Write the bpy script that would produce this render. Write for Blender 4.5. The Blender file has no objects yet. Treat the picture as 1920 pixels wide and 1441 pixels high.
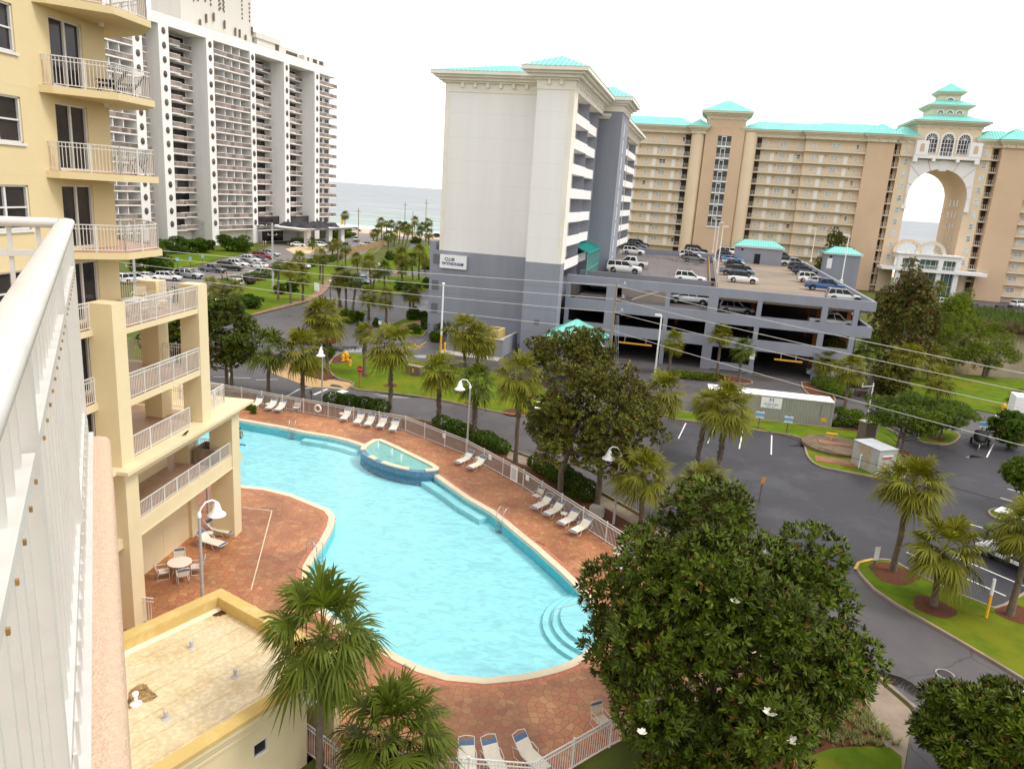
import bpy, bmesh, math, random
import numpy as np
from mathutils import Vector, Matrix
from mathutils.geometry import tessellate_polygon
random.seed(7)
R = math.radians
scene = bpy.context.scene
col = scene.collection
# ------------------------------------------------------------------ camera
FPX, H = 1400.0, 20.5
PITCH, ROLL = R(14.3), R(3.87)
fw = np.array([0, math.cos(PITCH), -math.sin(PITCH)])
_u = np.array([0, math.sin(PITCH), math.cos(PITCH)])
_r = np.array([1.0, 0, 0])
Xc = math.cos(ROLL) * _r + math.sin(ROLL) * _u
Yc = -math.sin(ROLL) * _r + math.cos(ROLL) * _u
cam_d = bpy.data.cameras.new("camera")
cam = bpy.data.objects.new("camera", cam_d)
col.objects.link(cam)
cam.matrix_world = Matrix(((Xc[0], Yc[0], -fw[0], 0), (Xc[1], Yc[1], -fw[1], 0), (Xc[2], Yc[2], -fw[2], H), (0, 0, 0, 1)))
cam_d.sensor_width = 36
cam_d.lens = 36 * FPX / 1920
cam_d.clip_start = 0.05
cam_d.clip_end = 60000
scene.camera = cam
# ------------------------------------------------------------------ world and sun
SUN_EL, SUN_AZ = R(54), R(102)      # azimuth clockwise from +Y
world = bpy.data.worlds.new("World")
scene.world = world
world.use_nodes = True
wn, wl = world.node_tree.nodes, world.node_tree.links
bg = wn["Background"]
sky = wn.new("ShaderNodeTexSky")
sky.sky_type = 'NISHITA'
sky.sun_disc = False
sky.sun_elevation = SUN_EL
sky.sun_rotation = SUN_AZ
sky.dust_density = 3
tc = wn.new("ShaderNodeTexCoord")
mp = wn.new("ShaderNodeMapping")
mp.inputs['Scale'].default_value = (1.2, 1.2, 4.5)
nz = wn.new("ShaderNodeTexNoise")
nz.inputs['Scale'].default_value = 1.7
nz.inputs['Detail'].default_value = 5
cr = wn.new("ShaderNodeValToRGB")
cr.color_ramp.elements[0].position = .26
cr.color_ramp.elements[0].color = (4.7, 4.75, 4.95, 1)
cr.color_ramp.elements[1].position = .5
cr.color_ramp.elements[1].color = (8.3, 8.25, 8.2, 1)
mx = wn.new("ShaderNodeMixRGB")
mx.inputs[0].default_value = .93       # overcast: cloud deck over the clear sky
wl.new(tc.outputs['Generated'], mp.inputs[0])
wl.new(mp.outputs[0], nz.inputs['Vector'])
wl.new(nz.outputs['Fac'], cr.inputs[0])
wl.new(sky.outputs[0], mx.inputs[1])
wl.new(cr.outputs[0], mx.inputs[2])
wl.new(mx.outputs[0], bg.inputs[0])
bg.inputs[1].default_value = .13
sun_d = bpy.data.lights.new("sun", 'SUN')
sun_d.energy = 1.3
sun_d.angle = R(16)
sun_d.color = (1, .955, .89)
sun = bpy.data.objects.new("sun", sun_d)
col.objects.link(sun)
_sd = Vector((math.sin(SUN_AZ) * math.cos(SUN_EL), math.cos(SUN_AZ) * math.cos(SUN_EL), math.sin(SUN_EL)))
sun.rotation_euler = _sd.to_track_quat('Z', 'Y').to_euler()
scene.view_settings.view_transform = 'Standard'
scene.view_settings.look = 'None'
scene.view_settings.gamma = 1
scene.view_settings.exposure = .68
scene.render.engine = 'CYCLES'
cy = scene.cycles
cy.use_denoising = True
cy.max_bounces = 6
cy.transparent_max_bounces = 12
cy.use_adaptive_sampling = True
cy.adaptive_threshold = .008
cy.caustics_reflective = False
cy.caustics_refractive = False
# ------------------------------------------------------------------ survey helpers: photo pixel -> ground point
def ray(px, py):
    return (px - 960) / FPX * Xc - (py - 720.5) / FPX * Yc + fw
def G(px, py, z=0.0):
    d = ray(px, py)
    t = (z - H) / d[2]
    return Vector((t * d[0], t * d[1], z))
def GL(pts, z=0.0):
    return [(G(x, y, z).x, G(x, y, z).y) for x, y in pts]
def dist(p):
    return float(np.array([p[0], p[1], (p[2] if len(p) > 2 else 0) - H]) @ fw)
def mpp(p):                                        # metres per photo pixel at p
    return dist(p) / FPX
def height_at(px, py, p):                          # height of the photo point on the vertical through p
    d = ray(px, py)
    t = (p[0] * d[0] + p[1] * d[1]) / (d[0] ** 2 + d[1] ** 2)
    return H + t * d[2]
# ------------------------------------------------------------------ mesh helpers
class MB:
    def __init__(s):
        s.v, s.f, s.ch = [], [], []
    def add(s, vs, fs):
        o = len(s.v)
        s.ch.append((o, len(s.f)))
        s.v += [tuple(p) for p in vs]
        s.f += [tuple(i + o for i in f) for f in fs]
        return s
    def box(s, x0, y0, z0, x1, y1, z1):
        return s.add([(x0, y0, z0), (x1, y0, z0), (x1, y1, z0), (x0, y1, z0), (x0, y0, z1), (x1, y0, z1), (x1, y1, z1), (x0, y1, z1)],
                     [(0, 3, 2, 1), (4, 5, 6, 7), (0, 1, 5, 4), (1, 2, 6, 5), (2, 3, 7, 6), (3, 0, 4, 7)])
    def prism(s, poly, z0, z1, bottom=True):
        n = len(poly)
        a = sum(poly[i][0] * poly[(i + 1) % n][1] - poly[(i + 1) % n][0] * poly[i][1] for i in range(n))
        if a < 0:
            poly = poly[::-1]
        vs = [(p[0], p[1], z0) for p in poly] + [(p[0], p[1], z1) for p in poly]
        fs = [tuple(range(n, 2 * n))] + [(i, (i + 1) % n, (i + 1) % n + n, i + n) for i in range(n)]
        if bottom:
            fs.append(tuple(range(n - 1, -1, -1)))
        return s.add(vs, fs)
    def sheet(s, poly, z):
        n = len(poly)
        a = sum(poly[i][0] * poly[(i + 1) % n][1] - poly[(i + 1) % n][0] * poly[i][1] for i in range(n))
        if a < 0:
            poly = poly[::-1]
        return s.add([(p[0], p[1], z) for p in poly], [tuple(range(n))])
    def holed(s, outer, holes, z):
        loops = [[Vector((p[0], p[1], 0)) for p in outer]] + [[Vector((p[0], p[1], 0)) for p in h] for h in holes]
        flat = [p for l in loops for p in l]
        tris = tessellate_polygon(loops)
        fs = []
        for a, b, c in tris:
            cr_ = (flat[b] - flat[a]).cross(flat[c] - flat[a]).z
            fs.append((a, b, c) if cr_ > 0 else (a, c, b))
        return s.add([(p.x, p.y, z) for p in flat], fs)
    def tube(s, pts, r, n=6, cap=True):
        pts = [Vector(p) for p in pts]
        rs = r if isinstance(r, (list, tuple)) else [r] * len(pts)
        vs, fs = [], []
        prev = None
        for i, p in enumerate(pts):
            d = (pts[min(i + 1, len(pts) - 1)] - pts[max(i - 1, 0)])
            d = d.normalized() if d.length > 1e-9 else Vector((0, 0, 1))
            if prev is None:
                a = d.cross(Vector((0, 0, 1)))
                if a.length < .05:
                    a = d.cross(Vector((1, 0, 0)))
            else:
                a = prev - d * prev.dot(d)
            a.normalize()
            prev = a
            b = d.cross(a)
            for k in range(n):
                t = 2 * math.pi * k / n
                vs.append(p + (a * math.cos(t) + b * math.sin(t)) * rs[i])
        for i in range(len(pts) - 1):
            for k in range(n):
                k2 = (k + 1) % n
                fs.append((i * n + k, i * n + k2, (i + 1) * n + k2, (i + 1) * n + k))
        if cap:
            fs.append(tuple(range(n - 1, -1, -1)))
            fs.append(tuple((len(pts) - 1) * n + k for k in range(n)))
        return s.add(vs, fs)
    def lathe(s, prof, n=12, c=(0, 0, 0)):
        vs, fs = [], []
        for r, z in prof:
            for k in range(n):
                t = 2 * math.pi * k / n
                vs.append((c[0] + r * math.cos(t), c[1] + r * math.sin(t), c[2] + z))
        for i in range(len(prof) - 1):
            for k in range(n):
                k2 = (k + 1) % n
                fs.append((i * n + k, i * n + k2, (i + 1) * n + k2, (i + 1) * n + k))
        fs.append(tuple(range(n - 1, -1, -1)))
        fs.append(tuple((len(prof) - 1) * n + k for k in range(n)))
        return s.add(vs, fs)
    def hip(s, x0, y0, x1, y1, z, h, ov=0.0, flat=0.0):
        x0 -= ov; y0 -= ov; x1 += ov; y1 += ov
        w, d = x1 - x0, y1 - y0
        m = min(w, d) / 2 * (1 - flat)
        return s.add([(x0, y0, z), (x1, y0, z), (x1, y1, z), (x0, y1, z), (x0 + m, y0 + m, z + h), (x1 - m, y0 + m, z + h), (x1 - m, y1 - m, z + h), (x0 + m, y1 - m, z + h)],
                     [(0, 1, 5, 4), (1, 2, 6, 5), (2, 3, 7, 6), (3, 0, 4, 7), (4, 5, 6, 7), (3, 2, 1, 0)])
    def bar(s, a, b, w, h=None):
        a, b = Vector(a), Vector(b)
        h = h or w
        d = (b - a).normalized()
        sx = d.cross(Vector((0, 0, 1)))
        if sx.length < .01:
            sx = Vector((1, 0, 0))
        sx.normalize()
        sy = sx.cross(d)
        vs = [q + sx * (i * w / 2) + sy * (j * h / 2) for q in (a, b) for i, j in ((-1, -1), (1, -1), (1, 1), (-1, 1))]
        return s.add(vs, [(0, 1, 2, 3), (7, 6, 5, 4), (0, 4, 5, 1), (1, 5, 6, 2), (2, 6, 7, 3), (3, 7, 4, 0)])
    def build_each(s, name, mt, parent=None, cap=100, **kw):
        ch = s.ch + [(len(s.v), len(s.f))]
        for i in range(min(cap, len(s.ch))):
            q = MB(); q.add(s.v[ch[i][0]:ch[i + 1][0]], [tuple(k - ch[i][0] for k in f) for f in s.f[ch[i][1]:ch[i + 1][1]]])
            q.build(name, mt, parent, **kw)
    def mesh(s, name):
        m = bpy.data.meshes.new(name)
        m.from_pydata(s.v, [], s.f)
        m.update()
        return m
    def build(s, name, mt, parent=None, smooth=None, label=None, bevel=0, loc=None):
        m = s.mesh(name)
        if bevel:
            bm = bmesh.new(); bm.from_mesh(m)
            bmesh.ops.remove_doubles(bm, verts=bm.verts, dist=1e-5)
            bmesh.ops.bevel(bm, geom=[e for e in bm.edges if e.is_manifold and e.calc_face_angle(0) > .6], offset=bevel, segments=2, affect='EDGES', profile=.6)
            bm.to_mesh(m); bm.free()
        if smooth is not None:
            for p in m.polygons:
                p.use_smooth = True
            m.set_sharp_from_angle(angle=R(smooth))
        m.materials.append(mt)
        o = bpy.data.objects.new(name, m)
        col.objects.link(o)
        if parent is not None:
            o.parent = parent
        if loc is not None:
            o.location = loc
        if label:
            o['label'] = label
        return o
def tag(o, label, cat, group=None):
    o['label'] = label
    o['category'] = cat
    if group:
        o['group'] = group
    return o
def struct(o, kind='structure'):
    o['kind'] = kind
    return o
def thing(name, label, cat, loc=(0, 0, 0), rz=0.0, group=None):
    o = bpy.data.objects.new(name, None)
    o.empty_display_size = .2
    col.objects.link(o)
    o.location = loc
    o.rotation_euler = (0, 0, rz)
    return tag(o, label, cat, group)
KIDS = {}
def kids(o):
    return [c for c in col.objects if c.parent is o]
def copy_tree(o, parent=None, cache={}):
    key = o.name
    if key not in cache:
        cache[key] = kids(o)
    c = o.copy()
    col.objects.link(c)
    c.parent = parent
    for ch in cache[key]:
        copy_tree(ch, c)
    return c
def inst(me, name, mt=None, parent=None, loc=(0, 0, 0), rz=0.0, sc=None):
    o = bpy.data.objects.new(name, me)
    col.objects.link(o)
    if parent is not None:
        o.parent = parent
    o.location = loc
    o.rotation_euler = (0, 0, rz)
    if sc is not None:
        o.scale = sc
    if mt is not None:
        o.material_slots[0].link = 'OBJECT'
        o.material_slots[0].material = mt
    return o
def capped(name, mt, items, parent, cap=100):
    """items: list of (fn(MB)) - the first cap become parts of their own, the rest one part of kind stuff"""
    for fn in items[:cap]:
        m = MB(); fn(m); m.build(name, mt, parent)
    if len(items) > cap:
        m = MB()
        for fn in items[cap:]:
            fn(m)
        o = m.build(name + "_rest", mt, parent); o['kind'] = 'stuff'
# ------------------------------------------------------------------ materials
def nodes_of(name):
    m = bpy.data.materials.new(name)
    m.use_nodes = True
    nt = m.node_tree
    return m, nt.nodes, nt.links, nt.nodes["Principled BSDF"]
def mat(name, c, rough=.6, var=.12, scale=2.0, c2=None, bump=0.0, bscale=None, metal=0.0, spec=.25, stain=0.0, stain_scale=.25, stain_c=None, island=0.0, crack=0.0, stretch=None, rvar=0.0):
    m, n, l, b = nodes_of(name)
    b.inputs['Roughness'].default_value = rough
    b.inputs['Metallic'].default_value = metal
    b.inputs['Specular IOR Level'].default_value = spec
    geo = n.new("ShaderNodeNewGeometry")
    src = geo.outputs['Position']
    if stretch:
        mp_ = n.new("ShaderNodeMapping"); mp_.inputs['Scale'].default_value = stretch
        l.new(src, mp_.inputs[0]); src = mp_.outputs[0]
    t = n.new("ShaderNodeTexNoise")
    t.inputs['Scale'].default_value = scale
    t.inputs['Detail'].default_value = 6
    t.inputs['Roughness'].default_value = .65
    l.new(src, t.inputs['Vector'])
    r = n.new("ShaderNodeValToRGB")
    lo = c2 if c2 else tuple(x * (1 - var) for x in c)
    hi = c if c2 else tuple(min(1, x * (1 + var)) for x in c)
    r.color_ramp.elements[0].position = .32
    r.color_ramp.elements[1].position = .68
    r.color_ramp.elements[0].color = (*lo, 1)
    r.color_ramp.elements[1].color = (*hi, 1)
    l.new(t.outputs['Fac'], r.inputs[0])
    out = r.outputs[0]
    if stain:
        t2 = n.new("ShaderNodeTexNoise")
        t2.inputs['Scale'].default_value = stain_scale
        t2.inputs['Detail'].default_value = 7
        t2.inputs['Roughness'].default_value = .7
        l.new(src, t2.inputs['Vector'])
        r2 = n.new("ShaderNodeValToRGB")
        r2.color_ramp.elements[0].position = .5
        r2.color_ramp.elements[1].position = .62
        r2.color_ramp.elements[0].color = (0, 0, 0, 1)
        r2.color_ramp.elements[1].color = (stain,) * 3 + (1,)
        l.new(t2.outputs['Fac'], r2.inputs[0])
        x = n.new("ShaderNodeMixRGB")
        l.new(r2.outputs[0], x.inputs[0])
        l.new(out, x.inputs[1])
        x.inputs[2].default_value = (*(stain_c or tuple(k * .55 for k in c)), 1)
        out = x.outputs[0]
        if rvar:
            mr = n.new("ShaderNodeMath"); mr.operation = 'MULTIPLY_ADD'
            l.new(r2.outputs[0], mr.inputs[0]); mr.inputs[1].default_value = rvar; mr.inputs[2].default_value = rough
            l.new(mr.outputs[0], b.inputs['Roughness'])
    if crack:
        nv = n.new("ShaderNodeTexNoise"); nv.inputs['Scale'].default_value = .5; nv.inputs['Detail'].default_value = 4
        l.new(src, nv.inputs['Vector'])
        av = n.new("ShaderNodeMixRGB"); av.blend_type = 'ADD'; av.inputs[0].default_value = 2.2
        l.new(src, av.inputs[1]); l.new(nv.outputs['Color'], av.inputs[2])
        vo = n.new("ShaderNodeTexVoronoi"); vo.voronoi_dimensions = '2D'; vo.feature = 'DISTANCE_TO_EDGE'; vo.inputs['Scale'].default_value = crack
        l.new(av.outputs[0], vo.inputs['Vector'])
        lt = n.new("ShaderNodeMath"); lt.operation = 'LESS_THAN'; lt.inputs[1].default_value = .0045 * crack / .12
        l.new(vo.outputs['Distance'], lt.inputs[0])
        ml = n.new("ShaderNodeMath"); ml.operation = 'MULTIPLY'; ml.inputs[1].default_value = .55; l.new(lt.outputs[0], ml.inputs[0])
        xc = n.new("ShaderNodeMixRGB"); l.new(ml.outputs[0], xc.inputs[0]); l.new(out, xc.inputs[1]); xc.inputs[2].default_value = (*[k * .4 for k in c], 1)
        out = xc.outputs[0]
    if island:
        hs = n.new("ShaderNodeHueSaturation")
        mr = n.new("ShaderNodeMapRange")
        mr.inputs['To Min'].default_value = 1 - island
        mr.inputs['To Max'].default_value = 1 + island
        l.new(geo.outputs['Random Per Island'], mr.inputs[0])
        l.new(mr.outputs[0], hs.inputs['Value'])
        l.new(out, hs.inputs['Color'])
        out = hs.outputs[0]
    l.new(out, b.inputs['Base Color'])
    if bump:
        t3 = n.new("ShaderNodeTexNoise")
        t3.inputs['Scale'].default_value = bscale or scale * 6
        t3.inputs['Detail'].default_value = 5
        l.new(src, t3.inputs['Vector'])
        bp = n.new("ShaderNodeBump")
        bp.inputs['Strength'].default_value = min(1, bump)
        bp.inputs['Distance'].default_value = .03
        l.new(t3.outputs['Fac'], bp.inputs['Height'])
        l.new(bp.outputs[0], b.inputs['Normal'])
    return m
def leafmat(name, c, back=None, rough=.45, trans=.25, var=.35, spec=.5, tips=None):
    m, n, l, b = nodes_of(name)
    b.inputs['Roughness'].default_value = rough
    b.inputs['Specular IOR Level'].default_value = spec
    geo = n.new("ShaderNodeNewGeometry")
    r = n.new("ShaderNodeValToRGB")
    e = r.color_ramp.elements
    e[0].color = (*[x * (1 - var) for x in c], 1)
    e[1].color = (*[x * (1 + var) for x in c], 1)
    if tips:
        e2 = r.color_ramp.elements.new(.965); e2.color = (*[x * (1 + var * .8) for x in c], 1)
        e3 = r.color_ramp.elements.new(.985); e3.color = (*tips, 1)
        e[len(e) - 1].color = (*tips, 1)
    l.new(geo.outputs['Random Per Island'], r.inputs[0])
    out = r.outputs[0]
    t = n.new("ShaderNodeTexNoise"); t.inputs['Scale'].default_value = .35; t.inputs['Detail'].default_value = 3
    l.new(geo.outputs['Position'], t.inputs['Vector'])
    hs = n.new("ShaderNodeHueSaturation")
    mr = n.new("ShaderNodeMapRange"); mr.inputs[1].default_value = .3; mr.inputs[2].default_value = .7
    mr.inputs['To Min'].default_value = .62; mr.inputs['To Max'].default_value = 1.45
    l.new(t.outputs['Fac'], mr.inputs[0]); l.new(mr.outputs[0], hs.inputs['Value']); l.new(out, hs.inputs['Color'])
    out = hs.outputs[0]
    if back:
        x = n.new("ShaderNodeMixRGB"); l.new(geo.outputs['Backfacing'], x.inputs[0]); l.new(out, x.inputs[1]); x.inputs[2].default_value = (*back, 1); out = x.outputs[0]
    l.new(out, b.inputs['Base Color'])
    if trans:
        tr = n.new("ShaderNodeBsdfTranslucent"); l.new(out, tr.inputs[0])
        ms = n.new("ShaderNodeMixShader"); ms.inputs[0].default_value = trans
        l.new(b.outputs[0], ms.inputs[1]); l.new(tr.outputs[0], ms.inputs[2])
        l.new(ms.outputs[0], n["Material Output"].inputs[0])
    return m
# ------------------------------------------------------------------ palette
WHITE = mat("white_paint", (.70, .68, .645), .45, .05, 3, stain=.10, stain_scale=5, stain_c=(.45, .36, .26))
OFFWH = mat("white_stucco", (.82, .795, .78), .8, .035, .5, stretch=(1, 1, .07), stain=.14, stain_scale=.3, stain_c=(.70, .67, .62), bump=.1, bscale=8)
TOWERW = mat("white_concrete", (.80, .78, .755), .8, .06, .3, stretch=(1, 1, .08), stain=.35, stain_scale=.22, stain_c=(.70, .66, .61), bump=.1, bscale=4)
RAILW = mat("rail_white", (.60, .58, .545), .45, .04, 3, stain=.12, stain_scale=9, stain_c=(.42, .33, .23))
CREAMT = mat("cream_trim", (.74, .66, .54), .7, .06, .5)
GREYP = mat("grey_stucco", (.275, .287, .335), .75, .07, .5, stretch=(1, 1, .12), stain=.3, stain_scale=.35, stain_c=(.23, .235, .26), bump=.1, bscale=5)
TEAL = mat("teal_metal", (.20, .57, .50), .4, .08, .3, stain=.3, stain_scale=.4, stain_c=(.32, .62, .55))
TEALD = mat("teal_dark", (.03, .30, .27), .5, .1, 1)
TEALR = mat("teal_ridge", (.05, .28, .25), .5, .1, 1)
YELL = mat("yellow_stucco", (.70, .565, .33), .85, .05, .3, stain=.18, stain_scale=.15, stain_c=(.56, .43, .22), bump=.15, bscale=30)
CREAM = mat("cream_stucco", (.72, .60, .38), .85, .05, .3, stain=.2, stain_scale=.25, stain_c=(.64, .5, .29), bump=.15, bscale=30)
PEACH = mat("peach_stucco", (.68, .50, .36), .95, .10, 45, stain=.3, stain_scale=70, stain_c=(.66, .40, .22), bump=.6, bscale=130)
TANW = mat("tan_stucco", (.62, .44, .295), .85, .05, .15, stain=.12, stain_scale=.06, stain_c=(.56, .4, .27))
TANL = mat("light_tan_stucco", (.74, .58, .41), .85, .05, .15, stain=.12, stain_scale=.08, stain_c=(.68, .52, .36))
GLASS = mat("dark_glass", (.030, .026, .026), .1, .5, .6, spec=.4)
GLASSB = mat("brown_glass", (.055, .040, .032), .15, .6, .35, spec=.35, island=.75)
GLASSL = mat("pale_glass", (.42, .45, .43), .15, .25, .8, spec=.4, island=.35)
GLASST = mat("teal_glass", (.10, .17, .165), .06, .4, .4, spec=.8)
SMOKE = mat("smoked_panel", (.14, .115, .105), .3, .35, .35, c2=(.30, .23, .19), island=.45)
BLACK = mat("black_plastic", (.012, .012, .013), .4, .2, 5)
RUBBER = mat("black_rubber", (.015, .015, .016), .8, .2, 8)
STEEL = mat("brushed_steel", (.55, .56, .57), .3, .1, 5, metal=.8)
CHROME = mat("alloy", (.45, .46, .47), .25, .1, 5, metal=.7)
BLUEBAND = mat("blue_vinyl", (.10, .17, .29), .6, .1, 8)
CREAMV = mat("cream_vinyl", (.76, .70, .58), .55, .05, 6)
WOODP = mat("weathered_wood", (.30, .235, .17), .85, .25, 6, stretch=(1, 1, .2))
WOODO = mat("orange_wood", (.42, .20, .06), .8, .3, 5)
WOODG = mat("grey_brown_wood", (.16, .12, .095), .85, .25, 6)
CONC = mat("concrete", (.42, .39, .35), .85, .12, 1.2, stain=.4, stain_scale=.5, stain_c=(.30, .26, .21), bump=.2, bscale=20)
GALV = mat("galvanised", (.50, .51, .52), .45, .1, 1.5, metal=.3)
YELP = mat("yellow_paint", (.80, .42, .03), .5, .1, 3)
REDP = mat("red_paint", (.50, .02, .025), .4, .1, 3)
BLUEP = mat("blue_paint", (.02, .14, .42), .4, .1, 3)
NAVY = mat("navy_letters", (.02, .04, .16), .5, .05, 3)
SIGNW = mat("sign_white", (.85, .85, .83), .5, .03, 3)
SIGNB = mat("sign_blue", (.18, .42, .62), .5, .08, 3)
PVCW = mat("lamp_white", (.86, .86, .86), .35, .03, 3)
# ------------------------------------------------------------------ ground materials
GRASS = mat("lawn", (.125, .185, .012), .95, .3, .8, c2=(.07, .115, .008), bump=.8, bscale=50, spec=.05, stain=.6, stain_scale=.13, stain_c=(.185, .175, .015))
GRASS2 = mat("rough_grass", (.10, .125, .018), .95, .3, .6, c2=(.055, .07, .012), bump=.8, bscale=30, stain=.5, stain_scale=.1, stain_c=(.14, .11, .035))
ASPH = mat("asphalt", (.108, .098, .098), .62, .12, .3, c2=(.080, .073, .076), bump=.25, bscale=90, stain=.65, stain_scale=.10, stain_c=(.058, .052, .055), rvar=-.38, crack=.12)
ASPHD = mat("new_asphalt", (.045, .042, .047), .55, .12, .7, c2=(.036, .034, .039), bump=.2, bscale=110, stain=.6, stain_scale=.13, stain_c=(.028, .026, .031), rvar=-.42, crack=.07)
DECKT = mat("tan_deck", (.30, .235, .175), .7, .15, .3, c2=(.23, .175, .13), stain=.7, stain_scale=.12, stain_c=(.14, .105, .085), rvar=-.35, stretch=(.5, 1, 1))
WALKC = mat("tan_pavement", (.50, .32, .15), .85, .12, .6, stain=.4, stain_scale=.3, stain_c=(.36, .23, .12), bump=.2, bscale=20)
WALKG = mat("grey_pavement", (.27, .205, .15), .8, .15, .8, stain=.5, stain_scale=.35, stain_c=(.16, .125, .10), bump=.2, bscale=20)
BRICKP = mat("brick_path", (.26, .15, .10), .85, .25, 3, stain=.4, stain_scale=.3)
MULCH = mat("mulch", (.17, .058, .024), .95, .5, 14, c2=(.06, .022, .012), bump=1, bscale=40)
SAND = mat("sand", (.62, .47, .28), .95, .15, .5, bump=.2, bscale=10)
KERB = mat("kerb", (.36, .25, .15), .85, .25, .5, c2=(.24, .20, .17), stain=.5, stain_scale=.6, stain_c=(.13, .10, .08))
KERBY = mat("yellow_kerb", (.62, .37, .06), .8, .2, 2)
LINEW = mat("line_white", (.72, .72, .68), .7, .12, 4)
LINEY = mat("line_yellow", (.60, .33, .04), .7, .2, 4)
SAND2 = mat("beach_sand", (.55, .42, .30), .95, .12, .1)
def paver_mat():
    m, n, l, b = nodes_of("stamped_pavers")
    geo = n.new("ShaderNodeNewGeometry")
    nz_ = n.new("ShaderNodeTexNoise"); nz_.inputs['Scale'].default_value = 1.2; nz_.inputs['Detail'].default_value = 2
    l.new(geo.outputs['Position'], nz_.inputs['Vector'])
    ad = n.new("ShaderNodeMixRGB"); ad.blend_type = 'ADD'; ad.inputs[0].default_value = .22
    l.new(geo.outputs['Position'], ad.inputs[1]); l.new(nz_.outputs['Color'], ad.inputs[2])
    v1 = n.new("ShaderNodeTexVoronoi"); v1.voronoi_dimensions = '2D'; v1.inputs['Scale'].default_value = 2.9; v1.inputs['Randomness'].default_value = .85
    v2 = n.new("ShaderNodeTexVoronoi"); v2.voronoi_dimensions = '2D'; v2.feature = 'DISTANCE_TO_EDGE'; v2.inputs['Scale'].default_value = 2.9; v2.inputs['Randomness'].default_value = .85
    l.new(ad.outputs[0], v1.inputs['Vector']); l.new(ad.outputs[0], v2.inputs['Vector'])
    sp = n.new("ShaderNodeSeparateColor"); l.new(v1.outputs['Color'], sp.inputs[0])
    r = n.new("ShaderNodeValToRGB"); r.color_ramp.interpolation = 'CONSTANT'
    for p, c in ((0, (.39, .165, .072)), (.25, (.44, .20, .088)), (.5, (.41, .18, .08)), (.72, (.42, .145, .075)), (.84, (.47, .24, .11)), (.94, (.35, .14, .065))):
        e = r.color_ramp.elements.new(p) if p else r.color_ramp.elements[0]
        e.color = (*c, 1); e.position = p
    l.new(sp.outputs[0], r.inputs[0])
    # wet stain patches
    t = n.new("ShaderNodeTexNoise"); t.inputs['Scale'].default_value = .22; t.inputs['Detail'].default_value = 6
    l.new(geo.outputs['Position'], t.inputs['Vector'])
    r2 = n.new("ShaderNodeValToRGB"); r2.color_ramp.elements[0].position = .42; r2.color_ramp.elements[1].position = .62
    r2.color_ramp.elements[0].color = (.70, .68, .66, 1); r2.color_ramp.elements[1].color = (1.12, 1.1, 1.05, 1)
    l.new(t.outputs['Fac'], r2.inputs[0])
    mu = n.new("ShaderNodeMixRGB"); mu.blend_type = 'MULTIPLY'; mu.inputs[0].default_value = 1
    l.new(r.outputs[0], mu.inputs[1]); l.new(r2.outputs[0], mu.inputs[2])
    g = n.new("ShaderNodeMath"); g.operation = 'LESS_THAN'; g.inputs[1].default_value = .028
    l.new(v2.outputs['Distance'], g.inputs[0])
    x = n.new("ShaderNodeMixRGB"); l.new(g.outputs[0], x.inputs[0]); l.new(mu.outputs[0], x.inputs[1]); x.inputs[2].default_value = (.17, .065, .035, 1)
    l.new(x.outputs[0], b.inputs['Base Color'])
    b.inputs['Roughness'].default_value = .6
    bp = n.new("ShaderNodeBump"); bp.inputs['Distance'].default_value = .01; bp.inputs['Strength'].default_value = .5
    l.new(v2.outputs['Distance'], bp.inputs['Height']); l.new(bp.outputs[0], b.inputs['Normal'])
    return m
PAVER = paver_mat()
def water_mat(name, tint, scale, strength, rough=.03, gloss_tint=(1, 1, 1)):
    m, n, l, b = nodes_of(name)
    out = n["Material Output"]
    geo = n.new("ShaderNodeNewGeometry")
    mpg = n.new("ShaderNodeMapping"); mpg.inputs['Scale'].default_value = (.55, 1.2, 1); mpg.inputs['Rotation'].default_value = (0, 0, .5)
    l.new(geo.outputs['Position'], mpg.inputs[0])
    t = n.new("ShaderNodeTexNoise"); t.inputs['Scale'].default_value = scale; t.inputs['Detail'].default_value = 4; t.inputs['Distortion'].default_value = .6
    l.new(mpg.outputs[0], t.inputs['Vector'])
    bp = n.new("ShaderNodeBump"); bp.inputs['Strength'].default_value = strength; bp.inputs['Distance'].default_value = .12
    l.new(t.outputs['Fac'], bp.inputs['Height'])
    tr = n.new("ShaderNodeBsdfTransparent"); tr.inputs[0].default_value = (*tint, 1)
    gl = n.new("ShaderNodeBsdfGlossy"); gl.inputs['Roughness'].default_value = rough; gl.inputs[0].default_value = (*gloss_tint, 1)
    fr = n.new("ShaderNodeFresnel"); fr.inputs[0].default_value = 1.33
    l.new(bp.outputs[0], gl.inputs['Normal']); l.new(bp.outputs[0], fr.inputs['Normal'])
    ms = n.new("ShaderNodeMixShader"); l.new(fr.outputs[0], ms.inputs[0]); l.new(tr.outputs[0], ms.inputs[1]); l.new(gl.outputs[0], ms.inputs[2])
    l.new(ms.outputs[0], out.inputs[0])
    return m
POOLW = water_mat("pool_water", (.78, .975, .99), 4.2, .42)
SPAW = water_mat("spa_water", (.80, .96, .95), 5, .8)
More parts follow.
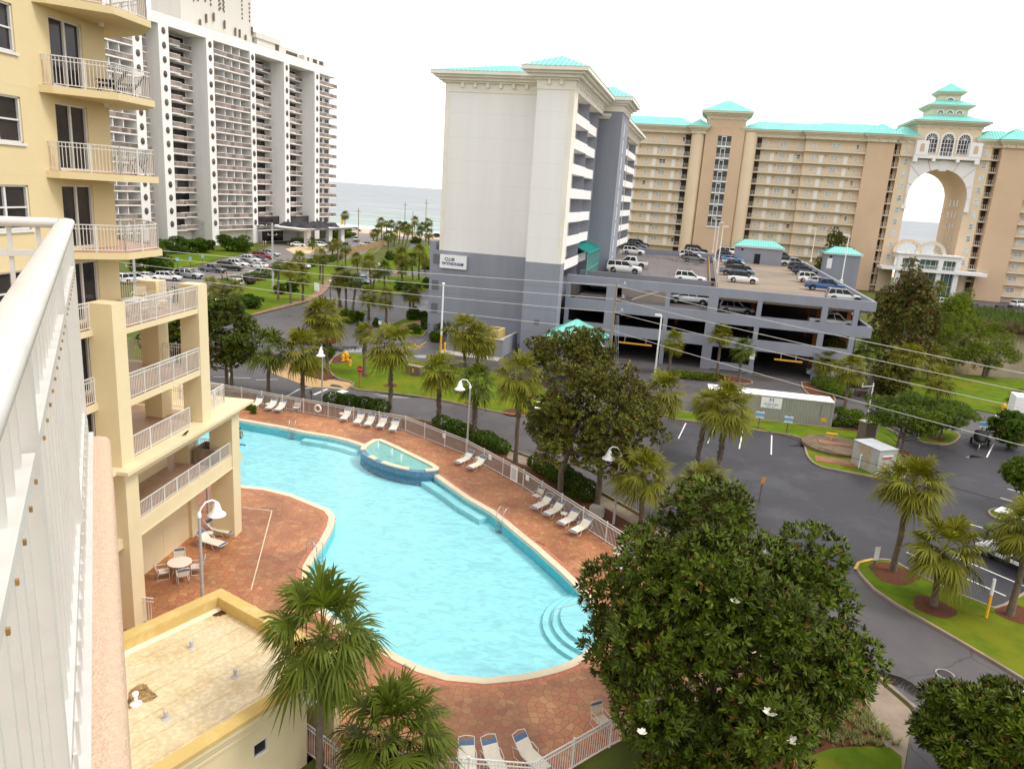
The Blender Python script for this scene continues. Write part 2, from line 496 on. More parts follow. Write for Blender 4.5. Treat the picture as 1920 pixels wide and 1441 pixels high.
def caustic_plaster(name, c, v, deep):
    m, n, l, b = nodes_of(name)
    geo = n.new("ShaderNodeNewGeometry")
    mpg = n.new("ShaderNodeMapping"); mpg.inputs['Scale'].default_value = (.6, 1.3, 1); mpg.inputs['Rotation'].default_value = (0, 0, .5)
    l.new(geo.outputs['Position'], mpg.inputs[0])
    t = n.new("ShaderNodeTexNoise"); t.inputs['Scale'].default_value = 1.7; t.inputs['Detail'].default_value = 7; t.inputs['Distortion'].default_value = 1.2  # distorted noise puts a rippling caustic light pattern into the plaster colour
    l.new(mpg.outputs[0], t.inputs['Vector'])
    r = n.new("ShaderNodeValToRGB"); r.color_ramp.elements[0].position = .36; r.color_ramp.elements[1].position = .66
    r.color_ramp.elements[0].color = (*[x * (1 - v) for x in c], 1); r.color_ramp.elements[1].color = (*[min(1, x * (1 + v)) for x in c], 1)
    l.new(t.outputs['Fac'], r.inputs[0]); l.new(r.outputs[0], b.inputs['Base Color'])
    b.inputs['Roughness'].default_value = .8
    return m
PLASTER = caustic_plaster("pool_plaster", (.52, .83, .875), .13, 0)
PWALL = caustic_plaster("pool_wall_plaster", (.13, .74, .84), .08, 0)
PSTEP = caustic_plaster("pool_step_plaster", (.55, .85, .88), .05, 0)
COPING = mat("coping", (.66, .56, .40), .8, .08, 1, stain=.3, stain_scale=.5, stain_c=(.52, .43, .30), bump=.1, bscale=20)
SHORE = 333.0
def sea_mat():
    m, n, l, b = nodes_of("sea_water")
    geo = n.new("ShaderNodeNewGeometry")
    mp0 = n.new("ShaderNodeMapping"); mp0.inputs['Rotation'].default_value = (0, 0, R(13))
    l.new(geo.outputs['Position'], mp0.inputs[0])
    mp_ = n.new("ShaderNodeMapping"); mp_.inputs['Scale'].default_value = (.25, 1, 1)
    l.new(mp0.outputs[0], mp_.inputs[0])
    sx = n.new("ShaderNodeSeparateXYZ"); l.new(mp0.outputs[0], sx.inputs[0])
    # distance from the shore -> colour of the shallows
    mr = n.new("ShaderNodeMapRange"); mr.inputs[1].default_value = SHORE; mr.inputs[2].default_value = SHORE + 900
    l.new(sx.outputs[1], mr.inputs[0])
    cr_ = n.new("ShaderNodeValToRGB"); e = cr_.color_ramp.elements
    e[0].color = (.36, .44, .38, 1); e[1].color = (.27, .285, .30, 1)
    for p, c in ((.03, (.31, .40, .345)), (.12, (.27, .335, .31)), (.35, (.28, .30, .305))):
        q = e.new(p); q.color = (*c, 1)
    l.new(mr.outputs[0], cr_.inputs[0])
    # breaking waves: bands near the shore
    w = n.new("ShaderNodeTexNoise"); w.inputs['Scale'].default_value = .09; w.inputs['Detail'].default_value = 6
    l.new(mp_.outputs[0], w.inputs['Vector'])
    w2 = n.new("ShaderNodeTexNoise"); w2.inputs['Scale'].default_value = .055; w2.inputs['Detail'].default_value = 9; w2.inputs['Roughness'].default_value = .7
    l.new(mp_.outputs[0], w2.inputs['Vector'])
    ad = n.new("ShaderNodeMath"); ad.operation = 'MULTIPLY_ADD'; ad.inputs[1].default_value = 60
    l.new(w2.outputs['Fac'], ad.inputs[0]); l.new(sx.outputs[1], ad.inputs[2])
    fm = n.new("ShaderNodeMapRange"); fm.inputs[1].default_value = SHORE + 30; fm.inputs[2].default_value = SHORE + 62; fm.inputs['To Min'].default_value = 1; fm.inputs['To Max'].default_value = 0
    l.new(ad.outputs[0], fm.inputs[0])
    r3 = n.new("ShaderNodeValToRGB"); r3.color_ramp.elements[0].position = .35; r3.color_ramp.elements[1].position = .8
    l.new(fm.outputs[0], r3.inputs[0])
    dk = n.new("ShaderNodeValToRGB"); dk.color_ramp.elements[0].position = .38; dk.color_ramp.elements[1].position = .6
    dk.color_ramp.elements[0].color = (.58, .6, .62, 1); dk.color_ramp.elements[1].color = (1.1, 1.1, 1.1, 1)
    l.new(w2.outputs['Fac'], dk.inputs[0])
    mu = n.new("ShaderNodeMixRGB"); mu.blend_type = 'MULTIPLY'; mu.inputs[0].default_value = 1
    l.new(cr_.outputs[0], mu.inputs[1]); l.new(dk.outputs[0], mu.inputs[2])
    x = n.new("ShaderNodeMixRGB"); l.new(r3.outputs[0], x.inputs[0]); l.new(mu.outputs[0], x.inputs[1]); x.inputs[2].default_value = (.85, .87, .85, 1)
    l.new(x.outputs[0], b.inputs['Base Color'])
    b.inputs['Roughness'].default_value = .4; b.inputs['Specular IOR Level'].default_value = .08
    bp = n.new("ShaderNodeBump"); bp.inputs['Strength'].default_value = .7; bp.inputs['Distance'].default_value = 1.5
    l.new(w.outputs['Fac'], bp.inputs['Height']); l.new(bp.outputs[0], b.inputs['Normal'])
    return m
def pond_mat():
    m, n, l, b = nodes_of("pond_water")
    b.inputs['Base Color'].default_value = (.075, .07, .028, 1)
    b.inputs['Roughness'].default_value = .12
    t = n.new("ShaderNodeTexNoise"); t.inputs['Scale'].default_value = 1.2; t.inputs['Detail'].default_value = 4
    geo = n.new("ShaderNodeNewGeometry"); l.new(geo.outputs['Position'], t.inputs['Vector'])
    bp = n.new("ShaderNodeBump"); bp.inputs['Strength'].default_value = .35; bp.inputs['Distance'].default_value = .05
    l.new(t.outputs['Fac'], bp.inputs['Height']); l.new(bp.outputs[0], b.inputs['Normal'])
    return m
# ------------------------------------------------------------------ ground, sea, roads
def offset(poly, d):
    n = len(poly)
    a = sum(poly[i][0] * poly[(i + 1) % n][1] - poly[(i + 1) % n][0] * poly[i][1] for i in range(n))
    sg = 1 if a > 0 else -1
    out = []
    for i in range(n):
        p0, p1, p2 = Vector(poly[i - 1]), Vector(poly[i]), Vector(poly[(i + 1) % n])
        e1, e2 = (p1 - p0).normalized(), (p2 - p1).normalized()
        n1, n2 = Vector((e1.y, -e1.x)) * sg, Vector((e2.y, -e2.x)) * sg
        b = (n1 + n2)
        if b.length < .2:
            b = n1
        b.normalize()
        k = d / max(.5, b.dot(n1))
        q = p1 + b * k
        out.append((q.x, q.y))
    return out
def smooth_poly(pts, it=2, closed=True):
    for _ in range(it):
        o = []
        n = len(pts)
        for i in range(n if closed else n - 1):
            a, b = pts[i], pts[(i + 1) % n]
            o.append((a[0] * .75 + b[0] * .25, a[1] * .75 + b[1] * .25))
            o.append((a[0] * .25 + b[0] * .75, a[1] * .25 + b[1] * .75))
        if not closed:
            o = [pts[0]] + o + [pts[-1]]
        pts = o
    return pts
def text_mesh(txt, size, mt_, name="lettering", ex=.012, align='CENTER', off=0.0):
    c = bpy.data.curves.new(name, 'FONT'); c.body = txt; c.size = size; c.extrude = ex; c.align_x = align; c.align_y = 'CENTER'; c.offset = off
    o = bpy.data.objects.new(name, c); col.objects.link(o)
    bpy.context.view_layer.update()
    me = bpy.data.meshes.new_from_object(o.evaluated_get(bpy.context.evaluated_depsgraph_get()))
    bpy.data.objects.remove(o); bpy.data.curves.remove(c)
    me.name = name
    me.materials.clear(); me.materials.append(mt_)
    q = bpy.data.objects.new(name, me); col.objects.link(q)
    return q
def text_on(parent, txt, loc, size, rot, mt_, name="lettering", ex=.015, align='CENTER', off=0.0):
    o = text_mesh(txt, size, mt_, name, ex, align, off)
    o.parent = parent; o.location = loc; o.rotation_euler = rot
    return o
def sheet(name, polys, z, mt, kind='structure'):
    m = MB()
    for p in polys:
        m.sheet(p, z)
    return struct(m.build(name, mt), kind)
ca, sa = math.cos(R(-13)), math.sin(R(-13))
def coast(s, d):            # along the shore, out to sea
    return (s * ca - d * sa, s * sa + d * ca)
# pool, fence and deck outlines (surveyed from the photo)
POOL_PX = [(447, 790), (526, 804), (570, 813.5), (615, 820.6), (650, 828.6), (677, 838), (700, 868), (760, 884), (812, 893), (842, 915), (873, 937), (917, 962), (945, 984), (973, 1008), (1000, 1030), (1023, 1051), (1050, 1075), (1073, 1098), (1093, 1120), (1107, 1138), (1116, 1158), (1120, 1180), (1114, 1208), (1090, 1231), (1062, 1246), (1040, 1254), (1005, 1263), (973, 1269), (907, 1275), (840, 1269), (790, 1254), (740, 1229), (700, 1206), (650, 1178), (612, 1148), (590, 1120), (581, 1090), (582, 1065), (593, 1046), (612, 1018), (626, 990), (629, 972), (618, 958), (587, 945), (550, 930), (500, 918), (452, 913), (404, 905), (345, 890), (340, 800), (400, 784)]
POOL = GL(POOL_PX, -.1)
COPE = offset(POOL, .42)
FENCE = [Vector(p) for p in GL([(380, 738), (569, 774), (760, 808), (873, 853), (980, 913), (1135, 1016)])]
_d = (FENCE[-1] - FENCE[-2]).normalized()
FENCE.append(FENCE[-1] + _d * 13.5)
_b0, _b1 = Vector(GL([(1033, 1465)])[0]), Vector(GL([(1142, 1400)])[0])
_e = (_b1 - _b0).normalized()
_t = ((FENCE[-1] - _b0).dot(_e))
FENCE_S = [FENCE[-1], _b1, _b0 - _e * 1.0, Vector(GL([(640, 1462)])[0]), Vector(GL([(557, 1398)])[0])]
DECK = [tuple(p) for p in FENCE] + [tuple(p) for p in FENCE_S] + [(-7.2, 21.6), (-12, 14), (-30, 10), (-40, 30), (-40, 75)]
# base ground with an opening for the pool deck
m = MB()
m.holed([(-1500, -400), (1500, -400), coast(1500, 318)[:2], coast(-1500, 318)[:2]], [offset(DECK, -.3)], 0)
struct(m.build("ground", GRASS2))
sheet("beach", [[coast(-1500, 300), coast(1500, 300), coast(1500, 336), coast(-1500, 336)]], .01, SAND2)
sheet("sea", [[coast(-40000, 334), coast(40000, 334), coast(40000, 42000), coast(-40000, 42000)]], .02, sea_mat())
m = MB(); m.holed(DECK, [COPE], .012); struct(m.build("pool_deck", PAVER))
# brick border round the coping and pale deck joints
m = MB(); m.holed(offset(POOL, .72), [COPE], .016)
struct(m.build("paver_border", mat("border_pavers", (.44, .17, .10), .7, .25, 5, bump=.2)))
def strip(m, pts, w, z):
    for a, b in zip(pts[:-1], pts[1:]):
        a, b = Vector(a), Vector(b)
        t = (b - a); t.normalize(); n_ = Vector((-t.y, t.x)) * w / 2
        m.sheet([tuple(a - n_), tuple(b - n_), tuple(b + n_), tuple(a + n_)], z)
m = MB()
strip(m, GL([(471, 1105), (510, 957), (455, 951)]), .06, .017); strip(m, GL([(634, 1297), (685, 1330)]), .06, .017)
struct(m.build("deck_joint", COPING))
# --- swimming pool: coping, walls, floor, steps, bench, water
pool = thing("swimming_pool", "large free-form turquoise swimming pool with pale coping in the paved deck", "swimming pool")
m = MB(); m.holed(COPE, [POOL], .05)
n_ = len(COPE)
for ring, zt in ((COPE, .05), (POOL, .05)):
    vs = [(p[0], p[1], -.06) for p in ring] + [(p[0], p[1], zt) for p in ring]
    m.add(vs, [(i, (i + 1) % n_, (i + 1) % n_ + n_, i + n_) for i in range(n_)])
m.build("coping", COPING, pool)
PZ = -.78
inner = offset(POOL, -.02)
m = MB(); vs = [(p[0], p[1], PZ) for p in POOL] + [(p[0], p[1], -.04) for p in POOL]
m.add(vs, [(i, (i + 1) % n_, (i + 1) % n_ + n_, i + n_) for i in range(n_)])
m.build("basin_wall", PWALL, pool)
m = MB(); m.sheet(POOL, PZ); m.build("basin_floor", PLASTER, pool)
m = MB()
vs = [(p[0], p[1], -.17) for p in inner] + [(p[0], p[1], -.02) for p in inner]
m.add(vs, [(i, (i + 1) % n_, (i + 1) % n_ + n_, i + n_) for i in range(n_)])
m.build("waterline_tile", mat("waterline_tiles", (.72, .74, .66), .4, .08, 6), pool)
sc_ = G(1150, 1172, -.5)
edge = Vector(GL([(1120, 1180)], -.1)[0])
for k, px in enumerate(((1020, 1181), (1047, 1190), (1077, 1194))):
    r_ = (Vector(GL([px], -.6 + .19 * k)[0]) - Vector((sc_.x, sc_.y))).length
    pl = [(sc_.x + r_ * math.cos(t * math.pi / 20), sc_.y + r_ * math.sin(t * math.pi / 20)) for t in range(40)]
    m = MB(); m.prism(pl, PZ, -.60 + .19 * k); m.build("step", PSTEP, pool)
    m = MB()
    pl2 = [(sc_.x + r_ * 1.005 * math.cos(t * math.pi / 20), sc_.y + r_ * 1.005 * math.sin(t * math.pi / 20)) for t in range(40)]
    m.add([(p[0], p[1], -.64 + .19 * k) for p in pl2] + [(p[0], p[1], -.597 + .19 * k) for p in pl2], [(i, (i + 1) % 40, (i + 1) % 40 + 40, i + 40) for i in range(40)])
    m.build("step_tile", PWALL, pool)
def bench(px, w, z):
    a = GL(px, -.1)
    q = [Vector(p) for p in a]
    m = MB()
    for i in range(len(q) - 1):
        t = (q[i + 1] - q[i]).normalized(); nn = Vector((t.y, -t.x))
        m.prism([tuple(q[i]), tuple(q[i + 1]), tuple(q[i + 1] + nn * w), tuple(q[i] + nn * w)], PZ, z)
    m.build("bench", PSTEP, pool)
bench([(805, 892), (842, 915), (873, 937), (915, 961)], .7, -.42)
bench([(572, 814), (615, 820.6), (650, 828.6), (676, 836)], .7, -.42)
m = MB(); m.sheet(POOL, -.085); m.build("water", POOLW, pool)
def depth_text(px, txt, rz, size=.22, mt_=None):
    p = G(*px, .055)
    text_on(pool, txt, (p.x, p.y, .056), size, (0, 0, rz), mt_ or BLACK, 'depth_marking', .002)
depth_text((761, 1249), "3 FT", R(-42)); depth_text((1091, 1240), "3 FT", R(35)); depth_text((1014, 1018), "NO DIVING", R(135), .14)
# --- raised spa with fountains
spa = thing("spa_pool", "raised fan-shaped spa with blue tile wall at the pool edge", "spa")
SZ = .38
so = [(675, 846), (678, 836), (707, 820), (740, 834), (785, 856), (824, 875), (822, 882), (790, 884), (757, 880), (720, 870), (694, 859)]
SO = smooth_poly(GL(so, SZ), 1)
SI = offset(SO, -.42)
m = MB(); m.prism(SO, PZ, SZ - .05, False); m.build("tile_wall", mat("blue_tiles", (.07, .16, .28), .25, .5, 7, c2=(.16, .29, .40)), spa)
m = MB()
ns = len(SO)
gap = [i for i in range(ns) if not (ns * .55 < i < ns * .64 or ns * .80 < i < ns * .86 or i >= ns - 2)]
for i in range(ns):
    j = (i + 1) % ns
    if i in gap:
        m.add([(*SO[i], SZ - .04), (*SO[j], SZ - .04), (*SI[j], SZ - .04), (*SI[i], SZ - .04), (*SO[i], SZ + .06), (*SO[j], SZ + .06), (*SI[j], SZ + .06), (*SI[i], SZ + .06)],
              [(4, 5, 6, 7), (0, 1, 5, 4), (2, 3, 7, 6), (1, 2, 6, 5), (3, 0, 4, 7)])
m.build("coping", COPING, spa)
m = MB(); m.sheet(SI, SZ - .045); m.build("basin_floor", mat("spa_plaster", (.36, .68, .64), .7, .06, 1), spa)
m = MB(); m.sheet(SI, SZ - .01); m.build("water", SPAW, spa)
for px in ((709, 842), (735, 856), (752, 868)):
    p = G(*px, SZ); m = MB()
    for k in range(16):
        a, q = random.uniform(0, 6.28), random.uniform(.02, .16)
        hh = random.uniform(.3, .75)
        m.tube([(0, 0, 0), (math.cos(a) * q * .4, math.sin(a) * q * .4, hh), (math.cos(a) * q, math.sin(a) * q, hh * .55)], [.03, .025, .012], 5)
    m.build("fountain_jet", mat("water_spray", (.85, .95, .95), .3, .03, 3), spa, loc=(p.x, p.y, SZ - .02))
# --- asphalt
ASPH_PX = [(270, 775), (300, 640), (448, 598), (500, 587), (573, 569), (599, 556), (612, 544), (640, 522), (690, 500), (735, 486), (762, 470), (775, 455), (800, 455), (820, 470), (830, 560), (1060, 600), (1640, 690), (1690, 760), (1760, 790), (1815, 768), (1863, 775), (1920, 790), (2300, 830), (2300, 1750), (1690, 1500)]
KERB_IN = [(1713, 1330), (1650, 1276), (1560, 1205), (1420, 1100), (1257, 1000), (1197, 964), (1122, 922), (1070, 893), (1000, 860), (953, 843), (880, 817), (807, 792), (700, 771), (640, 760), (500, 742), (400, 730)]
sheet("road", [GL(ASPH_PX + KERB_IN)], .004, ASPH)
sheet("parking_lot", [GL([(1237, 783), (1506, 820), (1700, 812), (1815, 812), (1920, 836), (2300, 890), (2300, 1350), (1920, 1120), (1867, 1143), (1847, 1134), (1780, 1108), (1673, 1051), (1603, 1061), (1585, 1083), (1513, 1058), (1380, 965), (1237, 875)])], .008, ASPHD)
sheet("tower_parking_lot", [GL([(240, 570), (280, 520), (326, 507), (370, 501), (410, 488), (457, 477), (489, 469), (516, 458), (560, 452), (600, 455), (640, 452), (665, 441), (668, 434), (700, 432), (830, 444), (830, 452), (705, 446), (690, 470), (660, 490), (600, 500), (556, 503), (512, 517), (477, 526), (408, 546), (330, 585)])], .006, mat("old_asphalt", (.20, .175, .165), .7, .12, .5, stain=.5, stain_scale=.12, stain_c=(.13, .115, .115)))
sheet("far_parking_lot", [GL([(1690, 575), (1700, 559), (1780, 563), (1920, 567), (2200, 590), (2200, 640), (1920, 592), (1800, 580)])], .006, ASPH)
# --- raised lawns with kerbs
KB = MB()
def island(name, px, mt=GRASS, z=.11, kerb=True, soft=1, pts=None):
    p = pts or GL(px)
    p = smooth_poly(p, soft)
    q = offset(p, -.16) if kerb else p
    m = MB(); m.prism(q, -.05, z, False); struct(m.build(name, mt))
    if kerb:
        n = len(p)
        KB.add([(*a, 0) for a in p] + [(*a, z + .03) for a in p] + [(*a, z + .03) for a in q] + [(*a, z - .03) for a in q],
               [(i, (i + 1) % n, (i + 1) % n + n, i + n) for i in range(n)] + [(i + n, (i + 1) % n + n, (i + 1) % n + 2 * n, i + 2 * n) for i in range(n)] + [(i + 2 * n, (i + 1) % n + 2 * n, (i + 1) % n + 3 * n, i + 3 * n) for i in range(n)])
    return q
island("lawn", [(612, 690), (620, 676), (637, 661), (673, 664), (720, 671), (793, 681), (860, 689), (917, 698), (960, 708), (1040, 735), (1085, 768), (1065, 786), (997, 784), (937, 775), (880, 763), (807, 747), (723, 737), (655, 731), (664, 718), (628, 711)])
island("lawn", [(1240, 768), (1340, 779), (1415, 787), (1557, 803), (1600, 806), (1625, 797), (1660, 800), (1690, 820), (1683, 840), (1690, 870), (1700, 905), (1650, 899), (1606, 890), (1562, 882), (1535, 876), (1519, 866), (1510, 852), (1507, 836), (1507, 821), (1420, 808), (1334, 796), (1240, 783)])
island("lawn", [(1722, 829), (1755, 834), (1780, 835), (1797, 826), (1803, 815), (1770, 805), (1740, 803), (1718, 815)])
island("lawn", [(1603, 1061), (1613, 1053), (1637, 1049), (1673, 1051), (1713, 1074), (1780, 1108), (1847, 1134), (1867, 1143), (1920, 1112), (2000, 1066), (2150, 1200), (2100, 1390), (1920, 1278), (1780, 1194), (1647, 1118), (1605, 1074)])
island("lawn", [(1851, 962), (1853, 957), (1870, 953), (1920, 958), (1990, 968), (1990, 1004), (1920, 990), (1885, 980), (1858, 970)])
island("planting_bed", [(1858, 822), (1915, 836), (1990, 850), (1990, 795), (1900, 785), (1862, 800)], MULCH)
island("lawn", [(1820, 767), (1863, 775), (1920, 790), (2300, 830), (2300, 735), (1920, 713), (1800, 703), (1700, 700), (1690, 745), (1750, 775)], z=.1, kerb=False)
# medians and verge of the boulevard
island("median", [(570, 606), (583, 592), (640, 588), (680, 585), (694, 580), (690, 588), (660, 600), (620, 612), (590, 617)])
island("median", [(676, 536), (700, 528), (735, 518), (770, 516), (803, 520), (808, 545), (780, 548), (740, 555), (700, 552), (680, 545)])
island("lawn", [(745, 603), (770, 596), (790, 592), (803, 592), (800, 632), (770, 632), (735, 625), (720, 615)])
island("median", [(700, 497), (720, 488), (780, 462), (806, 456), (806, 500), (780, 508), (740, 508)], kerb=False)
island("verge", [(330, 588), (408, 550), (477, 529), (512, 520), (556, 506), (640, 490), (700, 470), (725, 455), (700, 476), (662, 496), (640, 516), (610, 542), (599, 554), (573, 567), (500, 585), (448, 596), (340, 640)])
island("tower_lawn", [(255, 520), (326, 503), (372, 497), (412, 484), (460, 474), (489, 466), (440, 462), (300, 478)], kerb=False)
island("planting_bed", [(1500, 712), (1560, 735), (1570, 757), (1545, 756), (1505, 735)], MULCH)
island("planting_bed", [(1250, 705), (1345, 716), (1412, 722), (1410, 713), (1350, 702), (1255, 692)], MULCH)
struct(KB.build("kerb", KERB))
m = MB(); strip(m, GL([(1603, 1066), (1610, 1054), (1637, 1047)], .145), .17, .146); struct(m.build("yellow_kerb", KERBY))
# --- beds, paths, mulch circles
sheet("planting_bed", [GL([(400, 731), (500, 743), (640, 761), (807, 793), (953, 845), (1000, 862), (1122, 928), (1110, 938), (1180, 978), (1257, 1015), (1420, 1130), (1560, 1235), (1640, 1310), (1690, 1400), (1680, 1520), (1150, 1520)]) + [tuple(p) for p in FENCE[::-1][:6]]], .006, MULCH)
sheet("pavement", [GL([(953, 845), (1000, 862), (1070, 896), (1122, 925), (1197, 967), (1257, 1003), (1420, 1104), (1560, 1209), (1650, 1280), (1713, 1336), (1690, 1470), (1630, 1325), (1610, 1305), (1540, 1240), (1400, 1132), (1257, 1030), (1190, 985), (1118, 942), (1000, 880), (950, 858)])], .02, WALKG)
m = MB()
kb = GL(KERB_IN)
q_ = [Vector(p) for p in kb]
for a, b in zip(q_[:-1], q_[1:]):
    t = (b - a).normalized(); nn = Vector((-t.y, t.x))
    m.prism([tuple(a), tuple(b), tuple(b - nn * .18), tuple(a - nn * .18)], -.05, .13)
struct(m.build("driveway_kerb", KERB))
island("lawn", [(1470, 1475), (1490, 1440), (1540, 1407), (1600, 1400), (1690, 1402), (1690, 1475)], kerb=False, z=.06)
sheet("tan_pavement", [GL([(512, 681), (547, 682), (551, 693), (574, 705), (617, 711), (664, 718), (648, 731), (615, 727), (579, 725), (555, 716), (512, 700), (500, 690)])], .014, WALKC)
sheet("storm_drain", [GL([(618, 724), (645, 728), (636, 722), (622, 720)])], .020, BLACK)
sheet("brick_path", [GL([(440, 600), (500, 581), (573, 561), (592, 549), (605, 528), (640, 508), (655, 506), (625, 530), (606, 552), (578, 566), (500, 586)]), GL([(735, 512), (745, 505), (742, 495), (748, 495), (752, 507), (740, 516)]), GL([(745, 612), (790, 600), (800, 600), (800, 607), (770, 615), (748, 620)])], .125, BRICKP)
m = MB()
def disc(px, rx, z=.118, n=18):
    rx *= .68
    p = G(*px, z)
    m.sheet([(p.x + rx * (1 + .15 * math.sin(3 * t + px[0])) * math.cos(t), p.y + rx * (1 + .12 * math.sin(2 * t + px[1])) * math.sin(t)) for t in [2 * math.pi * k / n for k in range(n)]], z)
for px, r_ in (((733, 722), 1.1), ((682, 704), .9), ((688, 611), 1), ((872, 737), 1.2), ((880, 757), .9), ((965, 772), 1.7), ((1673, 1074), 2.0), ((1750, 1136), 1.6), ((1908, 1150), 1.6), ((1685, 846), 1.5), ((1755, 822), 1.2), ((1905, 970), .9), ((698, 615), .8), ((610, 540), .8)):
    disc(px, r_)
m.sheet(GL([(553, 692), (575, 683), (610, 690), (630, 705), (610, 712), (575, 703)], .118), .119)
m.sheet(GL([(1560, 803), (1640, 812), (1650, 806), (1600, 800), (1560, 800)], .118), .119)
m.sheet(GL([(618, 672), (640, 664), (660, 668), (655, 678), (625, 682)], .118), .119)
struct(m.build("mulch", MULCH))
sheet("sand_bed", [GL([(535, 467), (560, 461), (600, 461), (614, 470), (590, 476), (550, 475)])], .03, SAND)
sheet("pond", [GL([(1690, 690), (1745, 645), (1790, 622), (1840, 617), (1920, 625), (2300, 660), (2300, 735), (1920, 711), (1800, 701)])], .02, pond_mat())
# --- road markings, puddles, manhole
m = MB()
def line(a, b, w=.11, z=.013):
    strip(m, GL([a, b]), w, z)
for a, b in (((1339, 800), (1327, 831)), ((1393, 807), (1386, 841)), ((1447, 816), (1446, 852)), ((1286, 793), (1272, 822)), ((1699 + 164, 832), (1850, 857)), ((1819, 769), (1821, 787)), ((1867, 774), (1868, 787)), ((1818, 982), (1855, 993)), ((1832, 1008), (1880, 1025)), ((1790, 1043), (1920, 1098)), ((1700, 1035), (1886, 1117)), ((1889, 916), (1912, 922)), ((1876, 933), (1915, 944))):
    line(a, b)
for a, b in (((480, 712), (520, 711)), ((430, 700), (437, 720)), ((400, 706), (470, 709))):
    line(a, b)
strip(m, GL([(534, 745), (560, 730), (585, 726)]), .15, .013)
strip(m, GL([(588, 740), (614, 729)]), .3, .013); strip(m, GL([(612, 743), (648, 732)]), .9, .013)
struct(m.build("road_marking", LINEW))
m = MB()
for a, b in (((768, 640), (789, 653)), ((760, 648), (780, 655)), ((800, 640), (778, 655)), ((770, 646), (795, 650)), ((1160, 672), (1182, 674)), ((1182, 674), (1170, 704)), ((1412, 702), (1450, 708))):
    line(a, b, .14, .0125)
struct(m.build("yellow_marking", LINEY))
def manhole(px, r_, label):
    p = G(*px, .014); t = thing("manhole_cover", label, "manhole cover", (p.x, p.y, .012))
    m = MB(); m.lathe([(r_ * 1.15, 0), (r_ * 1.15, .006)], 24); m.build("collar", CONC, t)
    m = MB(); m.lathe([(r_, .004), (r_, .012)], 24)
    for k in range(-3, 4):
        hw = math.sqrt(max(.01, r_ * r_ - (k * .1) ** 2)) * .85
        m.box(-hw, k * .1 - .015, .012, hw, k * .1 + .015, .02)
    m.build("cover", mat("cast_iron", (.06, .05, .05), .5, .3, 8), t)
manhole((1772, 1263), .36, "round iron manhole cover set in the grey driveway")
def puddle(px, rx, ry, label, rz=0.3):
    p = G(*px, .011); m = MB()
    pl = []
    for k in range(26):
        t = 2 * math.pi * k / 26; w = 1 + .25 * math.sin(3 * t + px[0]) + .12 * math.sin(7 * t)
        x, y = rx * w * math.cos(t), ry * w * math.sin(t)
        pl.append((p.x + x * math.cos(rz) - y * math.sin(rz), p.y + x * math.sin(rz) + y * math.cos(rz)))
    m.sheet(pl, .011)
    struct(m.build("puddle", PUD), 'structure')
PUD = mat("puddle", (.02, .018, .018), .05, .3, 1, spec=.5)
puddle((1690, 1283), 1.6, .45, "", R(130)); puddle((1826, 856), .8, .35, ""); puddle((645, 655), 3.5, 1.6, ""); puddle((755, 742), 3.0, .7, "", .1); puddle((1500, 835), .9, .4, ""); puddle((790, 668), 3.2, .8, "")
# ================================================================== railings
def railing(m, pts, h=1.07, z=0.0, step=.115, mid=True, post=1.5, r=.010, top=.045):
    """white picket railing along pts (x, y); returns nothing, adds into m"""
    P = [Vector((p[0], p[1], z)) for p in pts]
    for a, b in zip(P[:-1], P[1:]):
        d = b - a; L = d.length
        if L < .05:
            continue
        d.normalize(); up = Vector((0, 0, 1))
        m.bar(a + up * h, b + up * h, top, .035)
        m.bar(a + up * .09, b + up * .09, .03, .03)
        if mid:
            m.bar(a + up * (h - .16), b + up * (h - .16), .026, .026)
        n = max(1, int(L / step))
        for i in range(1, n):
            q = a + d * (L * i / n)
            m.bar(q + up * .09, q + up * h, r * 2)
        k = max(1, round(L / post))
        for i in range(k + 1):
            q = a + d * (L * i / k)
            m.bar(q, q + up * h, .05)
def loc_of(o, p):
    q = o.matrix_basis.inverted() @ Vector((p[0], p[1], 0))
    return (q.x, q.y)
def frame_local(origin, ang):
    a = R(ang); c, s = math.cos(a), math.sin(a)
    return lambda p: ((p[0] - origin[0]) * c + (p[1] - origin[1]) * s, -(p[0] - origin[0]) * s + (p[1] - origin[1]) * c)
def cornice(m, x0, y0, x1, y1, z, steps, cap=True):
    """stepped crown round a rectangle: steps = [(overhang, height)]"""
    for ov, h in steps:
        m.box(x0 - ov, y0 - ov, z, x1 + ov, y1 + ov, z + h)
        z += h
    return z
def seams(m, x0, y0, x1, y1, z, h, ov, step=.6, flat=0.0):
    """standing seams on a hip roof"""
    x0 -= ov; y0 -= ov; x1 += ov; y1 += ov
    w, d = x1 - x0, y1 - y0
    k = min(w, d) / 2 * (1 - flat)
    for i in range(1, int(w / step)):
        x = x0 + i * step; t = min(1, (x - x0) / k, (x1 - x) / k)
        for ya, sg in ((y0, 1), (y1, -1)):
            m.bar((x, ya, z + .02), (x, ya + sg * k * t, z + h * t + .02), .05, .06)
    for i in range(1, int(d / step)):
        y = y0 + i * step; t = min(1, (y - y0) / k, (y1 - y) / k)
        for xa, sg in ((x0, 1), (x1, -1)):
            m.bar((xa, y, z + .02), (xa + sg * k * t, y, z + h * t + .02), .05, .06)
TEALS = mat('teal_seam', (.09, .42, .38), .4, .08, 1)
def hiproof(name, parent, x0, y0, x1, y1, z, h, ov, step=.6, flat=0.0):
    m = MB(); m.hip(x0, y0, x1, y1, z, h, ov, flat)
    o = m.build(name, TEAL, parent)
    m = MB(); seams(m, x0, y0, x1, y1, z, h, ov, step, flat); m.build("seam", TEALS, o)
    return o
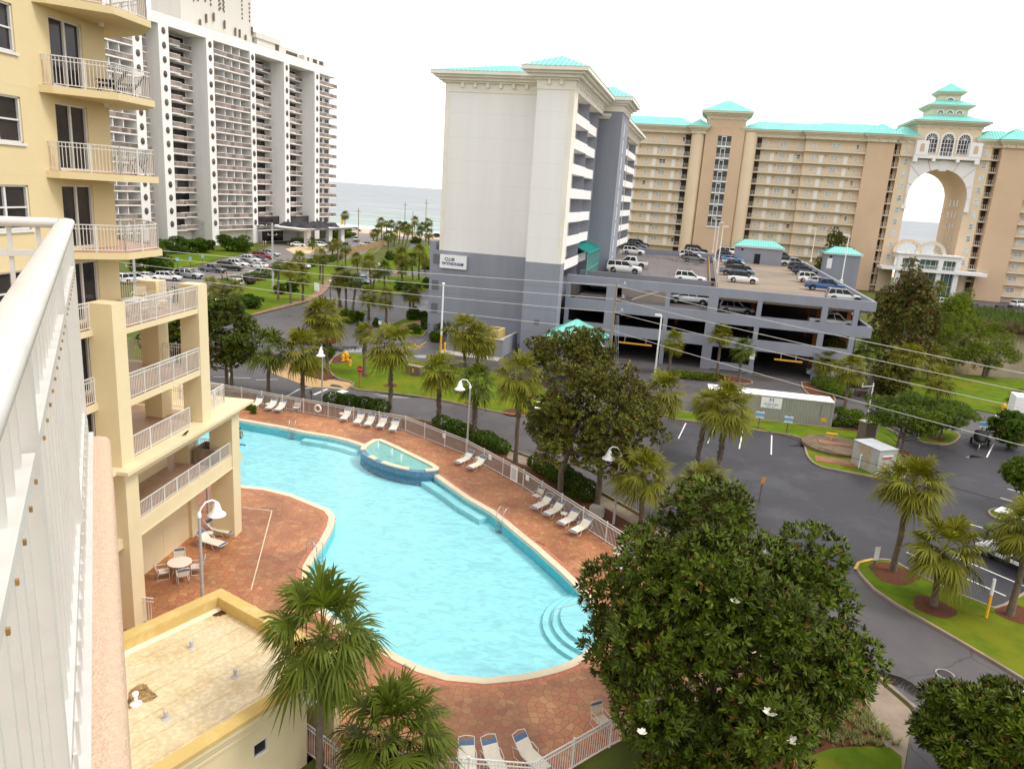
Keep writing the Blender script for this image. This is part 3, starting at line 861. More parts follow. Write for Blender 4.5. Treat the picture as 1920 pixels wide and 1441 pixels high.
# ================================================================== grey and white hotel
hotel = thing("hotel_building", "pale hotel block with grey base, teal hipped roofs and a blank end wall", "hotel", (-12.83, 107.02, 0), R(-13.25))
m = MB(); m.prism([(0, 0), (15.28, 0), (15.28, -6), (19.93, -6), (19.93, -3.4), (18.2, -3.4), (18.2, 84), (0, 84)], 0, 12.12)
m.box(0, .002, 12.12, .8, 84, 13.3); m.box(18.2, 20.4, 0, 22.95, 30.4, 12.0)
m.build("base_wall", GREYP, hotel)
m = MB(); m.prism([(1.36, 0), (15.3, 0), (15.3, -6.0), (19.93, -6.0), (19.93, -3.4), (18.2, -3.4), (18.2, 84), (1.36, 84)], 12.121, 33.15)
m.build("wall", OFFWH, hotel)
m = MB(); m.box(18.2, 20.4, 12.0, 22.95, 30.4, 33.7); m.build("stair_tower", GREYP, hotel)
m = MB()
for k in range(9):
    m.box(22.93, 24.3, 9.6 + 2.6 * k, 22.99, 24.75, 11.7 + 2.6 * k)
m.build_each("window_strip", SIGNW, hotel)
m = MB()      # light corner pilasters and frieze
m.box(1.33, -.04, 12.15, 1.95, .3, 33.2); m.box(19.3, -6.03, 12.15, 19.97, -3.4, 33.1)
m.box(1.3, -.08, 33.15, 15.3, 20, 34.3); m.box(15.2, -6.1, 33.1, 20.0, 24, 34.2)
cornice(m, 1.3, -.1, 15.3, 12, 34.3, [(.35, .25), (.75, .35), (1.2, .3), (1.6, .42)])
zc = cornice(m, 15.2, -6.1, 20.0, 21.2, 34.2, [(.35, .25), (.8, .35), (1.25, .3), (1.7, .45)])
cornice(m, 15.2, 21.4, 19.8, 23.6, 32.0, [(.35, .25), (.8, .35), (1.25, .3), (1.4, .45)])
cornice(m, 18.2, 20.4, 22.95, 30.4, 33.7, [(.1, .9), (.5, .3), (1.0, .35), (1.5, .5)])
cornice(m, 8, 31.5, 20.0, 83, 33.3, [(.1, .9), (.5, .3), (1.0, .35), (1.5, .5)])
for i in range(7):
    m.box(3.6 + 1.75 * i, -.4, 33.75, 3.95 + 1.75 * i, 0, 34.3)
for x in (16.6, 18.1):
    m.box(x, -6.4, 33.65, x + .35, -6.1, 34.2)
for i in range(14):
    m.box(20.0, -5 + 1.75 * i, 33.65, 20.32, -4.65 + 1.75 * i, 34.2)
for i in range(6):
    m.box(22.95, 21 + 1.6 * i, 33.9, 23.3, 21.3 + 1.6 * i, 34.6)
for i in range(30):
    m.box(20.0, 33 + 1.7 * i, 33.6, 20.4, 33.3 + 1.7 * i, 34.2)
m.build("cornice", CREAM if False else mat("hotel_trim", (.82, .77, .69), .7, .05, .5, stain=.15, stain_scale=.3, stain_c=(.7, .56, .36)), hotel)
hiproof("roof", hotel, 1.3, -.1, 15.3, 12, 35.63, 1.9, 1.65)
hiproof("roof", hotel, 15.2, -6.1, 20.0, 21.2, 35.56, 1.75, 1.75)
hiproof("roof", hotel, 18.2, 20.4, 22.95, 30.4, 35.76, 1.9, 1.55)
hiproof("roof", hotel, 8, 31.5, 20.0, 83, 35.36, 2.6, 1.55)
for k in range(8):     # balconies along the long side
    zf = 29.75 - 3.06 * k
    if zf < 9:
        break
    for x1, ya, yb in ((19.93, -3.4, 7.7), (19.6, 7.9, 17.2)):
        m = MB(); m.box(18.21, ya, zf - .2, x1, yb, zf); m.box(x1 - .12, ya, zf - .2, x1 + .02, yb, zf + 1.08)
        o = m.build("balcony", OFFWH, hotel)
        m = MB()
        for d in (.25, .6):
            yy = ya + (yb - ya) * d
            m.box(18.2, yy, zf + .03, 18.23, yy + .95, zf + 2.1)
        m.build_each("door", SIGNW, o)
        m = MB(); m.box(18.2, ya + (yb - ya) * .42, zf + .7, 18.24, ya + (yb - ya) * .42 + 1.2, zf + 2.0); m.build("window", GLASSL, o)
    for ya, yb in ((31, 46), (47, 62), (63, 80)):
        m = MB(); m.box(18.21, ya, zf - .2, 19.93, yb, zf); m.box(19.8, ya, zf - .2, 19.95, yb, zf + 1.05)
        o = m.build("balcony", OFFWH, hotel)
        m = MB(); m.box(18.2, ya + 3, zf + .03, 18.24, ya + 4.2, zf + 2.1); m.box(18.2, yb - 4, zf + .6, 18.24, yb - 2, zf + 2.1); m.build("window", GLASS, o)
m = MB()
for y in (7.75, 17.25, 46.5, 62.5, 80.2):
    m.box(18.2, y, 9.4, 19.75, y + .12, 33.1)
m.build_each("party_wall", GREYP, hotel)
m = MB(); m.box(18.19, 17.6, 9.5, 18.25, 20.3, 32.6); m.build("recess_shade", BLACK, hotel)  # flat black slab gives the recess its shade by colour, no hollow behind
m = MB(); m.box(17.2, -3.4, 9.4, 18.24, 17.3, 11.7); m.build("recessed_wall", WOODG, hotel)
m = MB()
for z in (15.2, 18.3, 21.3, 24.4, 27.4, 30.5):
    m.box(1.95, -.004, z, 15.28, .002, z + .05); m.box(15.3, -6.004, z, 19.3, -5.99, z + .05)
m.build_each("wall_joint", mat("pale_joint", (.74, .715, .69), .8, .04, 1), hotel)
m = MB()
for z in (3.0, 6.1, 9.1):
    m.box(0, -.004, z, 15.28, .002, z + .05); m.box(15.3, -6.004, z, 19.9, -5.99, z + .05)
m.build_each("wall_joint", mat("grey_joint", (.2, .2, .225), .8, .05, 1), hotel)
def louvre(x, z, w=.95, h=1.35):
    m = MB(); m.box(x, -.05, z, x + w, 0, z + h)
    for i in range(9):
        m.box(x + .05, -.08, z + .08 + i * h / 9.5, x + w - .05, -.02, z + .14 + i * h / 9.5)
    m.build("louvre", mat("grey_louvre", (.17, .17, .19), .6, .1, 3), hotel)
louvre(.5, 10.2); louvre(.45, 6.5); louvre(.45, 3.2)
m = MB(); m.box(17.0, -6.05, 4.1, 17.7, -6, 4.7); m.build("louvre", mat("small_louvre", (.17, .17, .19), .6, .1, 3), hotel)
sg = MB(); sg.box(1.63, -.42, 9.72, 5.55, -.003, 11.58)
sgo = sg.build("sign_board", SIGNW, hotel)
t_ = text_on(sgo, "CLUB", (2.32, -.44, 10.98), .60, (R(90), 0, 0), NAVY, align='LEFT', off=.012)
t_ = text_on(sgo, "WYNDHAM", (1.95, -.44, 10.36), .60, (R(90), 0, 0), NAVY, align='LEFT', off=.012)
m = MB()      # teal canopy walk at deck level
m.add([(18.3, 8.0, 14.3), (18.3, 22.0, 14.3), (21.4, 22.0, 13.0), (21.4, 8.0, 13.0), (18.3, 8.0, 14.1), (18.3, 22.0, 14.1), (21.4, 22.0, 12.8), (21.4, 8.0, 12.8)], [(0, 3, 2, 1), (4, 5, 6, 7), (0, 1, 5, 4), (1, 2, 6, 5), (2, 3, 7, 6), (3, 0, 4, 7)])
for i in range(24):
    m.bar((18.3, 8.2 + i * .6, 14.33), (21.4, 8.2 + i * .6, 13.03), .04)
cn = m.build("canopy", TEALD, hotel)
m = MB()
for i in range(10):
    m.bar((21.3, 8.1 + i * 1.5, 9.5), (21.3, 8.1 + i * 1.5, 12.9), .12)
m.bar((21.3, 8.1, 10.5), (21.3, 21.9, 10.5), .06)
m.build_each("canopy_post", TEAL, cn)
m = MB(); m.box(19.9, 40, 9.5, 21.5, 43, 13.4); m.build("awning", TEALD, hotel)
# canopy roof over the ground level entrance
LH = frame_local((-12.83, 107.02), -13.25)
m = MB(); m.hip(20.0, -15.8, 27.3, -8.8, 4.2, 2.1, 0); seams(m, 20.0, -15.8, 27.3, -8.8, 4.2, 2.1, 0)
ec = m.build("entrance_roof", TEAL, hotel)
m = MB(); m.box(20.2, -15.6, 3.7, 27.1, -9, 4.19); m.build("fascia", SIGNW, ec)
m = MB()
for x, y in ((20.6, -15.2), (26.7, -15.2), (26.7, -9.4), (20.6, -9.4)):
    m.box(x - .25, y - .25, 0, x + .25, y + .25, 3.7)
m.build_each("post", GREYP, ec)
# ================================================================== parking garage
garage = thing("parking_garage", "grey open-sided parking garage with cars parked on its roof deck", "parking garage", (31, 94.37, 0), R(-13.25))
GA = R(-13.25)
def gw(x, y, z=0):             # garage local -> world
    return Vector((31 + x * math.cos(GA) - y * math.sin(GA), 94.37 + x * math.sin(GA) + y * math.cos(GA), z))
S0, S1, SM = -25.3, 13.1, -6.05
FT = .45
m = MB()
m.box(S0, 0, 9.42, S1, FT, 10.6); m.box(S0, 0, 6.1, S1, FT, 7.47); m.box(S0, 0, 3.05, S1 - 1.8, FT, 4.45)
m.box(-6.75, 0, .1, -.05, FT, 1.06)
for a, b in ((-25.3, -24.75), (-19.9, -18.7), (-12.15, -11.58), (-6.76, -5.5), (-.7, -.12), (6.98, 7.7), (10.68, 11.3)):
    m.box(a, .002, 0, b, FT - .002, 9.42)
m.box(S1 - .4, FT, 9.42, S1, 74, 10.6); m.box(S1 - .4, FT, 6.1, S1, 74, 7.47)
m.box(S1 - 2.0, FT, 3.05, S1 - 1.8, 74, 4.4)
for i in range(9):
    m.box(S1 - .38, 8 + 8 * i, 0, S1 - .02, 8.6 + 8 * i, 9.42)
m.box(S0, 73.6, 0, S1, 74, 10.5)
m.build("facade", GREYP, garage)
m = MB(); m.box(SM + .55, FT, 9.1, S1 - .4, 73.6, 9.45); m.build("roof_deck", DECKT, garage)
m = MB(); m.box(S0 + .1, 11.0, 9.1, SM - .55, 73.6, 9.45); m.build("roof_deck", mat("wet_deck", (.15, .125, .125), .5, .15, .4, c2=(.11, .092, .095), stain=.7, stain_scale=.15, stain_c=(.06, .05, .055), rvar=-.38, stretch=(1, .5, 1)), garage)
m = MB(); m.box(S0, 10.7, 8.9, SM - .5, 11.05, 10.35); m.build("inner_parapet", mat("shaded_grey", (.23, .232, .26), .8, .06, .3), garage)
m = MB(); m.box(S0 + .5, FT, 6.7, SM, 14, 7.0); m.build("lower_deck", ASPH, garage)
m = MB(); m.add([(S0 + 7, 7.6, 6.52), (-11.8, 7.6, 9.2), (-11.8, 10.6, 9.2), (S0 + 7, 10.6, 6.52), (S0 + 7, 7.6, 6.45), (-11.8, 7.6, 6.45)], [(0, 1, 2, 3), (0, 4, 5, 1)])
m.build("ramp", mat("ramp_concrete", (.33, .285, .24), .8, .1, .6, stain=.4, stain_scale=.3), garage)
m = MB(); m.box(-18.9, 10.72, 6.5, -11.8, 10.9, 8.9); m.build("ramp_wall", mat("ramp_wall_concrete", (.30, .265, .235), .8, .1, .6, stain=.4, stain_scale=.3), garage)
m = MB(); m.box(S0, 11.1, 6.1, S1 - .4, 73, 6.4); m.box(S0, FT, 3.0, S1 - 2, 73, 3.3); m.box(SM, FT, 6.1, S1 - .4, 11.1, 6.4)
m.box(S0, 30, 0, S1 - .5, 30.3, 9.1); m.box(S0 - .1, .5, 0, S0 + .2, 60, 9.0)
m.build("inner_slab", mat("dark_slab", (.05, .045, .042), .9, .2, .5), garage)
m = MB()
for x in (-18.2, -11, -6.3, -.4, 7.2, 10.9):
    for y in ((14, 22) if x < -5 else (5, 14, 22)):
        m.box(x, y, 0, x + .5, y + .5, 9.1)
m.build_each("inner_column", mat("rust_red_column", (.30, .10, .03), .8, .2, 1), garage)
m = MB()      # gap between the two roof decks with a guard rail
m.box(SM - .55, 11, 8.5, SM - .5, 73.5, 10.0); m.box(SM + .5, FT, 8.5, SM + .55, 73.5, 10.0)
m.box(SM - .5, 11, 8.4, SM + .5, 73.5, 8.6)
m.build("divider_wall", CONC, garage)
m = MB()
for i in range(30):
    m.bar((SM - .62, 12 + 2 * i, 9.45), (SM - .62, 12 + 2 * i, 10.2), .07)
m.build_each("divider_marker", YELP, garage); m = MB()
for z in (9.75, 9.95, 10.15):
    m.bar((SM + .3, 2, z), (SM + .3, 73, z), .03)
m.build("guard_cable", CONC, garage)
m = MB()
for x in [S0 + 7.2 + i * 2.55 for i in range(2)]:
    pass
for y in [14 + 2.65 * i for i in range(22)]:
    m.box(SM - 6.2, y, 9.452, SM - .9, y + .1, 9.458); m.box(S0 + 7.5, y, 9.452, S0 + 12, y + .1, 9.458)
    m.box(SM + .9, y - 8, 9.452, SM + 5.8, y - 7.9, 9.458); m.box(S1 - 5.6, y - 10, 9.452, S1 - .6, y - 9.9, 9.458)
m.build("bay_line", mat("worn_line", (.42, .38, .33), .7, .25, 3), garage)
for x0, x1 in ((-17.6, -13.2), (2.2, 5.6)):
    m = MB(); m.bar((x0, -.6, 2.35), (x1, -.6, 2.35), .22, .16)
    o = m.build("height_bar", YELP, garage); m = MB(); m.bar((x0 + .8, -.6, 2.4), (x0 + .8, -.3, 3.2), .03); m.bar((x1 - .8, -.6, 2.4), (x1 - .8, -.3, 3.2), .03); m.build("chain", STEEL, o)
m = MB(); m.box(-.75, -.06, 1.9, -.1, 0, 2.7); m.build("wall_sign", SIGNW, garage)
def deck_hut(x0, y0, x1, y1, h, label_, door=None):
    t = thing("stair_hut", label_, "stair house", tuple(gw(x0, y0, 9.45)), GA)
    w, d = x1 - x0, y1 - y0
    m = MB(); m.box(0, 0, -9.4 if x0 > 13 else 0, w, d, h); m.build("wall", GREYP, t)
    m = MB(); m.box(-.35, -.35, h, w + .35, d + .35, h + .3); m.build("eave", SIGNW, t)
    hiproof("roof", t, 0, 0, w, d, h + .3, 1.3, .5, .5)
    m = MB(); m.box(door[0], -.04, 0, door[1], 0, 2.1); m.build("door", door[2], t)
    m = MB(); m.box(w * .12, -.03, h - .7, w * .12 + .5, 0, h - .3); m.build("louvre", BLACK, t)
deck_hut(-1.3, 69, 8.2, 72.5, 3.3, "larger grey stair hut with teal roof and dark doorway behind the light poles", (4.0, 5.2, BLACK))
deck_hut(17.5, 74.2, 24.5, 78, 3.0, "smaller grey stair hut with teal roof and white door near the roof corner", (.5, 1.5, SIGNW))
def deck_lamp(px, top, arms, label_, z0=9.45):
    p = G(*px, z0); h = height_at(*top, p) - z0
    t = thing("light_pole", label_, "light pole", (p.x, p.y, z0), GA, "light poles on the garage roof")
    m = MB(); m.tube([(0, 0, 0), (0, 0, h)], [.1, .07], 8); m.box(-.25, -.25, 0, .25, .25, .5); m.build("pole", PVCW, t)
    m = MB()
    for s in arms:
        m.box(min(0, s * .9), -.2, h - .06, max(0, s * .9), .2, h + .1)
    m.build("lamp_head", SIGNW, t)
deck_lamp((1336, 474), (1341, 411), (-1, 1), "farthest of the three white poles on the deck divider")
deck_lamp((1339.5, 490), (1346, 417), (1,), "middle one of the three white poles on the deck divider")
deck_lamp((1344, 514), (1353, 424), (1,), "nearest of the three white poles on the deck divider")
deck_lamp((1520, 491), (1529, 428), (-1,), "white pole at the roof edge behind the parked pickups")
deck_lamp((1577, 530), (1594, 441), (-1,), "tall white pole at the roof edge beside the dark magnolia")
# ================================================================== resort with the arch
resort = thing("resort_building", "long tan resort building with teal roofs and a giant arch to the sea", "resort", (66, 228, 0), R(-13))
FHR = 3.28
ZF = [37.95 - FHR * k for k in range(12)]     # gallery floors, top first
m = MB()
BD = 18
m.box(-60, 1.8, 0, -14.6, BD, 43); m.box(-3.7, 1.8, 0, 13.5, BD, 43); m.box(13.5, .3, 0, 29.5, BD, 43); m.box(36.6, 1.6, 0, 38.6, BD, 42.5)
m.box(61.4, 1.6, 0, 63.6, BD, 42.5); m.box(70.9, .6, 0, 125, BD, 43)
m.build("wall", TANL, resort)
m = MB(); m.box(-14.63, -1.1, 0, -3.68, BD, 45.7); m.box(29.5, -1.2, 0, 36.65, 8, 41.9); m.box(63.5, -1.2, 0, 70.95, 8, 41.9)
m.build_each("tower_wall", TANW, resort)
m = MB(); m.tube([(-16.6, .6, 0), (-16.6, .6, 42)], 2.0, 20); m.tube([(-1.9, .6, 0), (-1.9, .6, 42)], 2.0, 20)
m.box(-18.4, .6, 0, -14.6, 2.5, 42); m.box(-3.7, .6, 0, -.1, 2.5, 42)
m.build_each("round_pier", TANL, resort, smooth=40)
# the arch block
AX, AR, ASP = 49.9, 7.55, 27.2
def arch_poly(x0, x1, z1, r, n=24):
    pts = [(x0, 0), (x0, z1), (x1, z1), (x1, 0), (AX + r, 0)]
    pts += [(AX + r * math.cos(t), ASP + r * math.sin(t)) for t in [math.pi * k / n for k in range(n + 1)]]
    pts += [(AX - r, 0)]
    return pts
def extrude_xz(m, poly, y0, y1):
    n = len(poly)
    m.add([(p[0], y0, p[1]) for p in poly] + [(p[0], y1, p[1]) for p in poly],
          [tuple(range(n)), tuple(range(2 * n - 1, n - 1, -1))] + [(i, i + n, (i + 1) % n + n, (i + 1) % n) for i in range(n)])
m = MB(); extrude_xz(m, arch_poly(38.58, 61.4, 43.8, AR), 0, 20); m.box(42, .02, 43.8, 58, 16, 46.4)
m.build("arch_wall", TANL, resort)
m = MB()
r_ = AR - .02
pl = [(AX - 8.0, ASP - 2.6), (AX - 8.2, 36.9), (AX + 8.2, 36.9), (AX + 8.6, ASP - 2.6), (AX + r_, ASP - 2.6)] + [(AX + r_ * math.cos(t), ASP + r_ * math.sin(t)) for t in [math.pi * k / 24 for k in range(25)]] + [(AX - r_, ASP - 2.6)]
extrude_xz(m, pl, -.5, 0)
for s in (-1, 1):
    m.box(AX + s * 8.0 - .6, -.7, ASP - 3.6, AX + s * 8.0 + .6, 0, ASP - 2.6)
    m.box(AX + s * 8.2 - .8, 17.5, ASP - 4.0, AX + s * 7.0 + .8, 18.2, ASP - 1.0)
m.box(AX - .9, -.6, ASP + AR - .5, AX + .9, 0, 37.0)
aro = [m.build_each("arch_surround", OFFWH, resort), resort][1]
m = MB()
for k in range(9):
    t = math.pi * (k + .0) / 8
    L = min(8.1 / max(.01, abs(math.cos(t))), 9.6 / max(.01, math.sin(t)))
    m.bar((AX + AR * math.cos(t), -.49, ASP + AR * math.sin(t)), (AX + L * math.cos(t), -.49, ASP + L * math.sin(t)), .16, .16)
m.build("joint", TANW, aro)
m = MB()
m.box(41.7, -2.2, 37.3, 58.2, 0, 38.1); m.box(41.9, -2.3, 38.1, 45.0, -.02, 41.9); m.box(55.2, -2.3, 38.1, 58.2, -.02, 41.9)
m.box(41.7, -2.2, 36.3, 42.8, 0, 37.3); m.box(57.1, -2.2, 36.3, 58.2, 0, 37.3); m.box(46.5, -2.2, 36.6, 47.3, 0, 37.3); m.box(52.5, -2.2, 36.6, 53.3, 0, 37.3)
bl = m.build("arch_balcony", OFFWH, resort)
m = MB(); railing(m, [(45, -2.1), (55.2, -2.1)], 1.1, 38.1, .4, False, 2.5, .03, .1); m.build("railing", WHITE, bl)
m = MB()
for x in (43.4, 56.7):
    pl = [(x - .55, 39), (x - .55, 40.6)] + [(x - .55 * math.cos(t), 40.6 + .55 * math.sin(t)) for t in [math.pi * k / 8 for k in range(1, 8)]] + [(x + .55, 40.6), (x + .55, 39)]
    m.add([(p[0], -2.32, p[1]) for p in pl[::-1]], [tuple(range(len(pl)))])
m.build("niche", TANW, bl)
def arch_window(parent, x, z0, zs, r, y, grid=True, mt_=GLASS, name="arched_window"):
    pl = [(x - r, z0), (x + r, z0)] + [(x + r * math.cos(t), zs + r * math.sin(t)) for t in [math.pi * k / 12 for k in range(13)]]
    m = MB(); n = len(pl)
    m.add([(p[0], y - .06, p[1]) for p in pl] + [(p[0], y, p[1]) for p in pl], [tuple(range(n))] + [(i, i + n, (i + 1) % n + n, (i + 1) % n) for i in range(n)])
    o = m.build(name, mt_, parent)
    m = MB(); f = max(.06, r * .07)
    out = [(x - r - 2 * f, z0), ] + [(x - (r + 2 * f) * math.cos(t), zs + (r + 2 * f) * math.sin(t)) for t in [math.pi * k / 12 for k in range(13)]] + [(x + r + 2 * f, z0)]
    for a, b in zip(out[:-1], out[1:]):
        m.bar((a[0], y - .12, a[1]), (b[0], y - .12, b[1]), .3, f * 5)
    if grid:
        for i in range(-1, 2):
            m.bar((x + i * r * .5, y - .1, z0), (x + i * r * .5, y - .1, zs), f, f)
        k = max(1, int((zs - z0) / .95))
        for i in range(k + 1):
            zz = z0 + (zs - z0) * i / k
            m.bar((x - r, y - .1, zz), (x + r, y - .1, zz), f, f)
        for i in range(1, 6):
            t = math.pi * i / 6
            m.bar((x, y - .1, zs), (x + r * math.cos(t), y - .1, zs + r * math.sin(t)), f, f)
    m.build("frame", OFFWH, o)
for x in (45.9, 50.0, 54.1):
    arch_window(resort, x, 38.2 if x == 50 else 38.9, 42.6, 1.45, 0)
m = MB()
zc = cornice(m, 42, .1, 58, 16, 45.6, [(.2, .6), (.6, .35), (1.2, .35), (1.7, .4)])
for i in range(7):
    m.box(43 + 2.35 * i, -.4, 45.4, 43.5 + 2.35 * i, .1, 45.9)
m.box(45.4, 3.5, 47.2, 54.6, 12.5, 51.2); cornice(m, 45.4, 3.5, 54.6, 12.5, 50.9, [(.3, .35), (.8, .3), (1.2, .3)])
m.box(47.4, 5.5, 51.5, 52.6, 10.5, 55.0); cornice(m, 47.4, 5.5, 52.6, 10.5, 54.7, [(.3, .3), (.7, .3), (1.0, .3)])
m.build_each("cupola_wall", TANL if False else mat("cupola_cream", (.66, .58, .44), .75, .05, .4), resort)
hiproof("cupola_roof", resort, 42, .1, 58, 16, 47.3, 2.4, 1.9, .7, .35); hiproof("cupola_roof", resort, 45.4, 3.5, 54.6, 12.5, 51.85, 1.6, 1.4, .6, .45)
hiproof("cupola_roof", resort, 47.4, 5.5, 52.6, 10.5, 55.6, 2.6, 1.15, .5)
m = MB(); m.tube([(50, 8, 58.1), (50, 8, 59.2)], .05, 5); m.build("finial", STEEL, resort)
for x in (47.6, 50.0, 52.4):
    arch_window(resort, x, 49.7, 49.75, .75, 3.5, True, GLASS, "fan_window")
arch_window(resort, 50, 52.8, 53.2, .85, 5.5, True, GLASS, "fan_window")
# cornices and roofs
m = MB()
ST = [(.15, .9), (.5, .35), (.9, .35), (1.3, .45)]
for a, b, y0 in ((-60, -18.6, .2), (-18.6, -14.7, -1.4), (-3.6, 13.5, .0), (13.3, 29.4, -1.3), (29.4, 36.7, -1.7), (36.9, 41.9, 0), (58.1, 63.4, 0), (63.4, 71, -1.7), (71.2, 125, -.7)):
    cornice(m, a, y0, b, BD, 41.0 if a != 29.4 and a != 63.4 else 41.0, ST)
    for i in range(int((b - a) / 2.3)):
        m.box(a + .6 + 2.3 * i, y0 - .5, 41.3, a + 1.0 + 2.3 * i, y0 - .15, 41.85)
cornice(m, -14.7, -1.1, -3.6, 9, 45.2, [(.15, .9), (.6, .4), (1.1, .4), (1.6, .5)])
for i in range(6):
    m.box(-13.6 + 1.7 * i, -1.7, 45.4, -13.2 + 1.7 * i, -1.25, 46)
m.build("cornice", mat("resort_trim", (.70, .60, .45), .75, .05, .4), resort)
hiproof("roof", resort, -60, .2, -18.6, BD, 43.05, 2.7, 1.5, .7, .5); hiproof("roof", resort, -18.6, -1.4, -14.7, 12, 43.05, 2.2, 1.5)
hiproof("roof", resort, -3.6, 0, 31, BD, 43.05, 2.5, 1.5, .7, .5); hiproof("roof", resort, 13.3, -1.3, 36, BD, 43.06, 2.9, 1.5, .7, .45)
hiproof("roof", resort, 29.4, -1.7, 36.7, 9, 43.07, 3.2, 1.6, .7); hiproof("roof", resort, 36, 0, 41.9, BD, 43.0, 2.6, 1.4, .7, .2)
hiproof("roof", resort, 58.1, 0, 66, BD, 43.05, 2.6, 1.5, .7, .3); hiproof("roof", resort, 63.4, -1.7, 71, 9, 43.06, 3.3, 1.6, .7); hiproof("roof", resort, 71.2, -.7, 125, BD, 43.05, 2.7, 1.5, .7, .5)
hiproof("roof", resort, -14.7, -1.1, -3.6, 9, 47.4, 3.6, 1.7, .7)
# galleries: slab + railing per floor and section, doors, windows
SECT = [(-60, -18.4, .05, 1.8, 'A'), (-.1, 13.6, .05, 1.8, 'B'), (13.4, 29.5, -1.3, .3, 'C'), (36.6, 38.6, 0, 1.6, 'g'), (38.6, 41.8, -1.2, 0, 'h'), (61.4, 63.5, 0, 1.6, 'g'), (58.1, 61.5, -1.2, 0, 'h'), (70.9, 125, -1.0, .6, 'D')]
wins, doors, lampl = [], [], []
def wbox(x, y, z, w, h):
    def f(m):
        m.box(x, y - .05, z, x + w, y + .02, z + h)
    return f
def winfr(x, y, z, w, h, nx):
    def f(m):
        for i in range(nx + 1):
            m.box(x + (w - .1) * i / nx, y - .09, z, x + (w - .1) * i / nx + .1, y - .04, z + h)
        for j in range(3):
            m.box(x, y - .09, z + (h - .1) * j / 2, x + w, y - .04, z + (h - .1) * j / 2 + .1)
    return f
frames = []
for x0, x1, yf, yb, kind in SECT:
    for k, z in enumerate(ZF):
        if (kind == 'h' and k > 0) or z < (1.5 if kind in 'Dg' else 7.5):
            continue
        m = MB(); m.box(x0, yf, z - .32, x1, yb + .05, z)
        sl = m.build("gallery_slab", mat("slab_cream", (.68, .60, .47), .8, .05, .5) if not bpy.data.materials.get("slab_cream") else bpy.data.materials["slab_cream"], resort)
        m = MB(); railing(m, [(x0 + .05, yf + .06), (x1 - .05, yf + .06)] + ([(x1 - .05, yb)] if kind == 'C' else []), 1.15, z, .42, False, 3.0, .035, .09)
        m.build("railing", mat("cream_rail", (.76, .70, .58), .5, .04, 1) if not bpy.data.materials.get("cream_rail") else bpy.data.materials["cream_rail"], sl)
        pat = {'A': [(-21.2, 1.0, 'w'), (-23.6, 1.1, 'd'), (-27.4, 2.0, 'w'), (-29.4, 1.1, 'd'), (-31.7, 1.0, 'w'), (-35, 1.1, 'd'), (-38, 2, 'w')],
               'B': [(2.2, 1.1, 'w'), (4.3, 1.1, 'd'), (6.6, 2.0, 'w'), (9.6, 1.1, 'd'), (11.6, 1.1, 'w')],
               'C': [(15.4, 1.1, 'w'), (17.6, 1.1, 'd'), (20.6, 2.1, 'w'), (24.2, 1.1, 'd'), (27, .8, 'w')],
               'D': [(72.2, 2.3, 'w'), (76.6, 1.1, 'd'), (79, 2.3, 'w'), (84, 1.1, 'd'), (88, 2.3, 'w')], 'g': [], 'h': [(39.6 if x0 < 50 else 59.2, 1.1, 'w')]}[kind]
        for x, w, t in pat:
            if t == 'd' and k == 0:
                continue
            if t == 'd':
                doors.append(wbox(x, yb, z + .03, w, 2.15)); lampl.append((x + w + .5, yb, z + 2.1))
            else:
                wins.append(wbox(x, yb, z + .85, w, 1.35)); frames.append(winfr(x, yb, z + .85, w, 1.35, 2 if w > 1.5 else 1))
        for xx in ((x0 + .1,) if kind in 'BA' else ()):
            pass
for k, z in enumerate(ZF[:11]):    # windows on the arch legs
    for x in (39.9, 59.5):
        if k and z > 3:
            wins.append(wbox(x, 0, z + .8, 1.15, 1.6)); frames.append(winfr(x, 0, z + .8, 1.15, 1.6, 1))
for i, f in enumerate(wins[:100]):
    m = MB(); f(m)
    o = m.build("window", GLASSL if i % 9 else GLASSB, resort); m = MB(); frames[i](m); m.build("frame", SIGNW, o)
m = MB(); [f(m) for f in wins[100:]]; o = m.build("window_rest", GLASSL, resort); o['kind'] = 'stuff'
m = MB(); [f(m) for f in frames[100:]]; m.build("frame", SIGNW, o)
capped("door", SIGNW, doors, resort)
m = MB()
for x, y, z in lampl:
    m.box(x, y - .25, z, x + .22, y, z + .25)
m.build_each("wall_lamp", BLACK, resort)
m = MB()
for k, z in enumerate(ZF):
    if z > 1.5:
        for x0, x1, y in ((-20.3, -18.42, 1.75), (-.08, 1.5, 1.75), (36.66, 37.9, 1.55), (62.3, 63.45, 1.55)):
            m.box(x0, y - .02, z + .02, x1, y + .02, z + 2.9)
m.build_each("recess_shade", mat("recess_shade_brown", (.06, .04, .03), .8, .2, .5), resort)  # flat brown panels carry the shade of recesses in their colour
for k in range(8):     # stacked lobby openings in the tower
    z = 37.95 - FHR * k
    m = MB(); m.box(-11.0, -1.13, z - .05, -7.2, -1.09, z + 2.75); o = m.build("lobby_window", GLASS, resort)
    m = MB(); m.box(-11.05, -1.4, z - .35, -7.15, -1.1, z); railing(m, [(-11, -1.35), (-7.2, -1.35)], 1.1, z, .3, False, 1.9, .03, .08)
    m.box(-9.9, -1.2, z, -9.75, -1.1, z + 2.6); m.box(-8.7, -1.2, z, -8.55, -1.1, z + 2.6); m.box(-9.9, -1.2, z + 2.45, -8.55, -1.1, z + 2.65)
    m.build("balustrade", SIGNW, o)
m = MB()
for i in range(12):
    t0, t1 = math.pi * i / 12, math.pi * (i + 1) / 12
    m.bar((-9.1 + 2 * math.cos(t0), -1.12, 41.2 + 2 * math.sin(t0)), (-9.1 + 2 * math.cos(t1), -1.12, 41.2 + 2 * math.sin(t1)), .12, .1)
m.build("arch_relief", TANW, resort)
m = MB()
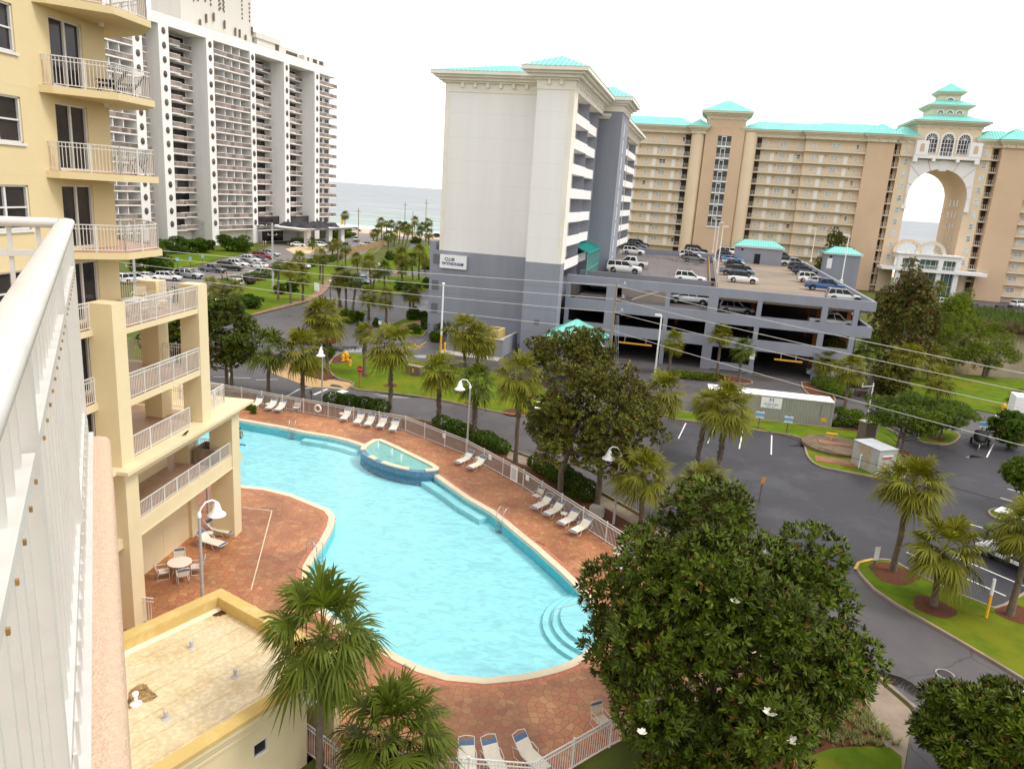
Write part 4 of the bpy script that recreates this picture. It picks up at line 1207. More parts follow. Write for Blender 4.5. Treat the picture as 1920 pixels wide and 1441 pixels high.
for y in (6, 9, 12.5):
    for k in range(3, 12):
        z = ZF[k]
        if z > 0:
            m.box(AX + AR - .06, y, z + .4, AX + AR + .02, y + 1.0, z + 2.1)
m.build_each("jamb_window", GLASSL, resort)
# glazed entrance hall in front of the arch
m = MB(); m.box(41.7, -6, 10.3, 57.7, 0, 11.6); m.box(41.2, -6.5, 11.4, 58.2, 0, 11.8); m.box(37.8, -7, 6.9, 64.5, 0, 7.7)
for x in (41.8, 46.3, 52.2, 56.6):
    m.box(x, -6.1, 0, x + 1.2, -4.9, 10.4)
en = m.build("entrance_porch", OFFWH, resort)
m = MB(); m.box(42, -4.6, 0, 57.5, -4.5, 10.3); m.build("glazing", GLASST, en)
m = MB()
for i in range(12):
    m.box(42.4 + 1.35 * i, -4.68, 0, 42.5 + 1.35 * i, -4.58, 10.3)
for z in (3.2, 8.6):
    m.box(42, -4.68, z, 57.5, -4.58, z + .12)
m.build("mullion", SIGNW, en)
m = MB(); railing(m, [(37.9, -6.9), (64.4, -6.9)], 1.1, 7.7, .35, False, 2.5, .03, .08); m.build("railing", WHITE, en)
for x, y in ((45.0, -1.2), (49.8, -5.9)):
    m = MB()
    for i in range(12):
        t0, t1 = math.pi * i / 12, math.pi * (i + 1) / 12
        for r0, w in ((3.0, .9),):
            a, b = (x + r0 * math.cos(t0), 11.7 + .95 * r0 * math.sin(t0)), (x + r0 * math.cos(t1), 11.7 + .95 * r0 * math.sin(t1))
            a2, b2 = (x + (r0 + w) * math.cos(t0), 11.7 + .95 * (r0 + w) * math.sin(t0)), (x + (r0 + w) * math.cos(t1), 11.7 + .95 * (r0 + w) * math.sin(t1))
            m.add([(p[0], yy, p[1]) for yy in (y, y + 1.2) for p in (a, b, b2, a2)], [(0, 1, 2, 3), (7, 6, 5, 4), (0, 4, 5, 1), (2, 6, 7, 3)])
    o = m.build("arched_pediment", CREAMT if y < -5 else TANL, en)
    m = MB()
    for i in range(1, 8):
        t = math.pi * i / 8
        m.bar((x, y + .5, 11.8), (x + 3 * math.cos(t), y + .5, 11.7 + 2.85 * math.sin(t)), .1, .1)
    m.build("fan_mullion", SIGNW, o)
# ================================================================== white apartment tower
ROOFB = mat("cream_concrete", (.62, .585, .53), .8, .06, .3, stretch=(1, 1, .1), stain=.35, stain_scale=.3, stain_c=(.52, .47, .41))
tower = thing("apartment_tower", "tall white apartment tower with round windows and rows of balconies", "apartment tower", (-84.27, 240.82, 0), R(73))
STR = [(-47.2, -44.15), (-38.5, -35.0), (-20.8, -17.85), (-1.8, .7), (15.5, 18.4), (33.3, 36.4)]
FW, D0 = 3.46, 7.4
m = MB(); m.box(-62, D0, 0, 46.9, 24, 56.3); m.box(-62, 0, 56.3, 48.2, 24, 59.0)
for a, b in STR:
    m.box(a, 0, 0, b, D0 + .5, 56.3)
m.box(-20.8, 2.6, 0, 0, D0, 6.9); m.box(2.5, 0, 0, 15.5, D0, 3.6); m.box(36.4, 1.0, 0, 46.5, 24, 4.4); m.box(36.4, 2.2, 4.4, 46.6, 24, 56.3)
m.build("wall", TOWERW, tower)
m = MB(); m.box(-60, -.02, 58.98, 48.1, 23.9, 59.05)
m.box(-22, 7, 59, 9, 17, 76); m.build("lift_block", ROOFB, tower)
m = MB(); m.box(10, 6, 59, 33, 18, 62.6); m.box(33, 4, 59, 47, 18, 61.6); m.box(9, 5.5, 62.4, 22, 18, 64.0); m.build_each("penthouse", ROOFB, tower)
m = MB()
for x0, x1, z0, z1 in ((19.5, 21.5, 60.4, 62.4), (25.5, 32, 59.6, 61.6), (35, 36, 59.8, 61.2), (38.5, 41, 59.7, 61.3), (42.5, 45, 59.7, 61.3)):
    yy = 3.95 if x0 > 33 else 5.95
    m.box(x0, yy, z0, x1, yy + .1, z1)
m.build_each("penthouse_window", GLASSB, tower)
m = MB()
for i in range(22):
    x = -20 + 29 * random.random()
    yy = 6.7 if i % 3 else 6.8
    if i < 14:
        for k in range(5):
            m.box(x, yy, 66.5 + k * 1.2 + (i % 3) * .5, x + .35, yy + .3, 67.1 + k * 1.2 + (i % 3) * .5)
    else:
        m.box(x, yy - .3, 60 + (i % 4), x + .5, yy, 62.3 + (i % 4))
m.build_each("antenna", WOODG, tower)
rounds = []
for a, b in STR[::-1]:
    for k in range(15):
        def f(m, a=a, b=b, k=k):
            c = ((a + b) / 2, -.0, 54.9 - FW * k)
            n = 16
            vs = [(c[0] + .66 * math.cos(2 * math.pi * i / n), -.12, c[2] + .84 * math.sin(2 * math.pi * i / n)) for i in range(n)]
            vs += [(c[0] + .66 * math.cos(2 * math.pi * i / n), 0, c[2] + .84 * math.sin(2 * math.pi * i / n)) for i in range(n)]
            m.add(vs + [(c[0], -.32, c[2])], [(i, (i + 1) % n, 2 * n) for i in range(n)] + [(i, i + n, (i + 1) % n + n, (i + 1) % n) for i in range(n)])
        rounds.append(f)
DOME = mat("smoked_dome", (.10, .08, .065), .25, .4, .2)
for f in rounds:
    m = MB(); f(m); m.build("round_window", DOME, tower)
BAYS = [(-62, -47.2, 'flush'), (-44.15, -38.5, 'deep'), (-35, -20.8, 'split'), (-17.85, -1.8, 'flush'), (.7, 15.5, 'split'), (18.4, 33.3, 'split'), (36.4, 48.2, 'wrap')]
SLABM = mat("balcony_white", (.80, .78, .75), .8, .06, .6)
for a, b, t in BAYS:
    m = MB()
    yb = D0 - .06 if t != 'wrap' else 2.1
    for k in range(16):
        z = 4.5 + FW * k
        w = b - a
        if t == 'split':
            for q in range(6):  # door glass fills the whole bay, its dark colour standing in for shade
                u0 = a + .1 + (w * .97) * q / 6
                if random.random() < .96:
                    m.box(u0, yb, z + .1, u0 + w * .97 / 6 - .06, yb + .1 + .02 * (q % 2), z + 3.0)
        elif t == 'flush':
            m.box(a + .1, yb, z + .2, a + w * .27, yb + .1, z + 2.8); m.box(a + w * .56, yb, z + .2, a + w * .72, yb + .1, z + 2.7)
        else:
            m.box(a + .6 + w * .1, yb, z + .2, a + w * .42, yb + .2, z + 2.8); m.box(a + w * .58, yb, z + .2, a + w * .78, yb + .2, z + 2.7)
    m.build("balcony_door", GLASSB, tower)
    if t == 'flush':
        m = MB()
        for f in (.3, .52, .74):
            m.box(a + (b - a) * f, .6, 4, a + (b - a) * f + .25, D0, 56.3)
        m.build_each("fin_wall", TOWERW, tower)
CLUT = []
nb = 0
rest = MB(); restp = MB()
order = [(k, bay) for bay in BAYS[::-1] for k in range(16)]
for k, (a, b, t) in order:
    z = 4.5 + FW * k
    w = b - a
    if k == 15 and t != 'x':
        continue
    s, p = MB(), MB()
    if t == 'split':
        segs = [(a, a + w * .52, 2.9), (a + w * .52, b, 5.0)]
    elif t == 'flush':
        segs = [(a, a + w * .3, -.2), (a + w * .3, b, .15)]
    elif t == 'wrap':
        segs = [(a, b, .1)]
    else:
        segs = [(a, b, 4.0)]
    for x0, x1, y0 in segs:
        s.box(x0, y0, z - .3, x1, D0, z + .02); s.box(x0, y0 - .02, z + 1.12, x1, y0 + .12, z + 1.24)
        q = x0
        while q < x1 - .05:
            e_ = min(x1, q + random.uniform(1.2, 2.6)); p.box(q, y0 + .03, z + .02, e_ - .03, y0 + .09, z + 1.12); q = e_
        if random.random() < .5:
            q = random.uniform(x0 + .3, x1 - .8); cl = MB(); cl.box(q, y0 + .8, z + .02, q + .6, y0 + 1.3, z + random.uniform(.8, 1.35)); CLUT.append(cl)
        if t == 'wrap':
            s.box(x1 - .3, y0, z - .3, x1, 20, z + .02); s.box(x1 - .12, y0, z + 1.12, x1 + .02, 20, z + 1.24); p.box(x1 - .1, y0 + .1, z + .02, x1 - .04, 20, z + 1.12)
    if nb < 95:
        o = s.build("balcony", SLABM, tower); p.build("smoked_panel", SMOKE, o); nb += 1
    else:
        rest.add(s.v, s.f); restp.add(p.v, p.f)
o = rest.build("balcony_rest", SLABM, tower); o['kind'] = 'stuff'; restp.build("smoked_panel", SMOKE, o)
m = MB()
for c in CLUT:
    m.add(c.v, c.f)
o = m.build('balcony_clutter', mat('clutter', (.16, .13, .12), .8, .6, .12, island=.9), tower); o['kind'] = 'stuff'
m = MB(); m.box(36.5, .2, .2, 46.3, .95, 4.2); m.box(2.6, -.05, .2, 14, .0, 3.4); m.box(.8, 2.4, 4.7, 33.2, 2.5, 8); m.build_each("lobby_glass", GLASS, tower)
m = MB(); m.add([(2, -15, 4.7), (31, -15, 4.7), (31, 0, 4.7), (2, 0, 4.7), (0, -17, 5.5), (33, -17, 5.5), (33, 0, 5.5), (0, 0, 5.5)], [(0, 3, 2, 1), (4, 5, 6, 7), (0, 1, 5, 4), (1, 2, 6, 5), (2, 3, 7, 6), (3, 0, 4, 7)])
for x in (6, 19, 27):
    m.box(x, -14.5, 0, x + 2.2, -13.3, 4.8)
pc = m.build("entrance_canopy", OFFWH, tower)
m = MB()
for i in range(26):
    x, y = random.uniform(1, 29), random.uniform(-16, -3)
    r_ = random.uniform(1.0, 2.2)
    m.lathe([(r_ * 1.3, 0), (r_, .5), (r_ * .4, .9 + .5 * random.random()), (.05, 1.3)], 7, (x, y, 5.5))
m.build("canopy_roof", mat("dark_shingle", (.045, .045, .05), .8, .4, 2), pc)
# ================================================================== yellow condominium with corner balconies
CO, CANG = (-18.23, 34.0), 84.6
condo = thing("condo_building", "yellow stucco condominium with white railed corner balconies", "apartment building", (*CO, 0), R(CANG))
LC = frame_local(CO, CANG)
SL = [13.93 + 3.13 * j for j in range(6)]
def wall_with_holes(m, x0, x1, z0, z1, holes, y=0.0, depth=.22):
    xs = sorted({x0, x1} | {h[0] for h in holes} | {h[1] for h in holes})
    for a, b in zip(xs[:-1], xs[1:]):
        hs = sorted([h for h in holes if h[0] <= a + 1e-6 and h[1] >= b - 1e-6], key=lambda h: h[2])
        z = z0
        for h in hs:
            if h[2] > z:
                m.add([(a, y, z), (b, y, z), (b, y, h[2]), (a, y, h[2])], [(0, 1, 2, 3)])
            z = h[3]
        if z1 > z:
            m.add([(a, y, z), (b, y, z), (b, y, z1), (a, y, z1)], [(0, 1, 2, 3)])
    for a, b, c, d in holes:
        m.add([(a, y, c), (b, y, c), (b, y, d), (a, y, d), (a, y + depth, c), (b, y + depth, c), (b, y + depth, d), (a, y + depth, d)],
              [(0, 4, 5, 1), (1, 5, 6, 2), (2, 6, 7, 3), (3, 7, 4, 0)])
holes = []
for z in [SL[0] - 3.13 * k for k in range(3, 0, -1)] + SL:
    holes.append((-3.36, -1.46, z + .06, z + 2.6))
    holes.append((-7.4, -5.18, z + .92, z + 2.55))
    holes.append((-12.5, -10.5, z + .92, z + 2.55))
m = MB(); wall_with_holes(m, -45, 0, 0, 42, holes)
m.add([(0, 0, 0), (0, 30, 0), (0, 30, 42), (0, 0, 42)], [(0, 1, 2, 3)])
m.add([(-45, .25, 0), (-45, .25, 42), (-.1, .25, 42), (-.1, .25, 0)], [(0, 1, 2, 3)])
for z in SL + [SL[0] - 3.13]:
    m.box(-4.2 - 30, -.004, z - .22, -4.25, .003, z - .19)
m.build("wall", YELL, condo)
CURT = mat("curtain", (.20, .18, .17), .9, .3, 3, stretch=(6, 6, .1))
for j, (a, b, c, d) in enumerate(holes):
    door = b - a < 2 and b > -2
    m = MB(); m.box(a, .16, c, b, .18, d)
    o = m.build("sliding_door" if door else "window", GLASS, condo)
    m = MB(); f = .07
    m.box(a, .06, c, a + f, .17, d); m.box(b - f, .06, c, b, .17, d); m.box(a, .06, d - f, b, .17, d); m.box(a, .06, c, b, .17, c + f)
    mid = (a + b) / 2
    m.box(mid - .05, .08, c, mid + .05, .17, d)
    if not door:
        zz = (c + d) / 2; m.box(a, .09, zz - .03, b, .17, zz + .03)
        m.box(a - .12, -.07, c - .1, b + .08, .05, c)
    m.build("frame", WHITE, o)
    if door:
        m = MB()
        for i in range(14):
            x = a + .1 + i * .06
            m.box(x, .20 + .02 * (i % 2), c + .05, x + .05, .23 + .02 * (i % 2), d)
        m.build("curtain", CURT, o)
    else:
        m = MB()
        for i in range(22):
            m.box(a + .05, .19, c + .06 + i * .07, b - .05, .21, c + .085 + i * .07)
        m.build("blind", mat("dark_blind", (.07, .07, .075), .6, .1, 2) if not bpy.data.materials.get("dark_blind") else bpy.data.materials["dark_blind"], o)
BPOLY_W = [(-18.63, 29.83), (-18.15, 29.95), (-16.28, 31.15), (-16.02, 33.6), (-17.3, 35.45), (-19.6, 36.9)]
BP = [LC(p) for p in BPOLY_W]
BP[0] = (BP[0][0], .0)
TILE = mat("terracotta_tile", (.52, .30, .20), .7, .1, 2)
balcs = []
for j, z in enumerate(SL[1:], 1):
    m = MB(); m.prism(BP + [(BP[-1][0], BP[-1][1] + .0), (.0, BP[-1][1]), (.0, .0)], z - .27, z)
    o = m.build("balcony", YELL, condo)
    m = MB(); q = offset(BP + [(.0, BP[-1][1]), (.0, 0)], -.04); m.sheet(q, z + .004); m.build("floor_tile", TILE, o)
    rp = offset(BP + [(.0, BP[-1][1]), (.0, 0)], -.16)[:len(BP)]
    rp[0] = (rp[0][0], .03)
    m = MB(); railing(m, rp, 1.1, z, .118, True, 1.35); m.build("railing", WHITE, o)
    m = MB(); m.box(-1.0, -.6, z - .42, -.86, -.46, z - .27); m.build("soffit_lamp", PVCW, o)
    balcs.append(o)
def cw(x, y, z):
    v = condo.matrix_basis @ Vector((x, y, z)); return v
# ================================================================== terraces wrapped round the condominium
TO = (-16.40, 31.06)
terr = thing("terrace_structure", "cream and yellow column structure carrying stacked railed terraces above the pool", "terrace", (*TO, 0), R(CANG))
m = MB(); m.box(-1.07, 0, 7.9, -.19, 1.1, 15.06); m.build("column", CREAM, terr)
m = MB(); m.box(5.73, 0, 8.0, 6.62, 1.0, 15.1); m.build("column", CREAM, terr)
m = MB(); m.box(5.75, 2.2, 8.0, 6.65, 3.15, 15.1); m.build("column", CREAM, terr)
m = MB(); m.box(-.93, 0, 0, 0, 1.1, 7.4); m.build("column", CREAM, terr)
m = MB(); m.box(8.83, 0, 0, 9.72, 1.35, 7.5); m.build("column", CREAM, terr)
TER = mat("terrace_floor", (.46, .30, .205), .55, .12, .8, stain=.6, stain_scale=.5, stain_c=(.33, .2, .13), rvar=-.3)
for nm, z, th in (("upper", 13.93, .24), ("lower", 10.80, .3)):
    m = MB(); m.prism([(-1.0, .03), (6.55, .03), (6.55, 7.5), (2.76, 7.5), (2.76, 2.1), (-9, 2.1), (-9, .9), (-1.0, .9)], z - th, z - .01)
    o = m.build("terrace_slab", CREAM, terr)
    m = MB(); m.sheet([(-.9, .1), (6.45, .1), (6.45, 7.4), (2.8, 7.4), (2.8, 2.08), (-9, 2.08), (-9, 1.0), (-.9, 1.0)], z + .002); m.build("floor", TER, o)
    m = MB(); railing(m, [(-.19, .08), (5.72, .08)], 1.13, z, .118, True, 1.12); railing(m, [(6.1, 1.0), (6.1, 2.2)], 1.13, z, .118, True, 1.2)
    railing(m, [(6.1, 3.15), (6.1, 7.3)], 1.13, z, .118, True, 1.4); railing(m, [(-9, 1.0), (-1.1, 1.0)], 1.13, z, .118, True, 1.4)
    m.build("railing", WHITE, o)
m = MB()
poly = [(-1.0, -.02), (9.8, -.02), (9.8, 8), (2.77, 8), (2.77, 2.1), (-9, 2.1), (-9, .5), (-1.0, .5)]
m.prism(poly, 7.3, 7.62)
for i, (ov, z0, z1) in enumerate(((.15, 7.62, 7.72), (.32, 7.72, 7.82), (.52, 7.82, 7.98))):
    m.prism([(-1.0 - ov, -.02 - ov), (9.8 + ov * 1.4, -.02 - ov), (9.8 + ov * 1.4, 8.1), (2.77, 8.1), (2.77, 2.1), (-9, 2.1), (-9, .5 - ov), (-1 - ov, .5 - ov)], z0, z1)
m.build("cornice", CREAM, terr)
m = MB(); m.sheet([(-.1, .55), (5.6, .55), (7.3, .9), (7.7, 7), (2.8, 7), (2.8, 2.08), (-8, 2.08), (-8, 1.1), (-.1, 1.1)], 7.985); m.build("floor", TER, terr)
m = MB(); railing(m, [(-.19, .3), (5.0, .3)], 1.0, 7.98, .118, False, 1.7); railing(m, [(7.75, .75), (7.75, 3.2)], 1.13, 7.98, .118, True, 1.2)
railing(m, [(6.9, .55), (9.5, .75), (9.3, 3.2)], 1.05, 7.98, .118, True, 1.1); m.build("railing", WHITE, terr)
m = MB(); m.box(7.8, 3.3, 7.98, 9.7, 7.5, 8.9); m.build("parapet", CREAM, terr)
m = MB(); m.box(0, .05, 4.36, 8.83, .28, 5.05); m.box(0, .0, 4.3, 8.83, .3, 4.355); m.build("parapet", CREAM, terr)
m = MB(); m.prism([(-8, .3), (10.6, .3), (10.6, 9), (-8, 9)], 4.1, 4.55); m.build("floor_slab", CREAM, terr)
m = MB(); m.sheet([(-.0, .3), (10.5, .3), (10.5, 8.9), (-8, 8.9), (-8, 1.2), (0, 1.2)], 4.556); m.build("floor", TER, terr)
m = MB(); railing(m, [(.0, .16), (8.8, .16)], .78, 5.05, .12, False, 1.15); railing(m, [(9.75, 1.4), (9.75, 5)], 1.0, 4.56, .12, False, 1.2); m.build("railing", WHITE, terr)
m = MB(); m.box(-8, 2.45, 0, 8.7, 2.7, 4.1); m.box(-8, 3.2, 4.56, 7.6, 3.4, 7.3); m.build("wall", CREAM, terr)
for x, y in ((8.2, 2.25), (9.2, 5.5)):
    m = MB(); m.box(x, y, 0, x + .8, y + .9, 7.3); m.build("column", CREAM, terr)
m = MB()
for x in (2.4, 5.6):
    m.box(x, 2.44, 0, x + .012, 2.447, 4.0)
m.build("wall_joint", CREAMT, terr)
def tw(x, y, z):
    return terr.matrix_basis @ Vector((x, y, z))
pl = thing("planter_box", "weathered wooden planter box on the covered terrace", "planter", tuple(tw(8.25, .75, 4.56)), R(CANG))
m = MB()
for x0, y0, x1, y1 in ((0, 0, 1.3, .06), (0, 1.2, 1.3, 1.26), (0, .06, .06, 1.2), (1.24, .06, 1.3, 1.2)):
    m.box(x0, y0, 0, x1, y1, .95)
for i in range(11):
    m.box(-.015, .04 + i * .11, .03, 0, .13 + i * .11, .92); m.box(.04 + i * .11, -.015, .03, .13 + i * .11, 0, .92)
m.build("box", WOODP, pl); m = MB(); m.box(.06, .06, .3, 1.24, 1.2, .34); m.build("soil", BLACK, pl)
# ================================================================== the balcony the photographer stands on
OB = (-2.233, 3.698)
own = thing("near_balcony", "white railed balcony with peach stucco ledge running out of the foreground", "balcony", (*OB, 0), R(-60.8))
ZB = 19.13
# local x: along the rail towards the camera; y: to the left of that = outside
m = MB(); m.box(-.06, -2.5, ZB - .3, 7, -.02, ZB - .012)
m.build("floor_slab", PEACH, own)
m = MB(); pr = [(-.06, ZB - .30), (-.06, ZB - .015), (-.02, ZB - .004)]
NS = 28
vs, fs = [], []
prof = [(-.06, -.02), (.075, -.02), (.112, -.028), (.128, -.05), (.13, -.4)]
xs = [-.075, -.055, -.02] + [k * .25 for k in range(1, 30)]
for i, x in enumerate(xs):
    k = (.0, .75, .95)[i] if i < 3 else 1
    for (y, z) in prof:
        vs.append((x, y if y < 0 else y * (.7 + .3 * k), ZB + z - (.05 * (1 - k))))
n5 = len(prof)
for i in range(len(xs) - 1):
    for j in range(n5 - 1):
        fs.append((i * n5 + j, (i + 1) * n5 + j, (i + 1) * n5 + j + 1, i * n5 + j + 1))
fs.append(tuple(range(n5)))
m.add(vs, fs)
m.build("ledge", PEACH, own, smooth=60)
hr = 1.115
m = MB()      # top rail: rounded cap
cap = [(-.037, 0), (-.039, .018), (-.03, .03), (0, .035), (.03, .03), (.039, .018), (.037, 0), (.022, -.012), (-.022, -.012)]
n9 = len(cap)
vs = [(x, y, ZB + hr - .04 + z) for x in (-.038, 7) for y, z in cap]
m.add(vs, [(i, (i + 1) % n9, (i + 1) % n9 + n9, i + n9) for i in range(n9)] + [tuple(range(n9 - 1, -1, -1))])
vs = [(x, y, ZB + hr - .04 + z) for y in (-.03, -3.5) for x, z in cap]
m.add(vs, [(i, i + n9, (i + 1) % n9 + n9, (i + 1) % n9) for i in range(n9)])
m.build("top_rail", RAILW, own, smooth=50)
m = MB()
for z, w in ((hr - .175, .018), (.1, .02)):
    if z < .5:
        m.box(-.02, -.02, ZB + z - .02, 7, .02, ZB + z + .02)
    m.box(-.02, -3.5, ZB + z - .015, .02, -.02, ZB + z + .015)
m.build("lower_rail", RAILW, own)
m = MB()
for k in range(5):
    m.box(.05 + k * 1.41, -.012, ZB + .86, 1.36 + k * 1.41, .024, ZB + .885)
m.build("sub_rail", RAILW, own)
for i in range(60):
    x = .0 + i * .1175
    post = i % 12 == 0
    m = MB()
    w = .026 if post else .0095
    m.box(x - w, -w, ZB + (.0 if post else .1), x + w, w, ZB + hr - .04)
    m.build("post" if post else "picket", RAILW, own)
for i in range(1, 28):
    y = -i * .1175
    post = i % 12 == 0
    w = .026 if post else .0095
    m = MB(); m.box(-w, y - w, ZB + .1, w, y + w, ZB + hr - .04)
    m.build("post" if post else "picket", RAILW, own)
m = MB()
BRASS = mat("rusty_bracket", (.40, .25, .10), .5, .3, 30, metal=.4)
for i in [q for q in range(1, 48) if q % 12]:
    x = i * .1175
    m.box(x - .003, .0245, ZB + .853, x + .003, .029, ZB + .861)
m.build_each("screw", BRASS, own)
m = MB()
for i in range(40):
    x = .06 + i * .1175
    m.box(x, .022, ZB - .006, x + .012, .03, ZB + .1)
m.build_each("bracket", RAILW, own)
m = MB(); m.box(-.02, -.03, ZB - .019, 7, .05, ZB + .004); m.build("base_rail", RAILW, own)
# ================================================================== pool house
PB = (-5.66, 24.07)
ph = thing("pool_house", "low cream pool house with flat yellow parapet roof and stained membrane", "pool house", (*PB, 0), R(57))
# local x along the front (negative = towards the camera), y to the left/inside
LX, DY = -19.0, 7.1
m = MB()
wall_with_holes(m, LX, 0, 0, 2.9, [(-1.55, -.26, 0, 2.32), (-3.82, -3.22, 1.7, 2.28)], 0, .25)
m.add([(0, 0, 0), (0, DY, 0), (0, DY, 2.9), (0, 0, 2.9)], [(0, 1, 2, 3)]); m.add([(LX, DY, 0), (LX, DY, 2.9), (0, DY, 2.9), (0, DY, 0)], [(3, 2, 1, 0)])
m.box(-1.9, .25, 0, -1.55, 1.8, 2.6); m.box(-.26, .25, 0, -.02, 1.8, 2.6); m.box(-1.9, 1.8, 0, -.02, 2.0, 2.6)
m.build("wall", CREAM, ph)
m = MB(); m.box(-1.55, .26, 2.32, -.26, 1.8, 2.5); m.build("porch_ceiling", CREAM, ph)
m = MB(); m.box(LX, -.06, 2.85, .06, DY + .06, 2.95)
m.build("ceiling_slab", CREAM, ph)
m = MB()
for ov, z0, z1 in ((.05, 2.95, 3.12), (.12, 3.12, 3.3), (.2, 3.3, 3.45)):
    m.box(LX, -ov, z0, ov, .25, z1); m.box(LX, DY - .25, z0, ov, DY + ov, z1); m.box(-.25, .25, z0, ov, DY - .25, z1)
m.build("cornice", CREAM, ph)
m = MB()
CAPY = mat("yellow_cap", (.60, .42, .14), .8, .1, .7, c2=(.54, .39, .15), stain=.45, stain_scale=.7, stain_c=(.70, .56, .28), bump=.15, bscale=30)
m.box(LX, -.22, 3.45, .22, .30, 3.60); m.box(LX, DY - .30, 3.45, .22, DY + .22, 3.60); m.box(-.30, .30, 3.45, .22, DY - .30, 3.60)
m.build("parapet_cap", CAPY, ph)
m = MB(); m.box(LX, .25, 3.0, -.25, .28, 3.45); m.box(LX, DY - .28, 3.0, -.25, DY - .25, 3.45); m.box(-.28, .28, 3.0, -.25, DY - .28, 3.45)
m.build("parapet_inner", CAPY, ph)
def roof_mat():
    m_, n, l, b = nodes_of("roof_membrane")
    tcn = n.new("ShaderNodeTexCoord")
    t = n.new("ShaderNodeTexNoise"); t.inputs['Scale'].default_value = .6; t.inputs['Detail'].default_value = 9; t.inputs['Roughness'].default_value = .7
    l.new(tcn.outputs['Object'], t.inputs['Vector'])
    r = n.new("ShaderNodeValToRGB"); e = r.color_ramp.elements
    e[0].position = .28; e[0].color = (.56, .41, .21, 1); e[1].position = .66; e[1].color = (.72, .61, .42, 1)
    q = e.new(.45); q.color = (.67, .54, .33, 1)
    l.new(t.outputs['Fac'], r.inputs[0])
    sp = n.new("ShaderNodeSeparateXYZ"); l.new(tcn.outputs['Object'], sp.inputs[0])
    w = n.new("ShaderNodeMath"); w.operation = 'PINGPONG'; w.inputs[1].default_value = .5; l.new(sp.outputs[1], w.inputs[0])
    lt = n.new("ShaderNodeMath"); lt.operation = 'LESS_THAN'; lt.inputs[1].default_value = .035; l.new(w.outputs[0], lt.inputs[0])
    mr = n.new("ShaderNodeMath"); mr.operation = 'MULTIPLY'; mr.inputs[1].default_value = .55; l.new(lt.outputs[0], mr.inputs[0])
    x = n.new("ShaderNodeMixRGB"); l.new(mr.outputs[0], x.inputs[0]); l.new(r.outputs[0], x.inputs[1]); x.inputs[2].default_value = (.52, .38, .2, 1)
    t2 = n.new("ShaderNodeTexNoise"); t2.inputs['Scale'].default_value = 7; t2.inputs['Detail'].default_value = 4; l.new(tcn.outputs['Object'], t2.inputs['Vector'])
    r2 = n.new("ShaderNodeValToRGB"); r2.color_ramp.elements[0].position = .45; r2.color_ramp.elements[0].color = (.86, .86, .86, 1); r2.color_ramp.elements[1].position = .6; r2.color_ramp.elements[1].color = (1.04, 1.04, 1.04, 1)
    l.new(t2.outputs['Fac'], r2.inputs[0])
    mu = n.new("ShaderNodeMixRGB"); mu.blend_type = 'MULTIPLY'; mu.inputs[0].default_value = 1; l.new(x.outputs[0], mu.inputs[1]); l.new(r2.outputs[0], mu.inputs[2])
    l.new(mu.outputs[0], b.inputs['Base Color']); b.inputs['Roughness'].default_value = .45
    bp = n.new("ShaderNodeBump"); bp.inputs['Strength'].default_value = .3; bp.inputs['Distance'].default_value = .02; l.new(t2.outputs['Fac'], bp.inputs['Height']); l.new(bp.outputs[0], b.inputs['Normal'])
    return m_
m = MB(); m.box(LX, .28, 2.96, -.28, DY - .28, 3.06); m.build("roof_membrane", roof_mat(), ph)
m = MB()
for z in (0, 1):
    y0 = .28 if z == 0 else DY - .5
    m.add([(LX, y0, 3.061), (-.28, y0, 3.061), (-.28, y0 + .22, 3.061 if z == 0 else 3.13), (LX, y0 + .22, 3.061 if z == 0 else 3.13)], [(0, 1, 2, 3)])
m.build("flashing", mat("pale_flashing", (.74, .66, .48), .5, .1, 1), ph)
def roof_pt(px, z=3.06):
    p = G(*px, z); f = frame_local(PB, 57)(p); return (f[0], f[1], z)
for px in ((359, 1214), (441, 1268), (311, 1346)):
    x, y, z = roof_pt(px); m = MB(); m.lathe([(.16, 0), (.1, .03), (.055, .05), (.055, .2), (.075, .21), (.075, .29), (.02, .32)], 12, (x, y, z)); m.build("roof_vent", mat("vent_grey", (.45, .45, .45), .5, .1, 4), ph)
x, y, z = roof_pt((255, 1318)); m = MB(); m.lathe([(.2, 0), (.12, .05), (.06, .08), (.06, .32), (.1, .33), (.1, .42), (.0, .46)], 12, (x, y, z)); m.build("roof_vent", PVCW, ph)
def blotch(px_list, mt_, name):
    pl = smooth_poly([roof_pt(p)[:2] for p in px_list], 2); r = random.Random(len(pl))
    m = MB(); m.sheet([(x + r.uniform(-.05, .05), y + r.uniform(-.05, .05)) for x, y in pl], 3.066); m.build(name, mt_, ph)
LEAFY = mat("leaf_litter", (.16, .07, .025), .9, .6, 18, c2=(.04, .018, .01), bump=.6)
blotch([(396, 1152), (404, 1137), (424, 1125), (437, 1128), (436, 1143), (420, 1152), (406, 1156)], LEAFY, "leaf_litter")
blotch([(238, 1332), (240, 1300), (256, 1284), (275, 1280), (283, 1292), (298, 1304), (285, 1312), (266, 1316), (250, 1322)], mat("mildew", (.09, .045, .02), .8, .8, 6, c2=(.50, .33, .14)), "mildew")
